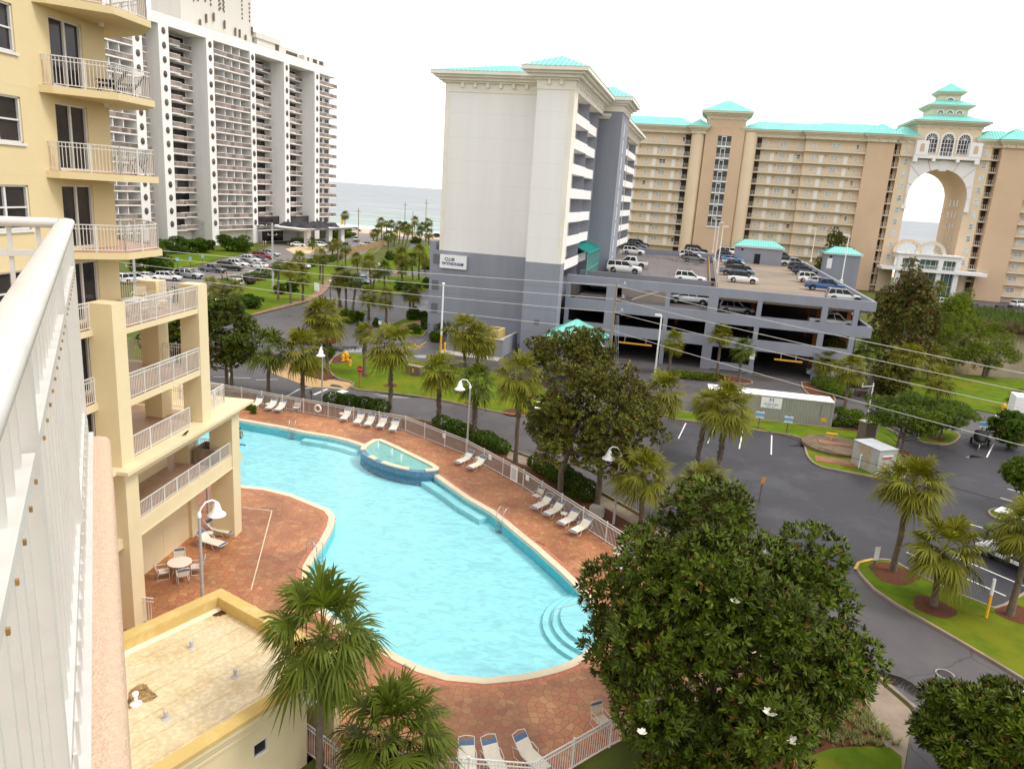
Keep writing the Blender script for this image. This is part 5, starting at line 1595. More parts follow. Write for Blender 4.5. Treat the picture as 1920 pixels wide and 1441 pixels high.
# small window and restroom sign
m = MB(); m.box(-3.82, .1, 1.7, -3.22, .12, 2.28); o = m.build("window", GLASS, ph)
m = MB(); m.box(-3.82, .02, 1.7, -3.77, .11, 2.28); m.box(-3.27, .02, 1.7, -3.22, .11, 2.28); m.box(-3.77, .02, 1.7, -3.27, .11, 1.76); m.box(-3.77, .02, 2.22, -3.27, .11, 2.28); m.build("frame", WHITE, o)
m = MB(); m.box(-1.5, -.03, 2.36, -.45, 0, 2.64); o = m.build("sign", SIGNW, ph)
text_on(o, "RESTROOMS", (-.97, -.036, 2.5), .17, (R(90), 0, 0), BLUEP, ex=.002)
m = MB(); m.box(-1.62, -.012, 2.6, -1.55, 0, 2.85); m.build("plaque", SIGNW, ph)
# ================================================================== vegetation
FROND = leafmat("palm_frond", (.17, .175, .012), back=(.17, .17, .016), rough=.55, trans=.2, var=.6, spec=.12)
FROND2 = leafmat("palm_frond_dark", (.095, .13, .010), back=(.10, .13, .015), rough=.5, trans=.2, var=.65, spec=.14)
FRONDY = leafmat("palm_frond_yellow", (.22, .22, .03), back=(.2, .2, .05), rough=.5, trans=.22, var=.5, spec=.12)
DEADF = leafmat("dry_frond", (.20, .12, .05), rough=.8, trans=.1, var=.4)
MAGL = leafmat("magnolia_leaf", (.062, .090, .006), back=(.075, .070, .012), rough=.42, trans=.1, var=.65, spec=.16, tips=(.15, .06, .015))
MAGO = leafmat('magnolia_leaf_olive', (.082, .090, .008), back=(.11, .075, .014), rough=.42, trans=.1, var=.7, spec=.16, tips=(.20, .09, .015))
MAGR = leafmat("magnolia_leaf_rusty", (.075, .085, .010), back=(.20, .10, .02), rough=.45, trans=.1, var=.6, spec=.25, tips=(.22, .10, .02))
LEAF1 = leafmat("oak_leaf", (.085, .125, .009), back=(.09, .13, .03), rough=.5, trans=.25, var=.5, spec=.12)
LEAF2 = leafmat("cypress_leaf", (.135, .175, .009), back=(.13, .17, .03), rough=.55, trans=.3, var=.5, spec=.12)
LEAF3 = leafmat("shrub_leaf", (.060, .105, .007), back=(.07, .11, .02), rough=.5, trans=.2, var=.55, spec=.12)
LEAF4 = leafmat("hedge_leaf", (.085, .135, .007), back=(.09, .13, .02), rough=.5, trans=.2, var=.5, spec=.12)
BARK = mat("bark", (.16, .125, .095), .9, .35, 6, stretch=(1, 1, .3), bump=.6, bscale=20)
PBARK = mat("palm_bark", (.20, .155, .115), .9, .4, 5, c2=(.11, .085, .065), bump=.5, bscale=25)
BOOT = mat("palm_boot", (.27, .225, .175), .85, .35, 9, c2=(.13, .09, .06))
FLOWER = mat("white_blossom", (.85, .82, .68), .6, .05, 3)
rnd = random.Random(11)
def palm_crown(seed, nf=36, nl=17, stiff=0.0, wid=.05):
    r = random.Random(seed)
    m = MB()
    for i in range(nf):
        az = i * 2.39996 + r.uniform(-.25, .25)
        q = (i + .5) / nf
        el = R(82 - 128 * q ** .9 + r.uniform(-9, 9)) + stiff * .2
        h = Vector((math.cos(az), math.sin(az), 0))
        d = h * math.cos(el) + Vector((0, 0, 1)) * math.sin(el)
        L = r.uniform(.40, .58)
        p0 = Vector((0, 0, -.06)) + d * .03
        p1 = p0 + d * L * .5
        d2 = (d + Vector((0, 0, -.22 - .15 * q))).normalized()
        p2 = p1 + d2 * L * .5
        side = Vector((-math.sin(az), math.cos(az), 0))
        m.add([p0 - side * .012, p0 + side * .012, p1 + side * .009, p1 - side * .009, p2 + side * .008, p2 - side * .008], [(0, 1, 2, 3), (3, 2, 4, 5)])
        nrm = side.cross(d2).normalized()
        fl = r.uniform(.46, .6)
        tw = r.uniform(-.35, .35)
        side2 = (side * math.cos(tw) + nrm * math.sin(tw)).normalized()
        nrm2 = side2.cross(d2).normalized()
        for k in range(nl):
            a = R(-112 + 224 * k / (nl - 1) + r.uniform(-5, 5))
            ld = d2 * math.cos(a) + side2 * math.sin(a) + nrm2 * r.uniform(-.10, .10) - nrm2 * .12 * abs(math.sin(a))
            ld.normalize()
            ll = fl * (1 - .30 * abs(a) / 1.95) * r.uniform(.85, 1.08)
            cost = p2 + d2 * .05 * math.cos(a)
            wv = ld.cross(nrm2).normalized() * wid * ll * 1.1
            mid = cost + ld * ll * .55 + Vector((0, 0, -.025 - .03 * q))
            tip = cost + ld * ll + Vector((0, 0, -.11 - .12 * q - r.uniform(0, .10)))
            m.add([cost - wv * .35, cost + wv * .35, mid + wv, mid - wv, tip], [(0, 1, 2, 3), (3, 2, 4)])
    return m
def palm_skirt(seed):
    r = random.Random(seed); m = MB()
    for i in range(26):
        az = r.uniform(0, 6.28); el = R(r.uniform(-60, 45))
        d = Vector((math.cos(az) * math.cos(el), math.sin(az) * math.cos(el), math.sin(el)))
        p0 = Vector((0, 0, -.12 + r.uniform(-.12, .06))); p1 = p0 + d * r.uniform(.14, .30)
        s = Vector((-math.sin(az), math.cos(az), 0)) * .02
        m.add([p0 - s, p0 + s, p1 + s * .5, p1 - s * .5], [(0, 1, 2, 3)])
    for i in range(5):
        az = r.uniform(0, 6.28); d = Vector((math.cos(az) * .5, math.sin(az) * .5, -.85))
        p = Vector((math.cos(az) * .12, math.sin(az) * .12, -.15)); s = Vector((-math.sin(az), math.cos(az), 0))
        for k in range(8):
            a = (k - 3.5) * .22
            t = p + (d + s * a).normalized() * r.uniform(.35, .55)
            w = s * .018
            m.add([p + (t - p) * .3 - w, p + (t - p) * .3 + w, t], [(0, 1, 2)])
    return m
CROWNS = [palm_crown(s, 38, 17).mesh("crown") for s in (1, 2, 3, 4)]
CROWNS_HI = [palm_crown(21, 40, 30, wid=.036).mesh("crown"), palm_crown(22, 44, 30, .4, wid=.036).mesh("crown")]
SKIRTS = [palm_skirt(s).mesh("dry_skirt") for s in (5, 6)]
for me in CROWNS + CROWNS_HI:
    me.materials.append(FROND)
for me in SKIRTS:
    me.materials.append(DEADF)
PALMS = 0
def crown_point(px, base):
    d = ray(*px)
    t = (base[0] * d[0] + base[1] * d[1]) / (d[0] ** 2 + d[1] ** 2)
    return Vector((d[0] * t, d[1] * t, H + d[2] * t))
def palm(base, crown, rpx, label, boots=0.0, mt_=None, hi=None, z0=0.0, tr=.17, group="sabal palms", squash=1.0):
    global PALMS
    PALMS += 1
    b = G(*base, z0)
    c = crown_point(crown, b)
    rm = rpx * mpp(c) * 1.08
    t = thing("palm_tree", label, "palm tree", b, 0, group)
    r = random.Random(PALMS)
    rel = c - b
    top = rel - Vector((0, 0, .10 * rm))
    n = 9
    pts = []
    for i in range(n + 1):
        f = i / n
        pts.append(Vector((top.x * f + .10 * math.sin(f * 3.1) * r.uniform(-.6, .6), top.y * f, max(.0, top.z) * f)))
    m = MB(); m.tube(pts, [tr * (1.35 - .3 * min(1, i / 2.0) - .12 * i / n) * r.uniform(.95, 1.05) for i in range(n + 1)], 9)
    tk = m.build("trunk", PBARK, t, smooth=50)
    if boots:
        m = MB(); L = top.length
        k0 = int((1 - boots) * L / .075)
        for k in range(k0, int(L / .075)):
            f = k * .075 / L
            i = min(n - 1, int(f * n)); p = pts[i].lerp(pts[i + 1], f * n - i)
            for j in range(3):
                a = k * 2.4 + j * 2.09 + r.uniform(-.2, .2)
                o_ = Vector((math.cos(a), math.sin(a), 0)); s = Vector((-math.sin(a), math.cos(a), 0)) * .075
                q0 = p + o_ * tr * .95; q1 = p + o_ * (tr + r.uniform(.06, .13)) + Vector((0, 0, .17))
                m.add([q0 - s, q0 + s, q1 + s * .6, q1 - s * .6], [(0, 1, 2, 3)])
        m.build("boot", BOOT, tk)
    me = CROWNS_HI[hi] if hi is not None else CROWNS[PALMS % 4]
    cr_ = inst(me, "crown", mt_ or (FROND2 if PALMS % 3 == 0 else FROND), t, rel, r.uniform(0, 6.28), (rm * r.uniform(.92, 1.08), rm, rm * squash * r.uniform(.84, 1.12)))
    cr_.rotation_euler = (r.uniform(-.16, .16), r.uniform(-.16, .16), r.uniform(0, 6.28))
    sk = inst(SKIRTS[PALMS % 2], "dry_skirt", None, cr_, (0, 0, -.02), 0, None)
    return t
# --- near palms
palm((597, 1478), (604, 1182), 122, "slender palm rising in front of the pool house roof, its trunk bare", 0, FROND2, 0, tr=.13)
palm((738, 1470), (738, 1372), 118, "short stout palm without visible trunk beside the lowest sun loungers", .3, FROND2, 1)
palm((1673, 1070), (1712, 905), 68, "leaning palm on the kerbed grass island beside the small white sign", .12, FROND, 1, .1)
palm((1750, 1134), (1772, 1028), 72, "booted palm on the grass island facing the golf carts", .55, FROND, 0, .1)
palm((1893, 1152), (1935, 985), 66, "palm cut off by the photo edge, leaning over the golf carts", .1, FROND, 1, .1)
palm((1203, 988), (1207, 885), 62, "palm growing through the mulch next to the arched lamp post by the driveway", .25, FROND, 0)
palm((1322, 985), (1318, 905), 58, "yellowish palm just behind the top of the biggest magnolia", .3, FRONDY, 1)
palm((1347, 876), (1364, 762), 56, "booted palm at the front edge of the dark parking lot, the fuller of a pair", .85, FROND, None)
palm((1308, 858), (1330, 752), 36, "thinner booted palm of the pair at the dark parking lot", .85, FROND, None)
palm((1228, 812), (1244, 733), 50, "palm half hidden behind the middle magnolia, beside the parking strip", .3, FROND, None)
palm((966, 868), (976, 703), 52, "palm with bare dark trunk touching the middle magnolia", .45, FROND, None)
palm((889, 830), (893, 716), 44, "booted palm directly behind the pool lamp post", .85, FROND2, None)
palm((821, 800), (826, 693), 47, "booted palm beside the dark utility box on the lawn strip", .85, FROND, None)
palm((731, 768), (735, 645), 54, "round-headed palm on the lawn strip to the right of the stop sign", .8, FROND, None)
palm((683, 703), (684, 622), 24, "thin dark-trunked palm behind the stop sign", .6, FROND, None)
palm((614, 696), (610, 594), 46, "bushy palm in the round mulch bed near the yellow hydrant", .4, FROND, None)
palm((604, 697), (590, 585), 20, "spindly palm leaning against the bushy palm in the mulch bed", 0, FROND, None, tr=.11)
palm((568, 748), (567, 655), 48, "booted palm at the fence behind the single pool chair", .8, FROND, None)
palm((503, 740), (503, 653), 45, "palm at the fence beside the dark tree next to the terraces", .2, FROND2, None)
palm((871, 690), (869, 618), 44, "left one of two palms crowded before the dumpster enclosure", .6, FROND, None)
palm((893, 692), (900, 632), 40, "right one of two palms crowded before the dumpster enclosure", .6, FROND, None)
# --- garage front and right cluster
palm((1253, 700), (1263, 638), 24, "palm beside the white street light in front of the garage", .2)
palm((1344, 702), (1353, 626), 25, "taller palm of two before the garage wall sign", .1)
palm((1385, 718), (1392, 652), 26, "shorter palm of two before the garage wall sign", .1)
palm((1545, 715), (1548, 675), 30, "palm standing in the hedge at the garage entrance corner", .1)
palm((1577, 705), (1570, 638), 28, "palm rising in front of the garage corner pillar", .1)
palm((1625, 715), (1630, 652), 30, "palm between the garage corner and the dark magnolia", .1)
palm((1582, 772), (1597, 690), 34, "palm with leaning trunk in front of the wooden pallets", .15)
palm((1703, 727), (1707, 667), 36, "thick-trunked palm behind the spreading green tree", .4)
palm((1738, 715), (1748, 668), 32, "palm near the pond bank under the power lines", .2, FRONDY)
palm((1760, 752), (1764, 712), 32, "palm half hidden behind the spreading tree at the upper lot", .2)
palm((1925, 775), (1913, 745), 24, "palm tuft at the photo edge on the pond lawn", 0)
# --- boulevard palms: (crown, base, radius) in the zoomed survey
def c3(x, y):
    return (520 + x / 5.053, 360 + y / 5.053)
BOUL = [((640, 215), (640, 357), 40, "lone palm on the beach beside the yellow flag"),
 ((985, 285), (985, 470), 42, "seaward palm at the start of the median grove"), ((1035, 300), (1033, 470), 34, "slim seaward palm second in the median grove"),
 ((1078, 300), (1075, 480), 36, "slim seaward palm third in the median grove"), ((915, 385), (903, 520), 44, "median palm next to the white patrol car"),
 ((955, 350), (937, 520), 44, "median palm behind the wooden fence, roadside"), ((1052, 410), (1050, 600), 56, "broad palm at the end of the wooden fence"),
 ((1112, 395), (1105, 520), 44, "palm in the shade of the median grove middle"), ((1165, 320), (1152, 500), 58, "dense palm in the median grove before the beach"),
 ((1212, 325), (1185, 500), 50, "grove palm with curved trunk before the beach"), ((1252, 355), (1212, 525), 48, "leaning grove palm close to the grass mound"),
 ((1303, 270), (1304, 440), 40, "tall palm beside the middle beach power pole"), ((1372, 320), (1358, 470), 44, "palm beside the clipped round bush on the median"),
 ((1432, 285), (1405, 470), 44, "tallest palm next to the hotel corner facing the beach"), ((1440, 390), (1432, 495), 48, "low palm nearest the hotel parapet"),
 ((1350, 365), (1345, 480), 40, "short palm between the tall seaward ones by the hotel"),
 ((527, 495), (518, 635), 58, "palm at the wooden fence start near the sand bed"), ((572, 480), (575, 680), 42, "palm standing behind the wooden fence start"),
 ((645, 522), (647, 725), 58, "palm in front of the wooden fence, alone on the grass"), ((210, 622), (212, 740), 62, "palm among the parked cars of the tower lot"),
 ((410, 592), (400, 840), 78, "big palm at the end of the tower lot hedge"), ((432, 640), (430, 890), 46, "slim palm behind the white notice board"),
 ((120, 722), (126, 1062), 82, "tall-trunked palm at the boulevard kerb, first from the terraces"), ((240, 805), (241, 1035), 72, "palm at the kerb behind the white notice board"),
 ((10, 690), (8, 1025), 66, "palm at the kerb nearest the utility pole"), ((752, 625), (765, 800), 62, "palm at the median tip with leaning post"),
 ((868, 660), (888, 900), 76, "palm over the dark car on the boulevard"), ((1012, 725), (1015, 930), 76, "median palm beside the boulevard lamp"),
 ((925, 770), (905, 915), 54, "median palm hidden behind its taller neighbours"), ((1180, 600), (1180, 880), 80, "broad median palm with the palest crown"),
 ((1270, 640), (1285, 840), 74, "dark median palm near the hotel drive"), ((1345, 560), (1340, 835), 66, "slim median palm by the concrete wall"),
 ((1180, 720), (1183, 880), 54, "low median palm in front of the pale-crowned palm"), ((600, 770), (580, 1115), 86, "palm in the leafy clump by the boulevard lamp"),
 ((650, 830), (648, 1122), 80, "thick dark palm in the middle of the leafy clump"), ((560, 850), (608, 1115), 70, "palm leaning out of the leafy clump to the road"),
 ((742, 835), (713, 1135), 72, "outer palm of the leafy clump facing the hotel"), ((865, 975), (866, 1205), 92, "palm on the hedge island beside the road fork"),
 ((1027, 1000), (1030, 1255), 84, "palm at the kerb where the road bends to the hotel"), ((1258, 945), (1252, 1200), 80, "first of two palms close to the grey hotel corner"),
 ((1300, 970), (1270, 1205), 66, "second of two palms close to the grey hotel corner"), ((1395, 640), (1400, 760), 50, "palm touching the grey parapet of the hotel")]
for cpx, bpx, rr, lb in BOUL:
    palm(c3(*bpx), c3(*cpx), rr / 5.053 * 1.22, lb, 0, None, None, tr=.19, group="palms along the boulevard")
for bpx, cpx, rr, lb in (((392, 560), (395, 535), 20, "low palm tuft at the near corner of the tower lot"), ((440, 560), (440, 540), 22, "low palm tuft beside the tower lot hedge"), ((418, 556), (416, 540), 20, "low palm in the shrub bed before the tower lot")):
    palm(bpx, cpx, rr, lb, 0, FRONDY, group="palms along the boulevard")
palm((586, 468), (585, 453), 11, "grey-green bushy palm in the sand bed before the tower", 0, FROND2, group="palms along the boulevard")
palm((1753, 560), (1762, 535), 13, "palm before the white columns of the resort entrance", .0)
palm((1888, 562), (1880, 558), 7, "tiny palm beside the resort hedge", 0)
# ------------------------------------------------------------------ leafy trees
def leaf_cloud(m, blobs, n, ll, lw, per=6, up=.45, seed=1, spread=(35, 75), jit=.25):
    r = random.Random(seed)
    wts = [b[1][0] * b[1][1] + b[1][0] * b[1][2] for b in blobs]
    for i in range(n):
        b = r.choices(blobs, wts)[0]
        d = Vector((r.gauss(0, 1), r.gauss(0, 1), r.gauss(.25, 1))).normalized()
        k = r.uniform(1 - jit, 1.06)
        p = Vector((b[0][0] + d.x * b[1][0] * k, b[0][1] + d.y * b[1][1] * k, b[0][2] + d.z * b[1][2] * k))
        ax = (d + Vector((r.uniform(-.4, .4), r.uniform(-.4, .4), up + r.uniform(-.2, .4)))).normalized()
        s = ax.cross(Vector((.31, .77, .2))).normalized(); t = ax.cross(s)
        a0 = r.uniform(0, 6.28)
        for j in range(per):
            a = a0 + j * 6.283 / per + r.uniform(-.35, .35)
            el = R(r.uniform(*spread))
            ld = (s * math.cos(a) + t * math.sin(a)) * math.sin(el) + ax * math.cos(el)
            L = ll * r.uniform(.7, 1.15)
            w = ld.cross(ax)
            if w.length < .05:
                continue
            w = w.normalized() * lw * r.uniform(.8, 1.1)
            nn = ld.cross(w).normalized() * lw * .35
            m.add([p, p + ld * L * .5 + w + nn, p + ld * L - nn * .6, p + ld * L * .5 - w + nn], [(0, 1, 2), (0, 2, 3)])
def lumpy(cx, cy, cz, rx, ry, rz, n, fr, seed, cone=0.0):
    r = random.Random(seed); out = [((cx, cy, cz), (rx * .72, ry * .72, rz * .74))]
    for i in range(n):
        d = Vector((r.gauss(0, 1), r.gauss(0, 1), r.gauss(0, 1))).normalized()
        f = fr * r.uniform(.65, 1.25)
        sh = 1 - cone * max(-.4, d.z)
        k = r.uniform(.72, .98)
        out.append(((cx + d.x * rx * k * sh, cy + d.y * ry * k * sh, cz + d.z * rz * k), (rx * f, ry * f, rz * f * .8)))
    return out
def limbs(m, trunks, cz, rx, rz, seed, r0):
    r = random.Random(seed)
    for bx, by in trunks:
        top = Vector((bx * .6 + r.uniform(-.3, .3), by * .6, cz))
        pts = [Vector((bx, by, -.1)), Vector((bx * 1.05, by, cz * .3)), Vector((bx * .8, by * .9, cz * .65)), top]
        m.tube(pts, [r0 * 1.2, r0, r0 * .75, r0 * .4], 8)
        for k in range(6):
            f = r.uniform(.3, 1); i = min(2, int(f * 3)); p = pts[i].lerp(pts[i + 1], f * 3 - i)
            a = r.uniform(0, 6.28); e = p + Vector((math.cos(a) * rx * .7, math.sin(a) * rx * .7, r.uniform(.1, .6) * rz))
            m.tube([p, p.lerp(e, .5) + Vector((0, 0, .2)), e], [r0 * .5, r0 * .3, r0 * .12], 5)
def tree(base, top, rxpx, label, kind, seed, n=900, ll=.3, lw=.06, per=6, cat="tree", name="leafy_tree", low=.18, lumps=26, fr=.3, cone=0.0, trunks=((0, 0),), r0=.2, flowers=0, mt_=LEAF1, bark=BARK, shift=(0, 0), ry=None, group=None, up=.45, top_h=None):
    b = G(*base)
    h = top_h or height_at(*top, b)
    rx = rxpx * mpp((b.x, b.y, h / 2))
    t = thing(name, label, cat, b, 0, group)
    cz, rz = h * (1 + low) / 2, h * (1 - low) / 2
    bl = lumpy(shift[0], shift[1], cz, rx * .93, (ry or rx) * .93, rz * .93, lumps, fr, seed, cone)
    m = MB(); leaf_cloud(m, bl, n, ll, lw, per, up, seed)
    cr_ = m.build("crown", mt_, t)
    m = MB(); limbs(m, trunks, cz * .9, rx, rz, seed, r0); m.build("trunk", bark, t, smooth=50)
    r = random.Random(seed + 5)
    for i in range(flowers):
        d = Vector((r.gauss(0, 1), -abs(r.gauss(0, 1)) * 1.3, r.gauss(.2, .8))).normalized()
        b_ = r.choice(bl[1:]); p = Vector((b_[0][0] + d.x * b_[1][0] * .98, b_[0][1] + d.y * b_[1][1] * .98, b_[0][2] + abs(d.z) * b_[1][2] * .98))
        m = MB(); ps = .11 + .05 * r.random()
        for j in range(7):
            a = j * .9 + r.random(); q = Vector((math.cos(a), math.sin(a), .5)).normalized()
            w = Vector((-math.sin(a), math.cos(a), 0)) * ps * .55
            m.add([(0, 0, 0), tuple(q * ps + w), tuple(q * ps * 1.7), tuple(q * ps - w)], [(0, 1, 2, 3)])
        m.build("blossom", FLOWER, t, loc=p)
    return t
tree((1316, 1425), (1352, 905), 246, "huge dark magnolia with white blossoms filling the corner beside the pool fence", "mag", 3, 10500, .30, .055, 7, "magnolia", "magnolia_tree", .03, 66, .27, .22, ((0, 0), (.7, .3)), .2, 13, MAGL)
tree((1100, 940), (1105, 680), 128, "two-trunked magnolia overhanging the driveway in the middle, behind the pool fence", "mag", 4, 4000, .31, .065, 6, "magnolia", "magnolia_tree", .22, 44, .29, .1, ((-1.8, .9), (.7, -.3)), .2, 10, MAGO)
tree((1062, 716), (1060, 606), 78, "magnolia in front of the hotel's teal entrance roof", "mag", 5, 2200, .36, .08, 6, "magnolia", "magnolia_tree", .08, 34, .3, .1, ((0, 0),), .2, 6, MAGO)
tree((1860, 1530), (1850, 1262), 150, "magnolia with one open blossom filling the bottom right corner", "mag", 6, 4200, .30, .055, 7, "magnolia", "magnolia_tree", .08, 44, .27, .15, ((0, 0),), .18, 4, MAGL)
tree((425, 727), (425, 552), 64, "magnolia with low crown standing right beside the terrace columns", "mag", 7, 2200, .33, .075, 6, "magnolia", "magnolia_tree", .2, 34, .3, .3, ((0, 0), (.5, 0)), .16, 5, MAGL)
tree((330, 720), (335, 545), 60, "magnolia seen through the openings between the terrace columns", "mag", 8, 1700, .33, .075, 6, "magnolia", "magnolia_tree", .15, 30, .3, .3, ((0, 0),), .16, 3, MAGL)
tree((1678, 706), (1665, 487), 66, "tall rusty-leaved magnolia beyond the end of the parking garage", "mag", 9, 3200, .40, .09, 6, "magnolia", "magnolia_tree", .04, 46, .27, .42, ((0, 0),), .25, 12, MAGR)
tree((1552, 545), (1550, 463), 32, "smaller magnolia peeking over the garage roof edge before the resort", "mag", 10, 1200, .5, .12, 6, "magnolia", "magnolia_tree", .05, 26, .3, .3, ((0, 0),), .2, 4, MAGL, top_h=18)
tree((1665, 750), (1665, 672), 36, "round dark magnolia bush behind the wooden pallets", "mag", 12, 1300, .34, .08, 6, "magnolia", "magnolia_tree", .02, 26, .3, 0, ((0, 0),), .15, 4, MAGO)
tree((1686, 850), (1690, 738), 78, "spreading vase-shaped tree on the grass by the transformer boxes", "oak", 13, 3000, .24, .05, 5, "tree", "spreading_tree", .36, 44, .25, 0, ((-.3, 0), (.3, .2), (0, -.3)), .11, 0, LEAF1)
tree((1757, 822), (1757, 745), 66, "smaller spreading tree between the two upper parking areas", "oak", 14, 2200, .25, .05, 5, "tree", "spreading_tree", .3, 38, .26, 0, ((-.2, 0), (.3, 0)), .11, 0, LEAF1)
tree((1843, 706), (1856, 600), 48, "bright green bald cypress alone at the pond edge", "cyp", 15, 2000, .34, .035, 6, "cypress", "cypress_tree", .12, 44, .24, .25, ((0, 0), (.5, 0)), .2, 0, LEAF2)
tree((1768, 700), (1772, 545), 58, "dense cypress overhanging the pond behind the palms", "cyp", 16, 2600, .38, .04, 6, "cypress", "cypress_tree", .04, 46, .24, .35, ((0, 0),), .2, 0, LEAF2)
tree((1720, 610), (1718, 520), 30, "light green cypress before the resort's white columns", "cyp", 17, 1300, .42, .05, 6, "cypress", "cypress_tree", .04, 30, .27, .45, ((0, 0),), .2, 0, LEAF2)
tree((1792, 640), (1793, 538), 26, "slim lime green cypress with two rounded tops before the parked cars", "cyp", 18, 1200, .40, .05, 6, "cypress", "cypress_tree", .04, 26, .3, .4, ((0, 0),), .2, 0, LEAF2)
tree((1892, 838), (1895, 765), 40, "round bushy tree in the bed in front of the white box truck", "oak", 19, 1500, .26, .06, 6, "tree", "bushy_tree", .02, 34, .28, 0, ((0, 0),), .13, 0, LEAF3)
tree((1925, 960), (1912, 850), 52, "tree cut off by the photo edge over the dark parking lot", "oak", 20, 1900, .26, .05, 6, "tree", "bushy_tree", .3, 40, .27, 0, ((0, 0),), .13, 0, LEAF1)
tree((1690, 640), (1688, 560), 34, "dark shrubby tree in the thicket left of the dense cypress", "oak", 23, 1200, .4, .08, 6, "tree", "bushy_tree", .02, 30, .3, 0, ((0, 0),), .15, 0, LEAF3)
tree((470, 578), (470, 552), 24, "low multi-stemmed tree on the verge beside the brick path", "oak", 24, 700, .3, .07, 6, "tree", "bushy_tree", .1, 22, .32, 0, ((0, 0),), .1, 0, LEAF3)
tree((810, 625), (835, 592), 30, "dark shrub tree against the grey hotel wall behind the white pole", "oak", 25, 900, .3, .07, 6, "tree", "bushy_tree", .02, 24, .32, 0, ((0, 0),), .1, 0, LEAF3, shift=(2.2, 0))
tree((285, 520), (275, 462), 40, "dark tree behind the condominium's lowest balcony at the tower lawn", "oak", 26, 1200, .5, .12, 6, "tree", "bushy_tree", .02, 28, .3, 0, ((0, 0),), .2, 0, LEAF3)
def bush(px, rxpx, h, label, mt_=LEAF3, seed=1, n=500, ll=.12, lw=.04, name="shrub", cat="shrub", ryk=1.0, group="shrubs and hedges"):
    b = G(*px); rx = rxpx * mpp(b)
    t = thing(name, label, cat, b, 0, group)
    r = random.Random(seed)
    bl = lumpy(0, 0, h * .42, rx * .95, rx * ryk * .95, h * .56, 16, .36, seed)
    m = MB(); leaf_cloud(m, bl, int(n * 1.8), ll, lw, 5, .5, seed)
    m.build("foliage", mt_, t)
    m = MB()
    for k in range(3):
        m.tube([(0, 0, 0), (r.uniform(-.2, .2), r.uniform(-.2, .2), h * .4)], [.05, .03], 5)
    m.build("stem", BARK, t)
    return t
def hedge(a, b, w, h, label, mt_=LEAF4, seed=1, dens=55, ll=.14, lw=.05):
    dens *= 2.4 if dens > 45 else 1.6
    p, q = G(*a), G(*b); L = (q - p).length
    rz = math.atan2(q.y - p.y, q.x - p.x)
    t = thing("hedge", label, "hedge", p, rz, "shrubs and hedges")
    r = random.Random(seed); k = max(2, int(L / (w * .8)))
    bl = [((L * (i + .5) / k + r.uniform(-.2, .2), r.uniform(-.15, .15) * w, h * .45), (L / k * .85, w * .55 * r.uniform(.85, 1.1), h * .55 * r.uniform(.9, 1.1))) for i in range(k)]
    m = MB(); leaf_cloud(m, bl, int(dens * L * w), ll, lw, 5, .6, seed, jit=.15)
    m.build("foliage", mt_, t)
    m = MB()
    for i in range(k):
        m.tube([(L * (i + .5) / k, 0, 0), (L * (i + .5) / k, 0, h * .5)], .04, 5)
    m.build("stem", BARK, t)
hedge((622, 757), (722, 775), 1.6, 1.2, "clipped hedge between the pool fence and driveway, nearest the crosswalk", LEAF3, 31, 90)
hedge((825, 800), (945, 848), 1.5, 1.1, "clipped hedge along the fence behind the spa lamp post", LEAF3, 32, 90)
hedge((1005, 875), (1105, 938), 1.9, 1.2, "dark hedge in the shade under the two-trunked magnolia", LEAF3, 33, 80)
hedge((1258, 706), (1350, 714), 1.6, .8, "low hedge along the garage front between the palms", LEAF4, 34, 60)
hedge((1535, 722), (1572, 745), 2.6, 1.2, "wedge-shaped hedge at the garage entrance corner", LEAF4, 35, 60)
hedge((1568, 722), (1620, 728), 1.6, 1.0, "low hedge running behind the wooden pallets", LEAF4, 36, 60)
hedge((408, 542), (512, 520), 2.0, 1.8, "long hedge screening the tower lot from the boulevard", LEAF4, 37, 40, .2, .06)
hedge((512, 517), (640, 486), 2.0, 1.8, "hedge continuing the lot screen towards the wooden fence", LEAF4, 38, 30, .22, .07)
hedge((1835, 556), (1878, 561), 3.0, 2.2, "dark clipped hedge against the resort pillar", LEAF3, 39, 30, .3, .1)
hedge((1748, 562), (1765, 566), 4.0, 1.6, "bright hedge mound before the resort entrance", LEAF4, 40, 30, .3, .1)
bush((1588, 800), 32, 1.9, "round clipped bush at the end of the grey container", LEAF4, 41, 1500, .13, .04)
bush((330, 474), 42, 4.2, "largest rounded hedge mound at the foot of the tower, by the condominium", LEAF3, 42, 1500, .35, .1, ryk=.6)
bush((378, 474), 22, 4.0, "middle rounded hedge mound at the foot of the tower", LEAF3, 43, 900, .35, .1, ryk=.7)
bush((438, 472), 32, 4.6, "dome-shaped hedge mound before the tower's stacked balconies", LEAF3, 44, 1300, .35, .1, ryk=.7)
bush((262, 480), 40, 4.0, "hedge mound hidden behind the terrace railing", LEAF3, 45, 900, .35, .1)
bush((645, 445), 20, 4.0, "rounded hedge beside the beach access sign", LEAF4, 46, 700, .4, .12)
bush((628, 446), 10, 3.0, "dark hedge at the foot of the tower's seaward corner", LEAF3, 47, 400, .4, .12)
bush((780, 456), 10, 2.6, "clipped round bush on the median near the hotel", LEAF4, 48, 400, .3, .1)
bush((653, 604), 16, 2.0, "clipped bush at the tip of the hedge island", LEAF4, 49, 700, .18, .06)
bush((672, 600), 10, 1.4, "low lighter bush on the hedge island", LEAF4, 50, 400, .18, .06)
bush((775, 625), 13, 1.6, "round clipped bush beside the blue and white street sign", LEAF4, 51, 600, .16, .05)
bush((775, 600), 12, 2.0, "darker bush behind the blue and white street sign", LEAF3, 52, 500, .18, .06)
bush((797, 618), 8, 2.0, "bush tucked against the grey hotel corner", LEAF3, 53, 400, .18, .06)
bush((793, 599), 9, 1.4, "flat bush beside the hotel corner palms", LEAF4, 54, 400, .18, .06)
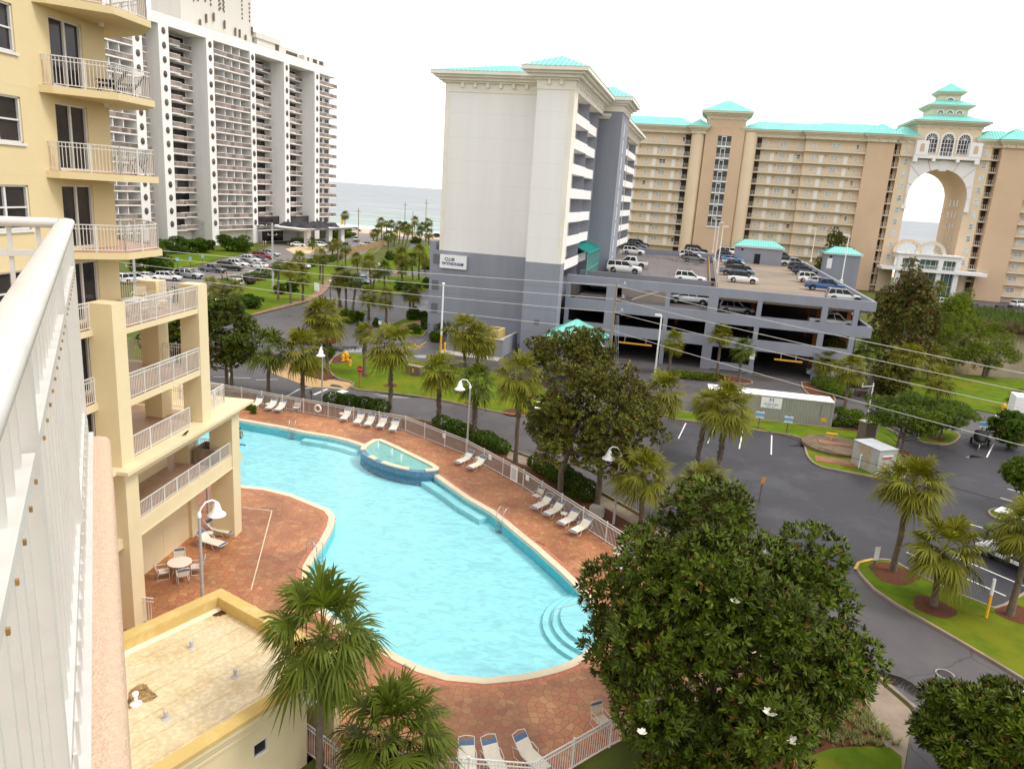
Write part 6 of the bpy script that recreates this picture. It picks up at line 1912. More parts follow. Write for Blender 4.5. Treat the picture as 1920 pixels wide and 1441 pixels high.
bush((817, 640), 12, 1.6, "round bush at the foot of the white street light", LEAF3, 55, 600, .16, .05)
bush((707, 612), 9, 1.4, "small bush at the road bend kerb", LEAF3, 56, 400, .16, .05)
bush((676, 622), 9, 1.4, "bush on the corner island facing the red pickup", LEAF3, 57, 400, .16, .05)
bush((618, 672), 9, 1.4, "bush beside the yellow hydrant group", LEAF4, 58, 500, .16, .05)
bush((590, 690), 14, 1.5, "grassy bush under the bushy palm in the mulch bed", LEAF4, 59, 500, .16, .04)
bush((440, 585), 14, 1.8, "shrub at the lot corner behind the terraces", LEAF3, 60, 600, .2, .07)
bush((525, 552), 10, 2.2, "dark shrub beside the tall utility pole", LEAF3, 61, 500, .22, .07)
bush((548, 548), 13, 2.2, "dark shrub behind the kerbside palms", LEAF3, 62, 600, .22, .07)
bush((735, 488), 16, 2.6, "dark shrub under the median grove palms", LEAF3, 63, 600, .3, .1)
bush((800, 505), 9, 3.0, "shrub at the median beside the grey hotel parapet", LEAF3, 64, 400, .3, .1)
bush((762, 545), 26, 2.2, "wide shrub mass on the middle median island", LEAF3, 65, 900, .22, .07, ryk=.6)
bush((800, 540), 10, 2.2, "shrub at the tip of the middle median island", LEAF3, 66, 400, .22, .07)
bush((1745, 640), 26, 2.4, "bank-side shrub under the cypress trees", LEAF3, 67, 700, .3, .08)
bush((468, 768), 6, .7, "small spiky plant in the poolside bed by the terraces", LEAF4, 68, 160, .2, .02)
bush((476, 775), 5, .7, "second small spiky plant in the poolside bed", LEAF4, 69, 160, .2, .02)
# pond bank thicket and ground cover: uncountable
def scatter(name, poly_px, n, fn, mt_, seed, z=0.0):
    r = random.Random(seed); P = GL(poly_px)
    xs, ys = [p[0] for p in P], [p[1] for p in P]
    m = MB(); k = 0
    def inside(x, y):
        c = False
        for i in range(len(P)):
            a, b = P[i], P[i - 1]
            if (a[1] > y) != (b[1] > y) and x < (b[0] - a[0]) * (y - a[1]) / (b[1] - a[1]) + a[0]:
                c = not c
        return c
    while k < n:
        x, y = r.uniform(min(xs), max(xs)), r.uniform(min(ys), max(ys))
        if inside(x, y):
            fn(m, r, x, y); k += 1
    return struct(m.build(name, mt_), 'stuff')
def clump(h, w, n):
    def f(m, r, x, y):
        for i in range(n):
            a = r.uniform(0, 6.28); d = Vector((math.cos(a) * r.uniform(.2, 1), math.sin(a) * r.uniform(.2, 1), r.uniform(.7, 1.3)))
            s = Vector((-math.sin(a), math.cos(a), 0)) * w
            p = Vector((x, y, 0)); q = p + d * h * r.uniform(.5, 1)
            m.add([p - s, p + s, q], [(0, 1, 2)])
    return f
scatter("undergrowth", [(1690, 640), (1740, 592), (1800, 582), (1920, 596), (2150, 625), (2150, 655), (1920, 622), (1850, 612), (1790, 620), (1745, 645), (1700, 690)], 2600, clump(2.2, .12, 7), LEAF1, 71)
scatter("reeds", [(1840, 612), (1920, 620), (2150, 652), (2150, 660), (1920, 628), (1850, 620), (1790, 624)], 700, clump(2.4, .06, 7), mat("reed", (.13, .10, .04), .8, .3, 1), 72)
scatter("ground_cover", [(1545, 1300), (1600, 1310), (1640, 1345), (1680, 1385), (1690, 1400), (1600, 1398), (1540, 1395), (1520, 1340)], 230, clump(.38, .02, 12), leafmat("variegated_leaf", (.28, .30, .10), trans=.2, var=.4), 73)
scatter("undergrowth", [(340, 640), (448, 600), (440, 560), (330, 575)], 500, clump(1.4, .09, 8), LEAF4, 74)
# ================================================================== vehicles
def paint(name, c, metal=.0):
    m, n, l, b = nodes_of(name)
    b.inputs['Base Color'].default_value = (*c, 1)
    b.inputs['Roughness'].default_value = .28
    b.inputs['Metallic'].default_value = metal
    b.inputs['Coat Weight'].default_value = .6
    b.inputs['Coat Roughness'].default_value = .06
    t = n.new("ShaderNodeTexNoise"); t.inputs['Scale'].default_value = 3; t.inputs['Detail'].default_value = 5
    mr = n.new("ShaderNodeMapRange"); mr.inputs['To Min'].default_value = .22; mr.inputs['To Max'].default_value = .4
    l.new(t.outputs['Fac'], mr.inputs[0]); l.new(mr.outputs[0], b.inputs['Roughness'])
    return m
PAINT = dict(white=paint("car_white", (.78, .78, .77)), black=paint("car_black", (.012, .012, .014)), grey=paint("car_grey", (.13, .135, .14), .3), silver=paint("car_silver", (.50, .51, .52), .4),
             red=paint("car_red", (.26, .012, .015)), blue=paint("car_blue", (.012, .07, .22)), dark_blue=paint("car_dark_blue", (.012, .02, .05)), slate=paint("car_slate", (.09, .14, .18), .2), sky=paint("car_sky_blue", (.03, .22, .50)),
             purple=paint("car_purple_blue", (.05, .06, .22)), maroon=paint("car_maroon", (.16, .008, .014)))
CGLASS = mat("car_glass", (.008, .009, .010), .12, .2, 1, spec=.25)
TAIL = mat("tail_lamp", (.45, .012, .01), .25, .1, 2)
HEADL = mat("head_lamp", (.72, .74, .75), .12, .05, 2)
def loft(m, st):
    """st: stations (x, zbottom, ztop, halfwidth, crown inset)"""
    rings = []
    for x, zb, zt, hw, ins in st:
        zm = zb + (zt - zb) * .45
        rings.append([(x, -hw * .86, zb), (x, -hw, zb + .14), (x, -hw, zm), (x, -hw * .985, zt - .10), (x, -(hw - ins), zt), (x, hw - ins, zt), (x, hw * .985, zt - .10), (x, hw, zm), (x, hw, zb + .14), (x, hw * .86, zb)])
    vs = [p for r_ in rings for p in r_]
    n = 10
    fs = []
    for i in range(len(rings) - 1):
        for k in range(n):
            k2 = (k + 1) % n
            fs.append((i * n + k, (i + 1) * n + k, (i + 1) * n + k2, i * n + k2))
    fs.append(tuple(range(n))); fs.append(tuple(range(len(rings) * n - 1, (len(rings) - 1) * n - 1, -1)))
    m.add(vs, fs)
def wheel(t, x, y, r, w):
    m = MB(); sg = 1 if y > 0 else -1
    n = 18
    prof = [(r * .62, -w / 2), (r * .94, -w / 2), (r, -w * .32), (r, w * .32), (r * .94, w / 2), (r * .62, w / 2)]
    vs = [(pr * math.cos(2 * math.pi * k / n), pz, pr * math.sin(2 * math.pi * k / n)) for pr, pz in prof for k in range(n)]
    fs = [(i * n + k, i * n + (k + 1) % n, (i + 1) * n + (k + 1) % n, (i + 1) * n + k) for i in range(5) for k in range(n)]
    m.add(vs, fs)
    o = m.build("wheel", RUBBER, t, smooth=40, loc=(x, y, r))
    m = MB(); yy = sg * w * .36
    vs = [(r * .62 * math.cos(2 * math.pi * k / n), yy, r * .62 * math.sin(2 * math.pi * k / n)) for k in range(n)] + [(0, yy * 1.15, 0)]
    m.add(vs, [(k, (k + 1) % n, n) for k in range(n)])
    for k in range(5):
        a = 2 * math.pi * k / 5
        m.bar((0, sg * w * .48, 0), (r * .6 * math.cos(a), sg * w * .45, r * .6 * math.sin(a)), .07, .04)
    m.build("rim", CHROME, o)
    return o
def make_car(kind):
    P = dict(
        suv=dict(L=4.75, W=.93, st=[(-2.36, .42, .95, .80, .10), (-2.28, .34, 1.06, .90, .10), (-1.5, .28, 1.10, .94, .09), (.6, .26, 1.06, .94, .10), (1.2, .27, 1.02, .93, .16), (2.0, .30, .92, .88, .22), (2.33, .36, .72, .74, .16), (2.38, .42, .60, .66, .08)],
                 g0=(-2.26, 1.05, .88), g1=(.98, 1.02, .86), r0=-2.02, r1=.10, H=1.74, wx=(-1.42, 1.42), wr=.37),
        sedan=dict(L=4.75, W=.90, st=[(-2.36, .40, .86, .74, .10), (-2.2, .32, .98, .86, .14), (-1.5, .26, 1.0, .91, .14), (.6, .24, .96, .91, .14), (1.2, .25, .92, .90, .18), (2.0, .28, .82, .85, .22), (2.33, .34, .64, .72, .14), (2.38, .4, .54, .62, .08)],
                   g0=(-1.75, .97, .80), g1=(1.05, .93, .80), r0=-.95, r1=.15, H=1.45, wx=(-1.38, 1.42), wr=.33),
        bigsuv=dict(L=5.6, W=1.01, st=[(-2.78, .48, 1.05, .88, .08), (-2.7, .38, 1.2, .98, .08), (-1.5, .32, 1.22, 1.02, .09), (.9, .30, 1.2, 1.02, .10), (1.5, .31, 1.16, 1.0, .14), (2.45, .34, 1.08, .96, .18), (2.76, .40, .85, .84, .14), (2.80, .46, .7, .76, .08)],
                    g0=(-2.68, 1.18, .95), g1=(1.3, 1.16, .92), r0=-2.5, r1=.45, H=1.92, wx=(-1.65, 1.75), wr=.41),
        pickup=dict(L=5.8, W=1.0, st=[(-2.9, .55, 1.10, .92, .06), (-2.86, .45, 1.14, .98, .06), (-1.0, .40, 1.15, 1.0, .06), (.2, .36, 1.16, 1.0, .10), (1.45, .36, 1.16, .99, .14), (2.5, .38, 1.08, .95, .2), (2.86, .44, .88, .84, .14), (2.9, .5, .72, .78, .08)],
                    g0=(-.95, 1.14, .92), g1=(1.55, 1.14, .90), r0=-.72, r1=.72, H=1.90, wx=(-1.85, 1.85), wr=.42),
    )[kind]
    t = thing("parked_car", kind, "car", (0, 0, 0))
    m = MB(); loft(m, P['st']); m.build("body", PAINT['white'], t, smooth=38)
    g0, g1, H_, r0, r1 = P['g0'], P['g1'], P['H'], P['r0'], P['r1']
    wt = .70 if kind != 'sedan' else .62
    m = MB()
    zr = H_ - .07
    base = [(g0[0], -g0[2], g0[1] - .02), (g1[0], -g1[2], g1[1] - .02), (g1[0], g1[2], g1[1] - .02), (g0[0], g0[2], g0[1] - .02)]
    top = [(r0, -wt, zr), (r1, -wt, zr), (r1, wt, zr), (r0, wt, zr)]
    m.add(base + top, [(0, 1, 5, 4), (1, 2, 6, 5), (2, 3, 7, 6), (3, 0, 4, 7), (4, 5, 6, 7)])
    m.build("window_glass", CGLASS, t)
    m = MB()
    m.add([(r0 - .06, -wt - .02, zr - .03), (r1 + .08, -wt - .02, zr - .03), (r1 + .08, wt + .02, zr - .03), (r0 - .06, wt + .02, zr - .03), (r0 + .08, -wt + .1, H_), (r1 - .12, -wt + .1, H_), (r1 - .12, wt - .1, H_), (r0 + .08, wt - .1, H_)],
          [(4, 5, 6, 7), (0, 1, 5, 4), (1, 2, 6, 5), (2, 3, 7, 6), (3, 0, 4, 7)])
    def pil(fa, fb, w=.07):
        for s in (0, 1):
            b0 = Vector(base[0]).lerp(Vector(base[1]), fa); t0 = Vector(top[0]).lerp(Vector(top[1]), fb)
            if s:
                b0.y, t0.y = -b0.y, -t0.y
            m.bar(b0, t0, w, w)
    for fa, fb in {'suv': ((0, 0), (.30, .30), (.60, .66), (1, 1)), 'bigsuv': ((0, 0), (.32, .32), (.60, .64), (1, 1)), 'sedan': ((0, 0), (.52, .52), (1, 1)), 'pickup': ((0, 0), (.48, .5), (1, 1))}[kind]:
        pil(fa, fb, .09 if fa in (0, 1) else .06)
    m.build("roof", PAINT['white'], t, smooth=35)
    if kind == 'pickup':
        m = MB(); m.box(-2.78, -.82, 1.10, -1.0, .82, 1.165); m.build("bed", BLACK, t)
    W = P['W']
    m = MB()
    for x in P['wx']:
        for s in (-1, 1):
            n = 14
            pl = [(x + (P['wr'] + .08) * math.cos(math.pi * k / n), P['wr'] + (P['wr'] + .08) * math.sin(math.pi * k / n)) for k in range(n + 1)]
            m.add([(p[0], s * (W + .008), p[1]) for p in pl] + [(p[0], s * (W - .3), p[1]) for p in pl], [tuple(range(n + 1)) if s < 0 else tuple(range(n, -1, -1))])
    m.build("wheel_arch", BLACK, t)
    for x in P['wx']:
        for s in (-1, 1):
            wheel(t, x, s * (W - .10), P['wr'], .24)
    xf, xr = P['st'][-1][0], P['st'][0][0]
    zt = P['st'][-3][2]
    for s in (-1, 1):
        m = MB(); m.box(xf - .32, s * .66 - .17, zt - .27, xf - .05, s * .66 + .17, zt - .11); m.build("headlight", HEADL, t)
        m = MB(); zz = P['st'][1][2]
        m.box(xr - .012, s * .76 - .08, zz - .38, xr + .14, s * .76 + .09, zz - .02); m.build("taillight", TAIL, t)
        m = MB(); mx_ = g1[0] - .25; m.box(mx_ - .06, s * (W + .02) - .09, g1[1] + .0, mx_ + .08, s * (W + .02) + .09, g1[1] + .16); m.build("mirror", BLACK, t)
    m = MB(); m.box(xf - .02, -.5, .5, xf + .015, .5, zt - .24); m.build("grille", BLACK, t)
    m = MB(); m.box(xr - .02, -.7, .40, xr + .2, .7, .56); m.box(-W * .98, 0, 0, -W * .97, 0, 0) if False else None; m.build("rear_bumper", BLACK, t)
    if kind in ('suv', 'bigsuv'):
        m = MB()
        for s in (-1, 1):
            m.bar((r0 + .15, s * (wt - .08), H_ + .04), (r1 - .2, s * (wt - .08), H_ + .04), .035)
        m.build("roof_rack", BLACK, t)
    return t
PROTO, USED = {}, set()
NC = 0
def car(px, kind, color, label, rz, z=.02, group="parked cars", roof=None, name=None, cat=None):
    global NC
    if kind not in PROTO:
        PROTO[kind] = make_car(kind); t = PROTO[kind]; USED.add(kind)
    else:
        t = copy_tree(PROTO[kind])
    t.name = name or "parked_car"
    p = G(*px, z)
    t.location = p; t.rotation_euler = (0, 0, rz)
    t['label'] = label; t['group'] = group; t['category'] = cat or {'suv': 'car', 'bigsuv': 'car', 'sedan': 'car', 'pickup': 'pickup truck'}[kind]
    for c in [o for o in col.objects if o.parent is t]:
        if c.name.startswith(("body", "roof")) and not c.name.startswith("roof_rack"):
            c.material_slots[0].link = 'OBJECT'
            c.material_slots[0].material = PAINT[roof if (roof and c.name.startswith("roof")) else color]
    return t
def hd(a, b, z=0.0):
    p, q = G(*a, z), G(*b, z)
    return math.atan2(q.y - p.y, q.x - p.x)
DZ = 9.46
F_, B_ = GA, GA + math.pi
DK = "cars on the garage roof deck"
def g4(x, y):
    return (1120 + x / 6.4, 430 + y / 6.4)
def g5(x, y):
    return (1400 + x / 6.4, 430 + y / 6.4)
for px, k, c, lb, rz in ((g4(435, 300), 'suv', 'white', "white compact car parked by the hotel wall at the far left of the deck", F_), (g4(440, 262), 'suv', 'grey', "grey car right behind the white compact by the hotel wall", F_),
    (g4(480, 232), 'suv', 'slate', "blue-grey car third from the front by the hotel wall", F_), (g4(490, 212), 'bigsuv', 'dark_blue', "dark car at the back wall of the wet deck", F_),
    (g4(400, 452), 'pickup', 'white', "white pickup with open bed beside the hotel's pale pier", B_), (g4(320, 520), 'bigsuv', 'white', "white off-roader half hidden by the inner parapet", F_),
    (g4(1165, 390), 'suv', 'grey', "grey wagon at the divider, front one of its row", F_), (g4(1110, 348), 'suv', 'white', "white car at the divider next to the grey wagon", F_), (g4(1180, 318), 'suv', 'silver', "silver car two bays behind the grey wagon", F_),
    (g4(1180, 285), 'bigsuv', 'black', "black off-roader near the stair hut on the wet deck", F_), (g4(1110, 640), 'suv', 'white', "white car of which only the roof shows over the inner parapet", F_),
    (g4(1740, 640), 'suv', 'white', "white car with black roof at the front of the tan deck", F_), (g4(1670, 555), 'pickup', 'slate', "blue-grey pickup beside the white car with black roof", F_),
    (g4(1690, 490), 'suv', 'black', "black car between the blue-grey pickup and a pale sedan", F_), (g4(1625, 432), 'sedan', 'silver', "pale sedan in front of the bright blue sedan on the deck", F_), (g4(1610, 395), 'sedan', 'sky', "bright blue sedan beside the deck divider", F_),
    (g4(1560, 365), 'suv', 'slate', "dull blue car behind the bright blue sedan", F_), (g4(1550, 335), 'suv', 'red', "red car half hidden beside the divider light poles", F_), (g4(1600, 312), 'bigsuv', 'white', "large white car behind the red one on the deck", F_), (g4(1560, 292), 'suv', 'white', "white car closest to the dark doorway hut", F_),
    (g5(1165, 868), 'suv', 'silver', "silver car closest to the garage's outer corner", F_), (g5(935, 738), 'pickup', 'blue', "bright blue pickup at the deck's outer edge", F_), (g5(860, 675), 'sedan', 'silver', "silver sedan hidden behind the bright blue pickup", F_),
    (g5(775, 640), 'suv', 'white', "white hatchback with red lamps next to the dark blue cars", F_), (g5(700, 548), 'suv', 'dark_blue', "dark blue car nearer of the two side by side", F_), (g5(640, 505), 'suv', 'dark_blue', "dark blue car farther of the two side by side", F_),
    (g5(555, 445), 'pickup', 'silver', "silver pickup between the dark blue and black cars", F_), (g5(425, 372), 'bigsuv', 'black', "black car before the smaller teal-roofed hut", F_)):
    car(px, k, c, lb, rz, DZ, DK, 'black' if 'black roof' in lb else None)
GI = "cars inside the parking garage"
car(g4(1100, 893), 'pickup', 'silver', "silver pickup standing on the open lower deck behind the facade opening", B_, 7.02, GI)
car(g4(1665, 1010), 'suv', 'silver', "grey car in the shade of the middle facade opening", F_, 6.42, GI)
car(g5(1010, 1178), 'pickup', 'white', "white work truck in the shaded upper opening near the corner", F_, 6.42, GI)
car((1546, 707), 'suv', 'white', "white car nosing out of the ground-level garage entrance", B_, .02, GI)
def c2(x, y):
    return (180 + x / 5.053, 380 + y / 5.053)
TL = "cars in the tower parking lot"
h1 = hd(c2(790, 700), c2(948, 716)); h2 = hd(c2(1012, 648), c2(1175, 664))
for px, k, c, lb, rz in ((c2(885, 712), 'bigsuv', 'silver', "large pale silver car in the lot's front row facing right", h1), (c2(1105, 662), 'pickup', 'grey', "dark grey pickup in the lot beside the grass slope", h2),
    (c2(1270, 640), 'bigsuv', 'black', "black van seen from behind next to the grey pickup", h2 + .25), (c2(1350, 605), 'suv', 'white', "white car just behind the black van", h2 + .15), (c2(1420, 588), 'suv', 'grey', "dark green-grey car between two white ones in the lot", h2 + .15),
    (c2(1470, 562), 'suv', 'white', "white car beside the dark one near the red car", h2 + .1), (c2(1540, 552), 'sedan', 'dark_blue', "dark sedan parked next to the red car", h2 + .1), (c2(1585, 535), 'bigsuv', 'red', "red car in the tower lot near the utility pole", h2 + .05),
    (c2(1660, 505), 'suv', 'silver', "silver car behind the red one near the utility pole", h2), (c2(1545, 620), 'sedan', 'white', "white sedan waiting alone in the lot's driving aisle", h2 + 2.9),
    (c2(690, 735), 'suv', 'white', "white car behind the terrace furniture, nearest of the left group", h1 + .3), (c2(620, 690), 'suv', 'white', "white car farthest in the left group of the tower lot", h1 + .3), (c2(500, 728), 'sedan', 'white', "white car glimpsed through the back terrace railing", h1 + .3), (c2(365, 760), 'bigsuv', 'white', "white off-roader behind the terrace table", h1 + 1.2),
    (c2(1285, 796), 'suv', 'white', "white car in the row behind the hedge, nearest to the terraces", h2 + 2.95), (c2(1195, 822), 'sedan', 'dark_blue', "dark car mostly hidden by shrubs at the row's near end", h2 + 2.95), (c2(1400, 768), 'suv', 'black', "black car second in the row behind the hedge", h2 + 2.95), (c2(1335, 760), 'suv', 'white', "white car wedged between the hedge row's black one and its neighbour", h2 + 2.95),
    (c2(1500, 728), 'suv', 'grey', "grey car in the middle of the row behind the hedge", h2 + 2.95), (c2(1570, 700), 'bigsuv', 'white', "white van in the row behind the hedge", h2 + 2.95), (c2(1650, 680), 'suv', 'maroon', "dark red car at the pole in the hedge row", h2 + 2.95),
    (c3(175, 690), 'suv', 'white', "white car under the palm by the tower drive", h2 + 2.95), (c3(225, 725), 'sedan', 'white', "white car behind the hedge palms close to the boulevard", h2 + 2.95), (c3(285, 700), 'suv', 'black', "black car between the white ones by the tower drive", h2 + 2.95), (c3(340, 688), 'suv', 'white', "white car last in the hedge row near the big palm", h2 + 2.95),
    (c3(195, 515), 'sedan', 'white', "white car under the tower's entrance canopy", .2), (c3(420, 520), 'suv', 'white', "white car partly behind the bushy palm at the canopy", .3), (c3(440, 500), 'suv', 'grey', "grey car behind the white one at the canopy", .3)):
    car(px, k, c, lb, rz, .02, TL)
RB = "vehicles on the boulevard and beach road"
car(c3(848, 520), 'bigsuv', 'white', "white patrol-style car by the wooden fence", hd(c3(880, 520), c3(815, 515)), .02, RB)
car(c3(750, 468), 'pickup', 'silver', "silver pickup driving towards the camera past the beach pole", hd(c3(760, 440), c3(740, 485)), .02, RB)
car(c3(740, 372), 'pickup', 'silver', "pale pickup parked at the beach railing", hd(c3(690, 365), c3(800, 372)), .02, RB)
car(c3(1310, 415), 'sedan', 'white', "white car on the beach road between the seaward palms", R(-13), .02, RB)
car(c3(1430, 425), 'sedan', 'white', "white car on the beach road close to the hotel", R(-13), .02, RB)
car(c3(1530, 432), 'suv', 'black', "dark car on the beach road at the hotel corner", R(-13), .02, RB)
car(c3(812, 868), 'suv', 'slate', "blue-grey car coming down the boulevard among the palms", hd(c3(790, 850), c3(840, 880)), .02, RB)
car((588, 645), 'pickup', 'maroon', "dark red pickup turning at the boulevard corner", hd((625, 651), (552, 640)), .02, RB, name="pickup_truck")
def d7(x, y):
    return (1620 + x / 6.4, 420 + y / 6.4)
FP = "cars parked beyond the pond"
hr_ = R(-13) - math.pi / 2
for px, k, c, lb, rz in ((d7(1315, 1030), 'suv', 'purple', "purple-blue car in the row beyond the pond", hr_), (d7(1490, 1055), 'sedan', 'black', "black car next to the purple-blue one", hr_), (d7(1640, 1068), 'suv', 'black', "second black car in the row beyond the pond, without lamps on", hr_), (d7(1800, 1078), 'bigsuv', 'black', "bigger black car in the row beyond the pond near the photo edge", hr_), (d7(1930, 1090), 'suv', 'grey', "grey car cut by the photo edge beyond the pond", hr_),
    (d7(1850, 995), 'bigsuv', 'white', "white car standing apart near the blue parking sign", hr_ + 2.3), (d7(1180, 1020), 'sedan', 'silver', "pale car half hidden behind the lime green cypress", hr_), (d7(1000, 968), 'suv', 'white', "white car before the resort entrance columns", R(-13))):
    car(px, k, c, lb, rz, .02, FP)
# box truck at the photo edge
p = G(1948, 806)
bt = thing("box_truck", "white box truck behind the bushy tree at the photo edge", "truck", p, R(-20))
m = MB(); m.box(-3, -1.2, 1.0, 3, 1.2, 3.5); m.build("cargo_box", PVCW, bt, bevel=.05)
m = MB(); loft(m, [(3.05, .5, 2.3, 1.05, .1), (4.2, .5, 2.35, 1.05, .15), (5.0, .5, 1.3, 1.0, .15), (5.3, .5, 1.1, .9, .1)]); m.build("cab", PAINT['white'], bt, smooth=35)
m = MB(); m.box(4.15, -.95, 1.45, 4.75, .95, 2.1); m.build("window_glass", CGLASS, bt)
for x in (-2, 4.2):
    for s in (-1, 1):
        wheel(bt, x, s * .95, .45, .3)
# covered personal watercraft on trailer
p = G(1836, 834)
bo = thing("jet_ski_trailer", "black covered jet ski on a small trailer in the dark lot", "trailer", p, hd((1838, 818), (1834, 846)))
m = MB(); st = []
rg = []
for x, hw, zb, zt in ((-1.4, .45, .62, .9), (-1.1, .58, .5, 1.15), (-.3, .62, .45, 1.3), (.2, .58, .45, 1.55), (.6, .5, .48, 1.3), (1.2, .3, .55, 1.02), (1.55, .08, .66, .86)):
    st.append((x, zb, zt, hw, hw * .45))
loft(m, st); m.build("cover", mat("black_canvas", (.018, .018, .02), .7, .25, 5, bump=.4), bo, smooth=70)
m = MB(); m.bar((-1.5, .45, .42), (1.2, .2, .42), .07); m.bar((-1.5, -.45, .42), (1.2, -.2, .42), .07); m.bar((1.1, 0, .42), (2.4, 0, .38), .08); m.bar((-1.4, -.75, .38), (-1.4, .75, .38), .06); m.bar((-.5, -.75, .32), (-.5, .75, .32), .06); m.bar((2.0, 0, 0), (2.0, 0, .5), .05)
m.build("frame", GALV, bo)
for s in (-1, 1):
    wheel(bo, -.5, s * .72, .28, .18)
    m = MB(); m.box(-.85, s * .72 - .13, .56, -.15, s * .72 + .13, .6); m.build("fender", BLACK, bo)
# golf carts
def golf_cart(px, rz, label, body, roofm, rows=3):
    p = G(*px, .02); t = thing("golf_cart", label, "golf cart", p, rz, "golf carts")
    L = 1.0 * rows
    xr = -.9 - (rows - 2) * .95
    m = MB(); m.box(xr - .35, -.6, .28, 1.35, .6, .36); m.build("floor", BLACK, t)
    m = MB(); loft(m, [(.75, .36, .95, .55, .08), (1.15, .34, .92, .6, .12), (1.6, .36, .62, .5, .14), (1.7, .4, .5, .4, .06)]); m.build("cowl", body, t, smooth=40)
    for i in range(rows):
        x = .05 - i * .95
        m = MB(); m.box(x - .32, -.56, .36, x + .22, .56, .62); m.build("side_panel", body, t, bevel=.05)
        m = MB(); m.box(x - .32, -.55, .62, x + .24, .55, .76); m.box(x - .42, -.55, .74, x - .28, .55, 1.22); m.build("seat", BLACK, t, bevel=.04)
    m = MB(); m.box(xr - .5, -.6, .4, xr - .05, .6, .72); m.build("rear_body", body, t, bevel=.08)
    m = MB(); m.box(xr - .45, -.66, 1.88, 1.25, .66, 1.95)
    for i in range(5):
        m.box(xr - .4, -.5 + i * .23, 1.95, 1.15, -.4 + i * .23, 1.98)
    m.build("roof", roofm, t, bevel=.03)
    m = MB()
    for s in (-1, 1):
        m.bar((1.1, s * .55, .9), (.85, s * .6, 1.88), .04); m.bar((xr - .3, s * .58, .6), (xr - .3, s * .6, 1.88), .04)
        if rows > 2:
            m.bar((-.9, s * .58, .7), (-.85, s * .6, 1.88), .04)
    m.build("roof_post", BLACK, t)
    m = MB(); m.bar((.85, .28, .9), (.55, .28, 1.05), .04); m.tube([(.55 + .05 * math.cos(a), .28 + .17 * math.sin(a), 1.05 + .16 * math.cos(a)) for a in [k * .5236 for k in range(13)]], .018, 5); m.build("steering_wheel", BLACK, t)
    for x in (1.15, xr - .2):
        for s in (-1, 1):
            wheel(t, x, s * .56, .29, .2)
    return t
golf_cart((1880, 1052), hd((1915, 1068), (1843, 1035)), "long white golf cart with black roof parked between white lines", PAINT['white'], BLACK, 4)
golf_cart((1897, 1015), hd((1925, 1026), (1868, 1006)), "blue golf cart parked behind the long white one", PAINT['sky'], SIGNW, 2)
golf_cart((1965, 1000), hd((1985, 1010), (1925, 990)), "golf cart with striped blue roof at the photo edge", PAINT['sky'], SIGNB, 2)
# ================================================================== poolside furniture
DECKZ = .014
def make_lounger():
    t = thing("sun_lounger", "x", "sun lounger")
    m = MB()
    for s in (-1, 1):
        y = s * .30
        m.tube([(.95, y, .33), (-.25, y, .36)], .016, 6); m.tube([(-.25, y, .36), (-.83, y, .86)], .016, 6)
        m.tube([(.80, y, .33), (.70, y, .03), (.45, y, .03), (.30, y, .34)], .016, 6)
        m.tube([(-.05, y, .35), (-.20, y, .03), (-.62, y, .03), (-.72, y * 1.15, .42), (-.35, y * 1.15, .56), (.0, y * 1.1, .50), (.05, y, .36)], .014, 6)
    m.tube([(.95, -.30, .33), (.98, 0, .33), (.95, .30, .33)], .016, 6); m.tube([(-.83, -.30, .86), (-.87, 0, .90), (-.83, .30, .86)], .016, 6)
    m.build("frame", WHITE, t, smooth=60)
    def slats(x0, z0, x1, z1, n):
        for i in range(n):
            f0, f1 = i / n, (i + .88) / n
            a, b = (x0 + (x1 - x0) * f0, z0 + (z1 - z0) * f0), (x0 + (x1 - x0) * f1, z0 + (z1 - z0) * f1)
            m.add([(a[0], -.29, a[1]), (b[0], -.29, b[1]), (b[0], .29, b[1]), (a[0], .29, a[1]), (a[0], -.29, a[1] + .012), (b[0], -.29, b[1] + .012), (b[0], .29, b[1] + .012), (a[0], .29, a[1] + .012)], [(0, 3, 2, 1), (4, 5, 6, 7), (0, 1, 5, 4), (2, 3, 7, 6), (1, 2, 6, 5), (3, 0, 4, 7)])
    m = MB(); slats(.78, .345, -.25, .375, 14); slats(-.25, .375, -.60, .675, 6); m.build("sling", CREAMV, t)
    m = MB(); slats(.94, .34, .78, .345, 2); m.build("foot_band", BLUEBAND, t)
    m = MB(); slats(-.60, .675, -.75, .80, 2); m.build("head_band", BLUEBAND, t)
    return t
def make_chair():
    t = thing("pool_chair", "x", "chair")
    m = MB()
    for s in (-1, 1):
        y = s * .27
        m.tube([(.25, y, .40), (-.22, y, .38), (-.38, y, .92)], .014, 6); m.tube([(.30, y, .62), (.30, y, .02), (-.30, y, .02), (-.20, y, .40)], .014, 6); m.tube([(.30, y, .62), (-.27, y, .62)], .016, 6)
    m.tube([(-.38, -.27, .92), (-.40, 0, .96), (-.38, .27, .92)], .014, 6)
    m.build("frame", WHITE, t, smooth=60)
    m = MB()
    for i in range(7):
        m.box(.25 - i * .068, -.26, .395, .31 - i * .068 - .005, .26, .405)
    m.build("seat", CREAMV, t)
    m = MB()
    for i in range(5):
        m.box(-.27 - i * .022 - .012, -.26, .46 + i * .07, -.27 - i * .022, .26, .52 + i * .07)
    m.build("backrest", CREAMV, t); m = MB(); m.box(-.385, -.26, .78, -.355, .26, .88); m.build("back_band", BLUEBAND, t)
    return t
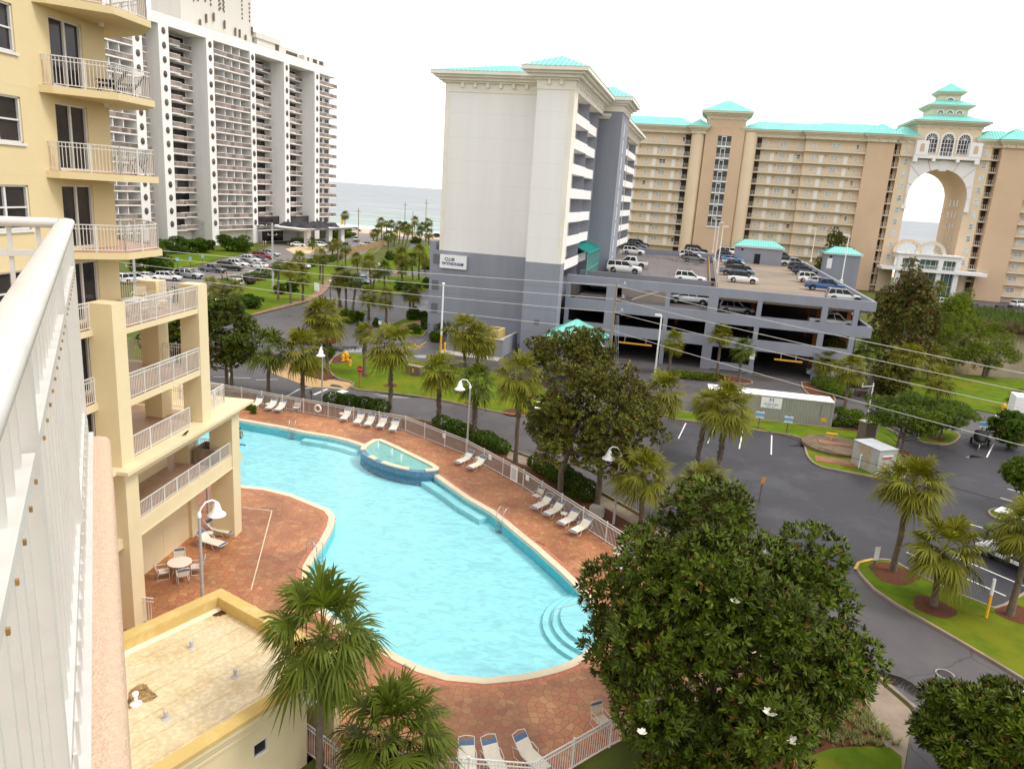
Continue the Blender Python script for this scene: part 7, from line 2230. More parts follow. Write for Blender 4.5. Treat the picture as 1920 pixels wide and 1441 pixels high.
def make_side_table():
    t = thing("side_table", "x", "table")
    m = MB(); m.lathe([(.24, .40), (.25, .42), (.24, .44)], 20); m.build("tabletop", CREAMV, t, smooth=50)
    m = MB()
    for k in range(4):
        a = k * 1.571 + .4; m.tube([(.18 * math.cos(a), .18 * math.sin(a), .41), (.22 * math.cos(a), .22 * math.sin(a), 0)], .012, 6)
    m.build("legs" if False else "stand", WHITE, t)
    return t
PRO = {}
def put(kind, px, rz, label, group, z=DECKZ, loc=None):
    mk = dict(lounger=make_lounger, chair=make_chair, table=make_side_table)[kind]
    if kind not in PRO:
        PRO[kind] = mk(); t = PRO[kind]
    else:
        t = copy_tree(PRO[kind])
    t.location = loc or G(*px, z); t.rotation_euler = (0, 0, rz)
    t['label'] = label; t['group'] = group
    return t
UP = hd((657, 783), (644, 795)); LOW = hd((1057.5, 957.5), (1024, 971.7))
LG = "sun loungers round the pool"
for px, rz, lb in (((482, 763), UP, "lounger at the fence closest to the terraces, beside a side table"), ((509, 767), UP, "lounger between a side table and another lounger at the terrace end of the fence"), ((526, 770), UP, "lounger next to the single chair by the life ring"),
    ((648, 787), UP, "lounger beside a side table just past the life ring"), ((673, 794), UP, "second lounger after the life ring, no table touching"), ((693, 797.5), UP, "third lounger after the life ring, in the middle of five"), ((716, 801), UP, "fourth lounger after the life ring, beside a side table"), ((739, 807), UP, "fifth lounger after the life ring, at the bend of the fence"),
    ((871, 868), LOW + .1, "upper one of the pair of loungers behind the spa"), ((894, 878), LOW + .1, "lower one of the pair of loungers behind the spa"),
    ((1016, 953), LOW, "lounger next to the chair, first of four under the magnolia"), ((1038, 965), LOW, "second of four loungers under the magnolia, above a side table"), ((1066, 982), LOW, "third of four loungers under the magnolia, below a side table"), ((1089, 997), LOW, "last of four loungers under the magnolia, nearest to the curved lamp"),
    ((1170, 1063), LOW, "lounger partly covered by the huge magnolia's leaves"),
    ((411, 1001), hd((385, 993), (441, 1004)), "lounger in the deck corner against the terrace column"), ((395, 1024), hd((370, 1016), (424, 1030)), "lounger between the inner lamp post and a side table"),
    ((876, 1448), hd((874, 1430), (880, 1475)), "first of three loungers along the lower fence, by the stout palm"), ((928, 1444), hd((920, 1426), (944, 1470)), "middle one of three loungers along the lower fence"), ((995, 1432), hd((975, 1412), (1020, 1455)), "third of three loungers along the lower fence, closest to its railing")):
    put('lounger', px, rz, lb, LG)
CG = "pool chairs"
put('chair', (556, 771), UP, "chair alone beside the life ring on the fence", CG); put('chair', (1007, 938), LOW, "chair at the head of the four loungers under the magnolia", CG)
put('chair', (1160, 1047), LOW, "chair beside the lounger covered by magnolia leaves", CG); put('chair', (1124, 1362), LOW + 1.2, "chair half under the huge magnolia at the lower fence", CG)
for px, lb in (((503, 765), "round side table between the first loungers at the terraces"), ((641, 783), "round side table before the first lounger past the life ring"), ((737, 800), "round side table between the last two loungers at the fence bend"), ((896, 867), "round side table between the two loungers behind the spa"), ((1057, 973), "round side table between the four loungers under the magnolia"), ((392, 1011), "round side table between the two loungers at the terrace wall")):
    put('table', px, .3, lb, "round side tables")
tp = G(338, 1077)
t = thing("patio_table", "round white patio table with four chairs by the terrace wall", "table", (tp.x, tp.y, DECKZ))
m = MB(); m.lathe([(.58, .70), (.61, .72), (.60, .745), (.03, .75)], 32); m.build("tabletop", CREAMV, t, smooth=50)
m = MB()
for k in range(4):
    a = k * 1.571 + .7; m.tube([(.35 * math.cos(a), .35 * math.sin(a), .71), (.30 * math.cos(a), .30 * math.sin(a), .3), (.42 * math.cos(a), .42 * math.sin(a), 0)], .018, 6)
m.build("stand", WHITE, t, smooth=60)
for a, lb in ((2.0, "patio chair with its back to the terrace wall"), (.35, "patio chair hidden behind the lamp post"), (3.7, "patio chair at the round table nearest to the terrace column"), (5.3, "patio chair at the round table facing the wall")):
    put('chair', None, a + math.pi, lb, "chairs round the patio table", loc=(tp.x + .85 * math.cos(a), tp.y + .85 * math.sin(a), DECKZ))
# terrace and balcony furniture
def tzput(kind, x, y, z, rz, label, group):
    return put(kind, None, rz, label, group, loc=tw(x, y, z + .01))
tt = thing("terrace_table", "white oval table on the topmost terrace behind the railing", "table", tw(2.6, 1.4, 13.94))
m = MB(); m.lathe([(.6, .70), (.63, .73), (.6, .75)], 28); m.build("tabletop", WHITE, tt, smooth=50)
m = MB(); m.lathe([(.3, 0), (.28, .04), (.06, .1), (.05, .7)], 14); m.build("pedestal", WHITE, tt, smooth=50)
for x, y, a, lb in ((3.6, 1.3, 3.2, "white chair on the topmost terrace facing the oval table"), (2.6, .7, 1.5, "white chair on the topmost terrace close to the railing"), (4.9, 1.3, 2.5, "white chair on the topmost terrace at its far column"), (5.2, 2.8, 3.5, "white chair in the topmost terrace's back corner")):
    q = tzput('chair', x, y, 13.94, a + R(84), lb, "white terrace chairs")
    for c in [o for o in col.objects if o.parent is q and o.name.startswith('back_band')]:
        c.material_slots[0].link = 'OBJECT'; c.material_slots[0].material = CREAMV
def balc_chair(z, x, y, rz, label, frame, cloth, recl=.5):
    t = thing("balcony_chair", label, "chair", cw(x, y, z + .01), rz, "chairs on the condominium balconies")
    m = MB()
    for s in (-1, 1):
        yy = s * .28
        m.bar((.45, yy, 0), (.3, yy, .45), .04); m.bar((-.35, yy, 0), (.0, yy, .6), .04); m.bar((.45, yy, .6), (-.3, yy, .6), .05); m.bar((-.2, yy, .38), (-.2 - recl, yy, 1.05), .04)
    m.build("frame", frame, t)
    m = MB(); m.box(-.22, -.26, .38, .42, .26, .44); m.add([(-.2, -.26, .4), (-.2, .26, .4), (-.2 - recl, .26, 1.1), (-.2 - recl, -.26, 1.1), (-.24, -.26, .38), (-.24, .26, .38), (-.24 - recl, .26, 1.08), (-.24 - recl, -.26, 1.08)], [(0, 1, 2, 3), (7, 6, 5, 4), (3, 2, 6, 7), (0, 3, 7, 4), (1, 5, 6, 2)]); m.build("cushion", cloth, t)
NAVYC = mat("navy_cushion", (.012, .022, .075), .8, .2, 6)
balc_chair(SL[3], -1.0, -.75, R(200), "navy cushioned chair behind the second balcony railing from the top", BLACK, NAVYC)
balc_chair(SL[3], .1, -.85, R(215), "second navy chair near the corner of the same high balcony", BLACK, NAVYC)
balc_chair(SL[2], .4, -.75, R(250), "brown framed lounge chair with grey cloth on the middle balcony", WOODG, mat("grey_cloth", (.35, .36, .40), .9, .15, 8), .6)
# ================================================================== fences
def fence_thing(name, label, pts, group=None):
    o = Vector((*pts[0], 0)); t = thing(name, label, "fence", o, 0, group)
    P = [Vector((p[0] - pts[0][0], p[1] - pts[0][1], 0)) for p in pts]
    for a, b in zip(P[:-1], P[1:]):
        L = (b - a).length; k = max(1, round(L / 2.4)); d = (b - a) / k
        for i in range(k):
            q0, q1 = a + d * i, a + d * (i + 1)
            m = MB(); up = Vector((0, 0, 1))
            for z in (1.30, 1.12, .10):
                m.bar(q0 + up * z, q1 + up * z, .04 if z != 1.30 else .05, .035)
            n = int((q1 - q0).length / .125)
            for j in range(1, n):
                q = q0.lerp(q1, j / n); m.bar(q + up * .1, q + up * 1.3, .02)
            m.build("fence_panel", WHITE, t)
            m = MB(); m.bar(q0, q0 + up * 1.36, .065); m.box(q0.x - .045, q0.y - .045, 1.36, q0.x + .045, q0.y + .045, 1.39); m.build("post", WHITE, t)
    return t
fence_thing("pool_fence", "long white picket fence along the pool deck beside the driveway", [tuple(p) for p in FENCE])
fence_thing("pool_fence", "white picket fence across the bottom end of the pool deck", [tuple(p) for p in FENCE_S])
fence_thing("pool_fence", "short white fence closing the gap beside the pool house", [tuple(G(230, 1162))[:2], tuple(G(290, 1168))[:2]])
def on_fence(i, f, z):
    p = FENCE[i].lerp(FENCE[i + 1], f); return Vector((p.x, p.y, z))
def seg_rz(i):
    d = FENCE[i + 1] - FENCE[i]; return math.atan2(d.y, d.x)
def fence_sign(i, f, w, h, z, label, name="fence_sign", lines=0):
    t = thing(name, label, "sign", on_fence(i, f, z), seg_rz(i), "signs on the pool fence")
    m = MB(); m.box(-w / 2, -.06, 0, w / 2, -.045, h); m.build("panel", SIGNW, t)
    m = MB()
    for k in range(lines):
        m.box(-w * .38, -.064, h * .12 + k * h * .76 / lines, w * (.38 - .15 * (k % 3 == 1)), -.061, h * .12 + k * h * .76 / lines + h * .025)
    if lines:
        m.build("print", mat("grey_print", (.25, .27, .3), .6, .1, 4), t)
fence_sign(2, .66, .35, .35, .75, "small white notice on the fence just after the bend", lines=4)
fence_sign(3, .45, .40, .40, .75, "small white notice on the fence before the big board", lines=4)
fence_sign(3, .86, .85, 1.15, .1, "big white pool rules board fixed to the fence", "rules_board", 14)
fence_sign(4, .06, .4, .4, .75, "small white notice on the fence right after the big board", lines=4)
t = thing("life_ring", "white life ring hanging on the pool fence", "life ring", G(598.5, 780, .7), seg_rz(1) + R(90))
lp = FENCE[1].lerp(FENCE[2], .155)
t.location = (lp.x, lp.y, .72); t.rotation_euler = (R(90), 0, seg_rz(1))
m = MB()
vs, fs = [], []
for i in range(24):
    a = 2 * math.pi * i / 24
    for j in range(8):
        b = 2 * math.pi * j / 8
        vs.append(((.30 + .075 * math.cos(b)) * math.cos(a), (.30 + .075 * math.cos(b)) * math.sin(a), .075 * math.sin(b) + .12))
for i in range(24):
    for j in range(8):
        fs.append((i * 8 + j, ((i + 1) % 24) * 8 + j, ((i + 1) % 24) * 8 + (j + 1) % 8, i * 8 + (j + 1) % 8))
m.add(vs, fs); m.build("ring", PVCW, t, smooth=80)
def ladder(px, rz, label, w=.5):
    p = G(*px, .05); t = thing("pool_ladder", label, "pool ladder", p, rz, "pool ladders")
    for s in (-1, 1):
        m = MB(); y = s * w / 2
        m.tube([(-.62, y, 0), (-.62, y, .55), (-.52, y, .72), (-.36, y, .78), (-.1, y, .72), (.12, y, .5), (.16, y, .1), (.16, y, -.95)], .024, 8); m.build("handrail", STEEL, t, smooth=60)
    for k in range(3):
        m = MB(); m.box(.10, -w / 2, -.3 - .28 * k, .22, w / 2, -.27 - .28 * k); m.build("tread", STEEL, t)
ladder((548, 805), hd((556, 797), (546, 808)), "steel ladder at the pool's fence side near the single chair")
ladder((939, 974), hd((948, 968), (930, 978)), "steel ladder on the straight pool edge below the spa")
ladder((596, 1036), hd((572, 1030), (606, 1042)), "steel ladder on the curved pool edge facing the terraces")
p = G(1036, 1158, -.1); t = thing("step_handrail", "slim steel handrail over the curved pool steps", "handrail", p, hd((1036, 1158), (1095, 1153)))
m = MB(); m.tube([(0, 0, -.7), (.02, 0, .35), (.12, 0, .5), (1.6, 0, .75), (2.4, 0, .8), (2.45, 0, .1)], .022, 8); m.build("rail", STEEL, t, smooth=60)
# ================================================================== lamps, poles, signs
LW = mat("lamp_post_grey", (.42, .41, .39), .6, .12, 6)
def gooseneck(px, hgt, rz, label, z=0.0, loc=None):
    p = loc or G(*px, z); t = thing("lamp_post", label, "lamp post", p, rz, "arched pool lamp posts")
    m = MB(); m.tube([(0, 0, 0), (0, 0, hgt)], [.085, .07], 12); m.build("pole", LW, t, smooth=60)
    m = MB(); m.lathe([(.10, hgt - .06), (.10, hgt + .1), (.04, hgt + .2), (.01, hgt + .26)], 12)
    m.tube([(0, 0, hgt + .02), (.08, 0, hgt + .35), (.32, 0, hgt + .62), (.62, 0, hgt + .66), (.82, 0, hgt + .52)], .045, 8); m.build("arm", PVCW, t, smooth=60)
    m = MB(); m.lathe([(.05, .62), (.11, .58), (.13, .5), (.16, .45), (.18, .3), (.20, .28), (.22, .16), (.40, .02), (.42, -.04), (.38, -.04)], 20, (.82, 0, hgt - .1)); m.build("shade", PVCW, t, smooth=50)
    return t
lp1 = G(373, 956, 5.3)
gooseneck(None, 5.0, hd((373, 956), (400, 950), 5.3), "arched lamp post rising behind the pool house roof", loc=Vector((lp1.x, lp1.y, 0)))
gooseneck((604, 757), 5.0, R(-85), "lamp post at the fence by the life ring, its shade facing the viewer")
gooseneck((875, 853), 5.6, R(195), "arched lamp post at the fence behind the spa")
gooseneck((1150, 982), 4.7, R(195), "arched lamp post in the mulch under the middle magnolia")
gooseneck(None, 4.3, R(20), "lamp post mostly hidden behind the terrace's far column", loc=tw(11.6, 3.1, 0))
def street(px, top, label, arm, mat_=PVCW, yellow=0):
    b = G(*px); h = height_at(*top, b); t = thing("street_light", label, "street light", b, R(-13), "white street lights")
    m = MB(); m.tube([(0, 0, yellow), (0, 0, h)], [.13, .09], 10); m.build("pole", mat_, t, smooth=60)
    if yellow:
        m = MB(); m.tube([(0, 0, 0), (0, 0, yellow)], .135, 10); m.build("painted_base", YELP, t, smooth=60)
    m = MB(); m.lathe([(.12, h), (.2, h + .05), (.2, h + .2), (.08, h + .28)], 10) if not arm else m.box(min(0, arm), -.2, h - .05, max(0, arm), .2, h + .16); m.build("lamp_head", PVCW, t)
street((826, 662), (832, 534), "white street light with yellow base before the grey hotel wall", 0, yellow=2.4)
street((1228, 700), (1240, 592), "white street light before the garage entrance", -.8)
street((1787, 556), (1801, 494), "tall white light pole before the resort's white porch", .9)
b = G(*c3(501, 1055)); t = thing("globe_lamp", "dark boulevard lamp with white globe at the kerb", "street lamp", b, 0)
m = MB(); m.lathe([(.16, 0), (.14, .5), (.07, .6), (.06, 3.2), (.12, 3.3)], 12); m.build("pole", BLACK, t, smooth=40)
m = MB(); m.lathe([(.12, 3.3), (.26, 3.5), (.28, 3.75), (.16, 4.0), (.05, 4.15)], 14); m.build("globe", PVCW, t, smooth=60)
b = G(*c3(963, 850)); t = thing("globe_lamp", "boulevard lamp with white globe among the median palms", "street lamp", b, 0)
m = MB(); m.lathe([(.16, 0), (.14, .5), (.07, .6), (.06, 3.2), (.12, 3.3)], 12); m.build("pole", BLACK, t, smooth=40)
m = MB(); m.lathe([(.12, 3.3), (.26, 3.5), (.28, 3.75), (.16, 4.0), (.05, 4.15)], 14); m.build("globe", PVCW, t, smooth=60)
WIRES = []
def upole(px, top, label, arms, rz, r=.16, mt_=WOODP, wires=False):
    b = G(*px); h = height_at(*top, b); t = thing("utility_pole", label, "utility pole", b, rz, "utility poles")
    m = MB(); m.tube([(0, 0, 0), (0, 0, h)], [r, r * .7], 10); m.build("pole", mt_, t, smooth=60)
    for z, L in arms:
        m = MB(); m.bar((-L, 0, h - z), (L, 0, h - z), .1, .12); m.build("crossarm", WOODP, t)
        for s in (-1, 1):
            m = MB(); m.lathe([(.05, 0), (.07, .08), (.04, .14), (.06, .2), (.02, .25)], 8, (s * L * .9, 0, h - z + .06)); m.build("insulator", SIGNW, t)
    return t, b, h
P1, b1, h1_ = upole((1140, 700), (1153, 527), "weathered wooden utility pole in front of the garage", (), R(-13))
m = MB()
for k, z in enumerate((.5, 2.1, 3.7)):
    m.bar((0, 0, h1_ - z), (.9, -.2, h1_ - z + .25), .06); m.lathe([(.06, 0), (.09, .1), (.05, .2), (.09, .3), (.03, .4)], 8, (.9, -.2, h1_ - z + .2)); m.tube([(.9, -.2, h1_ - z + .6), (1.2, -.3, h1_ - z + .2), (.9, -.2, h1_ - z - .3)], .02, 5)
m.build("insulator_arm", GALV, P1)
m = MB()
for k in range(3):
    m.tube([(.3 + .15 * k, -.1, h1_ - 4), (.7 + .25 * k, -.2, .1)], .022, 5)
m.build("guy_wire", GALV, P1)
P2, b2_, h2_ = upole((512, 543), (514, 418), "tall grey utility pole at the end of the tower lot", ((.6, 1.2), (2.2, .9)), R(40), .22, GALV)
P3, b3_, h3_ = upole((255, 560), (256, 470), "pale utility pole behind the topmost terrace", ((2.5, 1.5),), R(60), .25, GALV)
upole(c3(765, 560), c3(765, 155), "wooden power pole beside the beach road fence", ((.8, 1.0),), R(-13))
upole(c3(1203, 440), c3(1206, 95), "beach power pole standing between the seaward palms", ((1.2, 1.2),), R(-13))
upole(c3(1400, 440), c3(1405, 68), "tallest beach power pole near the hotel", ((1.6, 1.0),), R(-13))
upole(c3(1278, 445), c3(1281, 182), "shorter dark beach pole between the two power poles", (), R(-13))
# overhead wires: from the pole by the terraces to the garage pole and on towards the viewer's right
def wire(a, b, sag, label, r=.028, mt_=None):
    n = 24; o = Vector(a); t = thing("power_line", label, "power line", o, 0, "overhead power lines")
    m = MB(); m.tube([(Vector(b) - o) * (i / n) + Vector((0, 0, -sag * 4 * (i / n) * (1 - i / n))) for i in range(n + 1)], r, 5); m.build("cable", mt_ or WIREM, t)
WIREM = mat("aluminium_wire", (.62, .60, .56), .5, .1, 3)
WL = ("topmost", "second", "third", "lowest")
for k, (yl, yp, yr, xl) in enumerate(((487, 533, 688, 545), (504, 555, 722, 545), (524, 577, 754, 545), (545, 611, 824, 545))):
    zp = h1_ - (.5, 2.1, 3.7, 5.9)[k]
    a = Vector((b1.x, b1.y, zp))
    L = G(xl, yl, zp + .3)
    d = (L - a); L = a + d * 1.6; L.z = zp + .5
    wire(a, L, .35, WL[k] + " of the four wires running from the wooden pole past the grey hotel")
    d_ = ray(1920, yr); q = None
    az = math.atan2(d_[1], d_[0]); zz = zp + .2
    Rr = G(1920, yr, zz); e = Rr - a; Rr = a + e * 1.5; Rr.z = zz + (zz - zp) * .5
    wire(a, Rr, .5, WL[k] + " of the four wires running from the wooden pole over the pond lawn")
wire(G(1330, 770, 3.0), G(2050, 985, 4.2), .3, "thin dark cable sagging low over the dark parking lot", .016, RUBBER)
# antenna mast by the transformers
b = G(1622, 803); t = thing("service_mast", "thin white mast with crossbar behind the transformer boxes", "mast", b, R(-13)); h = height_at(1637, 718, b)
m = MB(); m.tube([(0, 0, 0), (0, 0, h)], .05, 8); m.build("pole", SIGNW, t); m = MB(); m.bar((-1.0, 0, h - .5), (.1, 0, h - .25), .06); m.bar((-.95, 0, h - .5), (-.95, 0, h - .1), .05); m.build("crossbar", SIGNW, t)
def post_sign(px, top, w, h, label, board, rz=R(-13), post=WOODG, cap=False, pw=.1, extra=None):
    b = G(*px); H_ = height_at(*top, b); t = thing("sign_post", label, "sign", b, rz, "small signs on posts")
    m = MB(); m.box(-pw / 2, -pw / 2, 0, pw / 2, pw / 2, H_ - h * .3); m.build("post", post, t)
    m = MB(); m.box(-w / 2, -pw / 2 - .03, H_ - h, w / 2, -pw / 2 - .002, H_); bo_ = m.build("board", board, t)
    return t, H_, bo_
for px, top, lb in (((1421, 804), (1426, 771), "blue and white parking sign on a post, nearer to the palm pair"), ((1474, 813), (1480, 780), "blue and white parking sign on a post, farther from the palm pair"), ((1840, 812), (1843, 789), "blue and white parking sign behind the covered jet ski")):
    t, H_, bo_ = post_sign(px, top, .75, .62, lb, SIGNB)
    m = MB(); m.box(-.40, -.09, H_ - .62, .40, -.082, H_ - .50); m.box(-.40, -.09, H_ - .13, .40, -.082, H_); m.build("stripe", SIGNW, bo_)
    m = MB(); m.lathe([(.06, 0), (.1, .05), (.06, .14), (.0, .18)], 8, (0, 0, H_)); m.build("finial", WOODG, t)
t, H_, bo_ = post_sign((675, 727), (677, 684), .1, .1, "red octagonal stop sign on a brown wooden post", REDP, hd((640, 700), (700, 706)) , WOODO, pw=.14)
m = MB(); m.add([(.34 * math.cos(R(22.5 + 45 * k)), -.12, H_ - .45 + .34 * math.sin(R(22.5 + 45 * k))) for k in range(8)] + [(.34 * math.cos(R(22.5 + 45 * k)), -.10, H_ - .45 + .34 * math.sin(R(22.5 + 45 * k))) for k in range(8)], [tuple(range(8)), tuple(range(15, 7, -1))] + [(k, k + 8, (k + 1) % 8 + 8, (k + 1) % 8) for k in range(8)])
oc = m.build("octagon", REDP, t); text_on(oc, "STOP", (0, -.123, H_ - .45), .22, (R(90), 0, 0), SIGNW, ex=.003)
post_sign((584, 752), (585, 731), .32, .4, "short brown wooden sign post at the crosswalk", WOODG, R(-30), WOODG)
post_sign((1636, 1071), (1641, 1023), .34, .85, "small white sign on a brown post at the yellow kerb", SIGNW, hd((1600, 1050), (1660, 1046)), WOODG)
post_sign((1424, 940), (1427, 893), .42, .5, "brown back of a sign between the palm and the dark lot", WOODO, R(20), WOODG)
t, H_, bo_ = post_sign((713, 627), (714, 596), .6, .9, "blue and white street sign at the road bend", SIGNW, R(-30), WOODP)
m = MB(); m.box(-.3, -.09, H_ - .4, .3, -.083, H_); m.build("blue_field", mat("sign_teal", (.02, .25, .42), .5, .05, 2), bo_)
t, H_, bo_ = post_sign(c3(376, 945), c3(376, 860), 1.6, 2.4, "white notice board beside the brick path", SIGNW, R(-40), SIGNW)
for i, (x, y) in enumerate(((672, 590), (775, 555), (895, 545), (1013, 525))):
    b = G(*c2(x, y + 70)); H_ = 2.4; t = thing("parking_sign", ("first", "second", "third", "fourth")[i] + " small blue parking sign along the tower lawn counted from the terraces", "sign", b, R(30), "blue parking signs by the tower lawn")
    m = MB(); m.tube([(0, 0, 0), (0, 0, H_)], .04, 6); m.build("post", BLACK, t); m = MB(); m.box(-.3, -.08, H_ - .75, .3, -.05, H_); m.build("board", SIGNB, t)
b = G(*d7(1780, 900)); t = thing("parking_sign", "blue parking sign on a thin post by the resort wall beyond the pond", "sign", b, R(-13)); m = MB(); m.tube([(0, 0, 0), (0, 0, 2.6)], .06, 6); m.build("post", STEEL, t); m = MB(); m.box(-.35, -.1, 2.0, .35, -.07, 2.8); m.build("board", SIGNB, t)
b = G(*c3(628, 350)); t = thing("beach_flag", "yellow flag on a short pole at the beach", "flag", b); m = MB(); m.tube([(0, 0, 0), (0, 0, 5)], .08, 6); m.build("pole", SIGNW, t); m = MB(); m.box(-1.2, -.02, 1.8, 0, .02, 4.8); m.build("cloth", YELP, t)
# bollard, hydrant, boxes
b = G(1848, 1160); t = thing("marker_post", "leaning white and orange marker post on the grass island", "post", b); tip = crown_point((1865, 1085), b) - b
m = MB(); m.tube([Vector((0, 0, -.05)), tip * .62], .085, 12); m.build("orange_base", YELP, t, smooth=60); m = MB(); m.tube([tip * .62, tip], .085, 12); m.build("white_top", SIGNW, t, smooth=60)
def hydrant(px, label, k=1.0):
    t = thing("fire_hydrant", label, "fire hydrant", G(*px, .11), 0, "yellow hydrants and valves"); t.scale = (k, k, k)
    m = MB(); m.lathe([(.22, 0), (.22, .05), (.15, .08), (.14, .55), (.18, .57), (.18, .62), (.13, .7), (.06, .78), (.05, .84)], 14); m.build("barrel", YELP, t, smooth=50)
    for a in (0, 2.09, 4.19):
        m = MB(); m.tube([(0, 0, .45), (.24 * math.cos(a), .24 * math.sin(a), .45)], .07, 8); m.build("outlet", YELP, t)
hydrant((656.5, 685), "yellow fire hydrant standing alone on the lawn strip", .9)
for px, lb, k in (((643, 676), "yellow and white valve assembly at the mulch edge, nearest to the hydrant", 1.0), ((648, 674), "taller yellow valve assembly behind the hydrant", 1.3), ((651, 675), "yellow valve assembly behind the hydrant with white pipe", 1.15)):
    hydrant(px, lb, k)
hydrant((1880, 772), "yellow hydrant beside the white box truck", 1.3)
def boxthing(name, label, cat, px, rz, w, d, h, mt_, fn=None, z=.11):
    t = thing(name, label, cat, G(*px, z), rz); m = MB(); m.box(-w / 2, -d / 2, 0, w / 2, d / 2, h); m.build("cabinet", mt_, t, bevel=.03)
    if fn:
        fn(t)
    return t
def ub(t):
    m = MB(); m.box(-1.0, -.42, 1.0, 1.0, .42, 1.06); m.build("lid", WOODP, t); m = MB(); m.box(-.06, -.405, .35, .16, -.395, .8); m.build("label_plate", YELP, t)
boxthing("utility_box", "dark brown utility cabinet with pale lid on the lawn strip", "utility box", (777, 702), hd((764, 697), (790, 702)), 1.95, .8, 1.0, WOODG, ub)
TRM = mat("transformer_grey", (.40, .43, .43), .5, .1, 1, stain=.8, stain_scale=.7, stain_c=(.45, .27, .08))
def trf(t):
    m = MB(); m.box(-1.0, -1.45, 2.1, 1.0, 1.45, 2.16); m.build("lid", GALV, t)
    m = MB(); m.box(-.55, -1.412, 1.55, .55, -1.402, 1.68); m.build("warning_label", SIGNW, t); m = MB(); m.box(-.55, -1.412, 1.36, .45, -1.402, 1.48); m.build("warning_label", REDP, t)
    m = MB(); m.box(-.95, -1.0, -.08, .95, 1.35, 0); m.build("plinth", CONC, t); m = MB()
    for k in range(3):
        m.box(-.965, -1.2 + .9 * k, .2, -.955, -.5 + .9 * k, 1.9)
    m.build("door_panel", TRM, t)
boxthing("transformer_box", "weathered grey transformer box with rust streaks on the grass", "transformer", (1634, 878), hd((1631, 884), (1656, 882)) , 1.9, 2.8, 2.1, TRM, trf)
boxthing("switch_cabinet", "brown cabinet standing behind the grey transformer box", "utility box", (1622, 826), R(20), 1.3, 1.0, 1.9, WOODG, lambda t: (MB().box(-.7, -.55, 1.9, .7, .55, 1.96).build("lid", CONC, t), MB().box(.7, -.3, .4, 1.0, .4, 1.8).build("meter", GALV, t)))
p = G(1620, 877, .11); t = thing("gas_meter", "small pale gas meter with bent pipes beside the transformer box", "meter", p, R(10))
m = MB(); m.box(-.28, -.18, .35, .28, .18, .95); m.build("body", SIGNW, t, bevel=.05); m = MB(); m.tube([(-.5, 0, 0), (-.5, 0, 1.15), (-.2, 0, 1.25), (.35, 0, 1.25), (.5, 0, 1.1), (.5, 0, 0)], .05, 8); m.build("pipe", YELP if False else SIGNW, t)
p = G(1565, 838, .11); t = thing("utility_vault", "round concrete vault cover with rusty steel hatch and valve on the grass", "vault", p, R(-12))
m = MB(); m.lathe([(2.9, 0), (2.9, .28), (2.6, .36)], 36); m.build("slab", mat("mossy_concrete", (.16, .115, .07), .9, .35, 1.2), t); m = MB(); m.box(-1.5, -.6, .36, 1.2, .5, .42); m.build("hatch", mat("rusty_steel", (.17, .085, .075), .6, .3, 1.5, c2=(.30, .15, .06)), t)
m = MB(); m.tube([(-.2, 1.0, .3), (-.2, 1.0, .95)], .07, 8); m.tube([(-.7, 1.0, .95), (.3, 1.0, .95)], .09, 8); m.build("valve", YELP, t)
p = G(1577, 866, .115); t = thing("steel_hatch", "flat rusty steel hatch in the grass before the round vault", "hatch", p, R(-16)); m = MB(); m.box(-2.1, -.8, 0, 2.1, .8, .03); m.build("frame", mat("red_clay", (.30, .12, .06), .9, .2, 3), t); m = MB(); m.box(-1.8, -.55, .03, 1.8, .55, .06); m.build("lid", bpy.data.materials["rusty_steel"], t)
# container
cr0, cr1 = G(1558, 802), G(1416, 786)
rz = math.atan2(cr0.y - cr1.y, cr0.x - cr1.x)
ct = thing("storage_container", "long grey corrugated container with white roof along the grass strip", "container", cr0, rz)
m = MB(); L, D = 12.2, 2.44
n = 44
pf = []
for i in range(n):
    x = -L + .25 + (L - .5) * i / n; w = (L - .5) / n
    pf += [(x, .0), (x + w * .35, .0), (x + w * .5, .05), (x + w * .85, .05)]
vs = [(x, y, .12) for x, y in pf] + [(x, y, 2.52) for x, y in pf]
k = len(pf)
m.add(vs, [(i, i + 1, i + 1 + k, i + k) for i in range(k - 1)])
m.box(-L, .06, .1, 0, D, 2.55)
CGR = mat("container_grey", (.33, .335, .29), .55, .08, .6, stain=.6, stain_scale=.35, stain_c=(.32, .26, .17))
m.build("side_wall", CGR, ct)
m = MB(); m.box(-L, -.02, .0, 0, .1, .14); m.box(-L, -.02, 2.48, 0, .1, 2.59); m.box(-.18, -.02, .14, 0, .12, 2.48); m.box(-L, -.02, .14, -L + .18, .12, 2.48); m.build("frame", CGR, ct)
m = MB(); m.box(-L + .02, .1, 2.55, -.02, D, 2.60)
for i in range(40):
    m.box(-L + .2 + i * .3, .15, 2.60, -L + .32 + i * .3, D - .05, 2.615)
m.build("roof", SIGNW, ct)
m = MB(); m.box(-9.3 + 2.3, -.035, 1.35, -7.0 + 2.0, -.022, 2.45); so_ = m.build("sign", SIGNW, ct)
text_on(so_, "M", (-6.0, -.04, 2.14), .62, (R(90), 0, 0), BLUEP, ex=.003); text_on(so_, "MOBILE MINI", (-6.0, -.04, 1.74), .24, (R(90), 0, 0), NAVY, ex=.003); text_on(so_, "1-800-456-1751" if False else "RENT  BUY", (-6.0, -.04, 1.50), .17, (R(90), 0, 0), BLUEP, ex=.003)
m = MB(); m.box(-1.05, -.035, .55, -.55, -.022, .95); m.build("orange_decal", YELP, ct)
m = MB()
for k in range(8):
    m.box(-1.25, -.03, 1.0 + k * .17, -1.2, -.02, 1.1 + k * .17)
m.build("serial_mark", BLACK, ct)
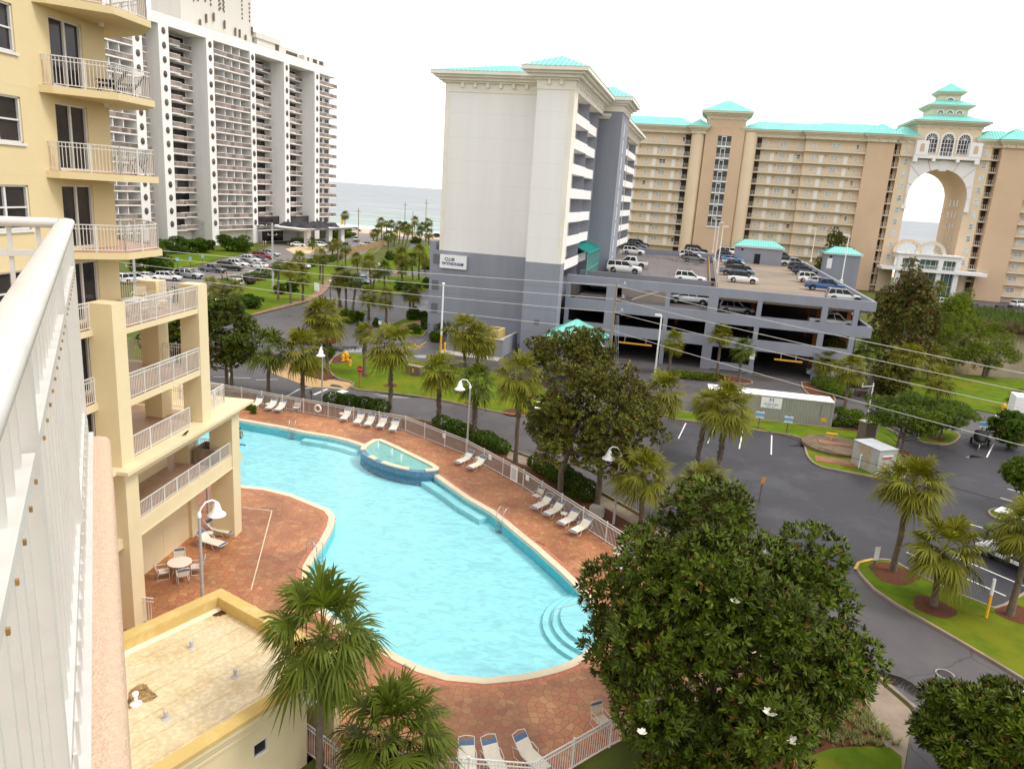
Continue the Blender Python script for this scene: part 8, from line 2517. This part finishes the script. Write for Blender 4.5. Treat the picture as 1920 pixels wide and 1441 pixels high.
# dumpster enclosure at the hotel
e0, e1 = G(840.8, 657), G(931.8, 669.5)
rz = math.atan2(e1.y - e0.y, e1.x - e0.x); L = (e1 - e0).length
en_ = thing("dumpster_enclosure", "grey walled enclosure with tan gates against the hotel", "enclosure", e0, rz)
m = MB(); m.box(-.2, -.3, 0, .9, .3, 2.3); m.box(L - .3, -.3, 0, L + .8, .3, 2.3); m.box(.4, .3, 0, .7, 6.5, 2.3); m.box(L + .2, .3, 0, L + .5, 6.5, 2.3); m.build_each("wall", GREYP, en_)
m = MB(); m.box(-.25, -.35, 2.3, .95, .35, 2.38); m.box(L - .35, -.35, 2.3, L + .85, .35, 2.38); m.box(.35, .35, 2.3, .75, 6.5, 2.38); m.box(L + .15, .35, 2.3, L + .55, 6.5, 2.38); m.build_each("coping", CONC, en_)
for a, b in ((.9, L / 2 - .05), (L / 2 + .05, L - .3)):
    m = MB(); m.box(a, -.06, .15, b, .06, 2.1)
    for i in range(int((b - a) / .2)):
        m.box(a + .02 + i * .2, -.09, .15, a + .16 + i * .2, -.06, 2.1)
    m.build("gate", mat("gate_tan", (.34, .26, .19), .8, .12, 2) if not bpy.data.materials.get("gate_tan") else bpy.data.materials["gate_tan"], en_)
m = MB(); m.box(-.6, -2.6, 0, L + .9, -.4, .14); m.build("apron", CONC, en_)
cp = G(925, 640, 0); t = thing("compactor_box", "pale yellow trash compactor box rising above the enclosure wall", "compactor", tuple(en_.matrix_basis @ Vector((L - 2.4, 1.6, 0))), rz)
m = MB(); m.box(0, 0, 0, 1.9, 2.6, 3.2); m.build("body", mat("pale_yellow", (.60, .45, .18), .6, .08, 1), t, bevel=.04); m = MB(); m.box(.2, .3, 3.2, 1.6, 1.6, 3.26); m.build("hatch", WOODG, t)
t = thing("yellow_bollard", "yellow guard bollard beside the enclosure wall", "bollard", G(834, 659), 0); m = MB(); m.lathe([(.13, 0), (.13, 1.15), (.09, 1.25), (.02, 1.28)], 12); m.build("pipe", YELP, t, smooth=50)
# pallets
def pallet(px, z, rz, label, tilt=0.0, mt_=WOODO):
    t = thing("wooden_pallet", label, "pallet", G(*px, 0) + Vector((0, 0, z)), rz, "wooden pallets by the hedge"); t.rotation_euler = (tilt, 0, rz)
    m = MB()
    for i in range(7):
        m.box(-.6, -.5 + i * .148, .12, .6, -.41 + i * .148, .145)
    m.build("top_board", mt_, t); m = MB()
    for x in (-.6, -.04, .52):
        m.box(x, -.5, .02, x + .08, .49, .12)
    m.box(-.6, -.5, 0, .6, -.4, .02); m.box(-.6, .39, 0, .6, .49, .02)
    m.build("stringer", mt_, t)
for i in range(5):
    pallet((1613, 742), .15 * i, R(-13 + 4 * (i % 3)), ("lowest", "second", "third", "fourth", "topmost")[i] + " pallet of the flat grey-brown stack", mt_=WOODG)
pallet((1587, 742), 0, R(5), "orange pallet lying flat before the hedge end"); pallet((1583, 737), .15, R(12), "orange pallet on top of the one before the hedge end")
pallet((1640, 742), .05, R(-13), "orange pallet standing upright beside the grey-brown stack", R(80)); pallet((1650, 745), .05, R(-20), "second orange pallet leaning upright by the magnolia bush", R(78))
# boulevard wooden fence, walls by the pond, concrete block
wf = GL([c3(580, 650), c3(720, 580), c3(860, 545), c3(1000, 510), c3(1040, 500)])
t = thing("wooden_fence", "tan wooden fence along the boulevard median", "fence", (*wf[0], 0)); m = MB()
Wv = [Vector((x - wf[0][0], y - wf[0][1], 0)) for x, y in wf]
for a, b in zip(Wv[:-1], Wv[1:]):
    n = int((b - a).length / .9)
    for i in range(n):
        q0, q1 = a.lerp(b, i / n), a.lerp(b, (i + .92) / n); m.bar(q0 + Vector((0, 0, 1)), q1 + Vector((0, 0, 1)), .06, 2.0)
m.build("board", mat("fence_tan", (.36, .24, .13), .85, .25, 1), t)
sw = GL([d7(1130, 1050), d7(1440, 1085), d7(1900, 1110), (2150, 625)])
t = thing("retaining_wall", "weathered timber retaining wall above the pond", "wall", (*sw[0], 0)); m = MB(); sv = [Vector((x - sw[0][0], y - sw[0][1], 0)) for x, y in sw]
for a, b in zip(sv[:-1], sv[1:]):
    m.bar(a + Vector((0, 0, .5)), b + Vector((0, 0, .5)), .3, 1.0)
    n = int((b - a).length / 2.5)
    for i in range(n):
        q = a.lerp(b, i / n); m.bar(q, q + Vector((0, 0, 1.9)), .22)
    m.bar(a + Vector((0, 0, 1.7)), b + Vector((0, 0, 1.7)), .12)
m.build("timber", WOODG, t)
boxthing("concrete_block", "pale concrete block at the fence under the magnolia", "block", (1118, 968), R(-25), .9, .6, .75, CONC, z=0)
# ================================================================== people, far away
def person(px, label, shirt, pants, rz=0.0, z=.02, sit=False, h=1.74):
    t = thing("person", label, "person", G(*px, z), rz, None)
    J = dict(pel=(0, 0, .95), ch=(0, .01, 1.3), nk=(0, 0, 1.50), hd=(0, .02, 1.62), ht=(0, .02, 1.74), ls=(-.19, 0, 1.42), le=(-.25, .02, 1.14), lh=(-.24, .10, .90), rs=(.19, 0, 1.42), re=(.25, .02, 1.14), rh=(.24, .1, .9),
             lk=(-.11, .03, .5), lf=(-.11, 0, .07), lt=(-.12, .16, .04), rk=(.11, -.02, .5), rf=(.12, -.06, .07), rt=(.13, .1, .04), lhip=(-.1, 0, .9), rhip=(.1, 0, .9))
    names = list(J); E_ = [('pel', 'ch'), ('ch', 'nk'), ('nk', 'hd'), ('hd', 'ht'), ('ch', 'ls'), ('ls', 'le'), ('le', 'lh'), ('ch', 'rs'), ('rs', 're'), ('re', 'rh'), ('pel', 'lhip'), ('lhip', 'lk'), ('lk', 'lf'), ('lf', 'lt'), ('pel', 'rhip'), ('rhip', 'rk'), ('rk', 'rf'), ('rf', 'rt')]
    rad = dict(pel=.14, ch=.15, nk=.055, hd=.095, ht=.075, ls=.065, le=.045, lh=.035, rs=.065, re=.045, rh=.035, lk=.06, lf=.045, lt=.035, rk=.06, rf=.045, rt=.035, lhip=.095, rhip=.095)
    me = bpy.data.meshes.new("body"); me.from_pydata([J[k] for k in names], [(names.index(a), names.index(b)) for a, b in E_], [])
    o = bpy.data.objects.new("body", me); col.objects.link(o)
    o.modifiers.new("s", 'SKIN'); sv_ = me.skin_vertices[0].data
    for i, k in enumerate(names):
        sv_[i].radius = (rad[k], rad[k]); sv_[i].use_root = (k == 'pel')
    o.modifiers.new("d", 'SUBSURF').levels = 1
    bpy.context.view_layer.update()
    m2 = bpy.data.meshes.new_from_object(o.evaluated_get(bpy.context.evaluated_depsgraph_get()))
    bpy.data.objects.remove(o)
    for mm in (SKIN, shirt, pants):
        m2.materials.append(mm)
    for p in m2.polygons:
        z_ = p.center.z; p.material_index = 1 if 1.0 < z_ < 1.47 and abs(p.center.x) < .24 else (2 if .42 < z_ <= 1.0 and abs(p.center.x) < .2 else 0); p.use_smooth = True
    q = bpy.data.objects.new("body", m2); col.objects.link(q); q.parent = t
    m = MB(); m.lathe([(.07, 1.60), (.105, 1.66), (.10, 1.73), (.05, 1.78), (.0, 1.79)], 10, (0, .0, 0)); m.build("hair", mat("dark_hair", (.03, .02, .012), .7, .2, 8) if not bpy.data.materials.get("dark_hair") else bpy.data.materials["dark_hair"], t, smooth=60)
    t.scale = (h / 1.74,) * 3
    return t
SKIN = mat("skin", (.42, .24, .16), .6, .05, 4); KHAKI = mat("khaki_cloth", (.38, .30, .2), .8, .1, 4); DKC = mat("dark_cloth", (.03, .03, .035), .9, .1, 4); LTC = mat("light_cloth", (.55, .58, .62), .9, .1, 4); REDC = mat("red_cloth", (.35, .04, .04), .9, .1, 4)
person(c2(1197, 745), "person in black standing in the aisle of the tower lot", DKC, DKC, 2.2, .02)
person(c2(1240, 722), "person in dark red behind the one in black in the tower lot", REDC, DKC, 2.0, .02)
for x, lb, s in ((1565, "dark-clothed person at the tower entrance, standing apart", DKC), (1585, "person in pale blue at the tower entrance group", LTC), (1607, "person in white shirt at the tower entrance group", SIGNW), (1820, "person under the entrance canopy beside its pillar", DKC)):
    person(c2(x, 408), lb, s, KHAKI, random.uniform(0, 6), .02)
sp_ = person((450, 839), "swimmer in the pool beside the terrace column, with a blue float", SKIN, BLUEP, .5, -1.6)
fl = thing("pool_float", "small blue float beside the swimmer", "float", G(453, 834, -.06)); m = MB(); m.tube([(-.3, 0, 0), (0, .05, .04), (.3, 0, 0)], .06, 8); m.build("foam", BLUEP, fl, smooth=60)
bd = thing("bird", "small dark bird perched on the terrace cornice", "bird", tw(3.6, -.25, 7.99), R(60)); m = MB(); m.tube([(-.22, 0, .05), (-.1, 0, .07), (0, 0, .10), (.09, 0, .15), (.15, 0, .2), (.2, 0, .19)], [.008, .03, .055, .045, .035, .006], 8); m.tube([(0, .015, .08), (0, .015, 0)], .006, 4); m.tube([(0, -.015, .08), (0, -.015, 0)], .006, 4); m.build("body", BLACK, bd, smooth=70)
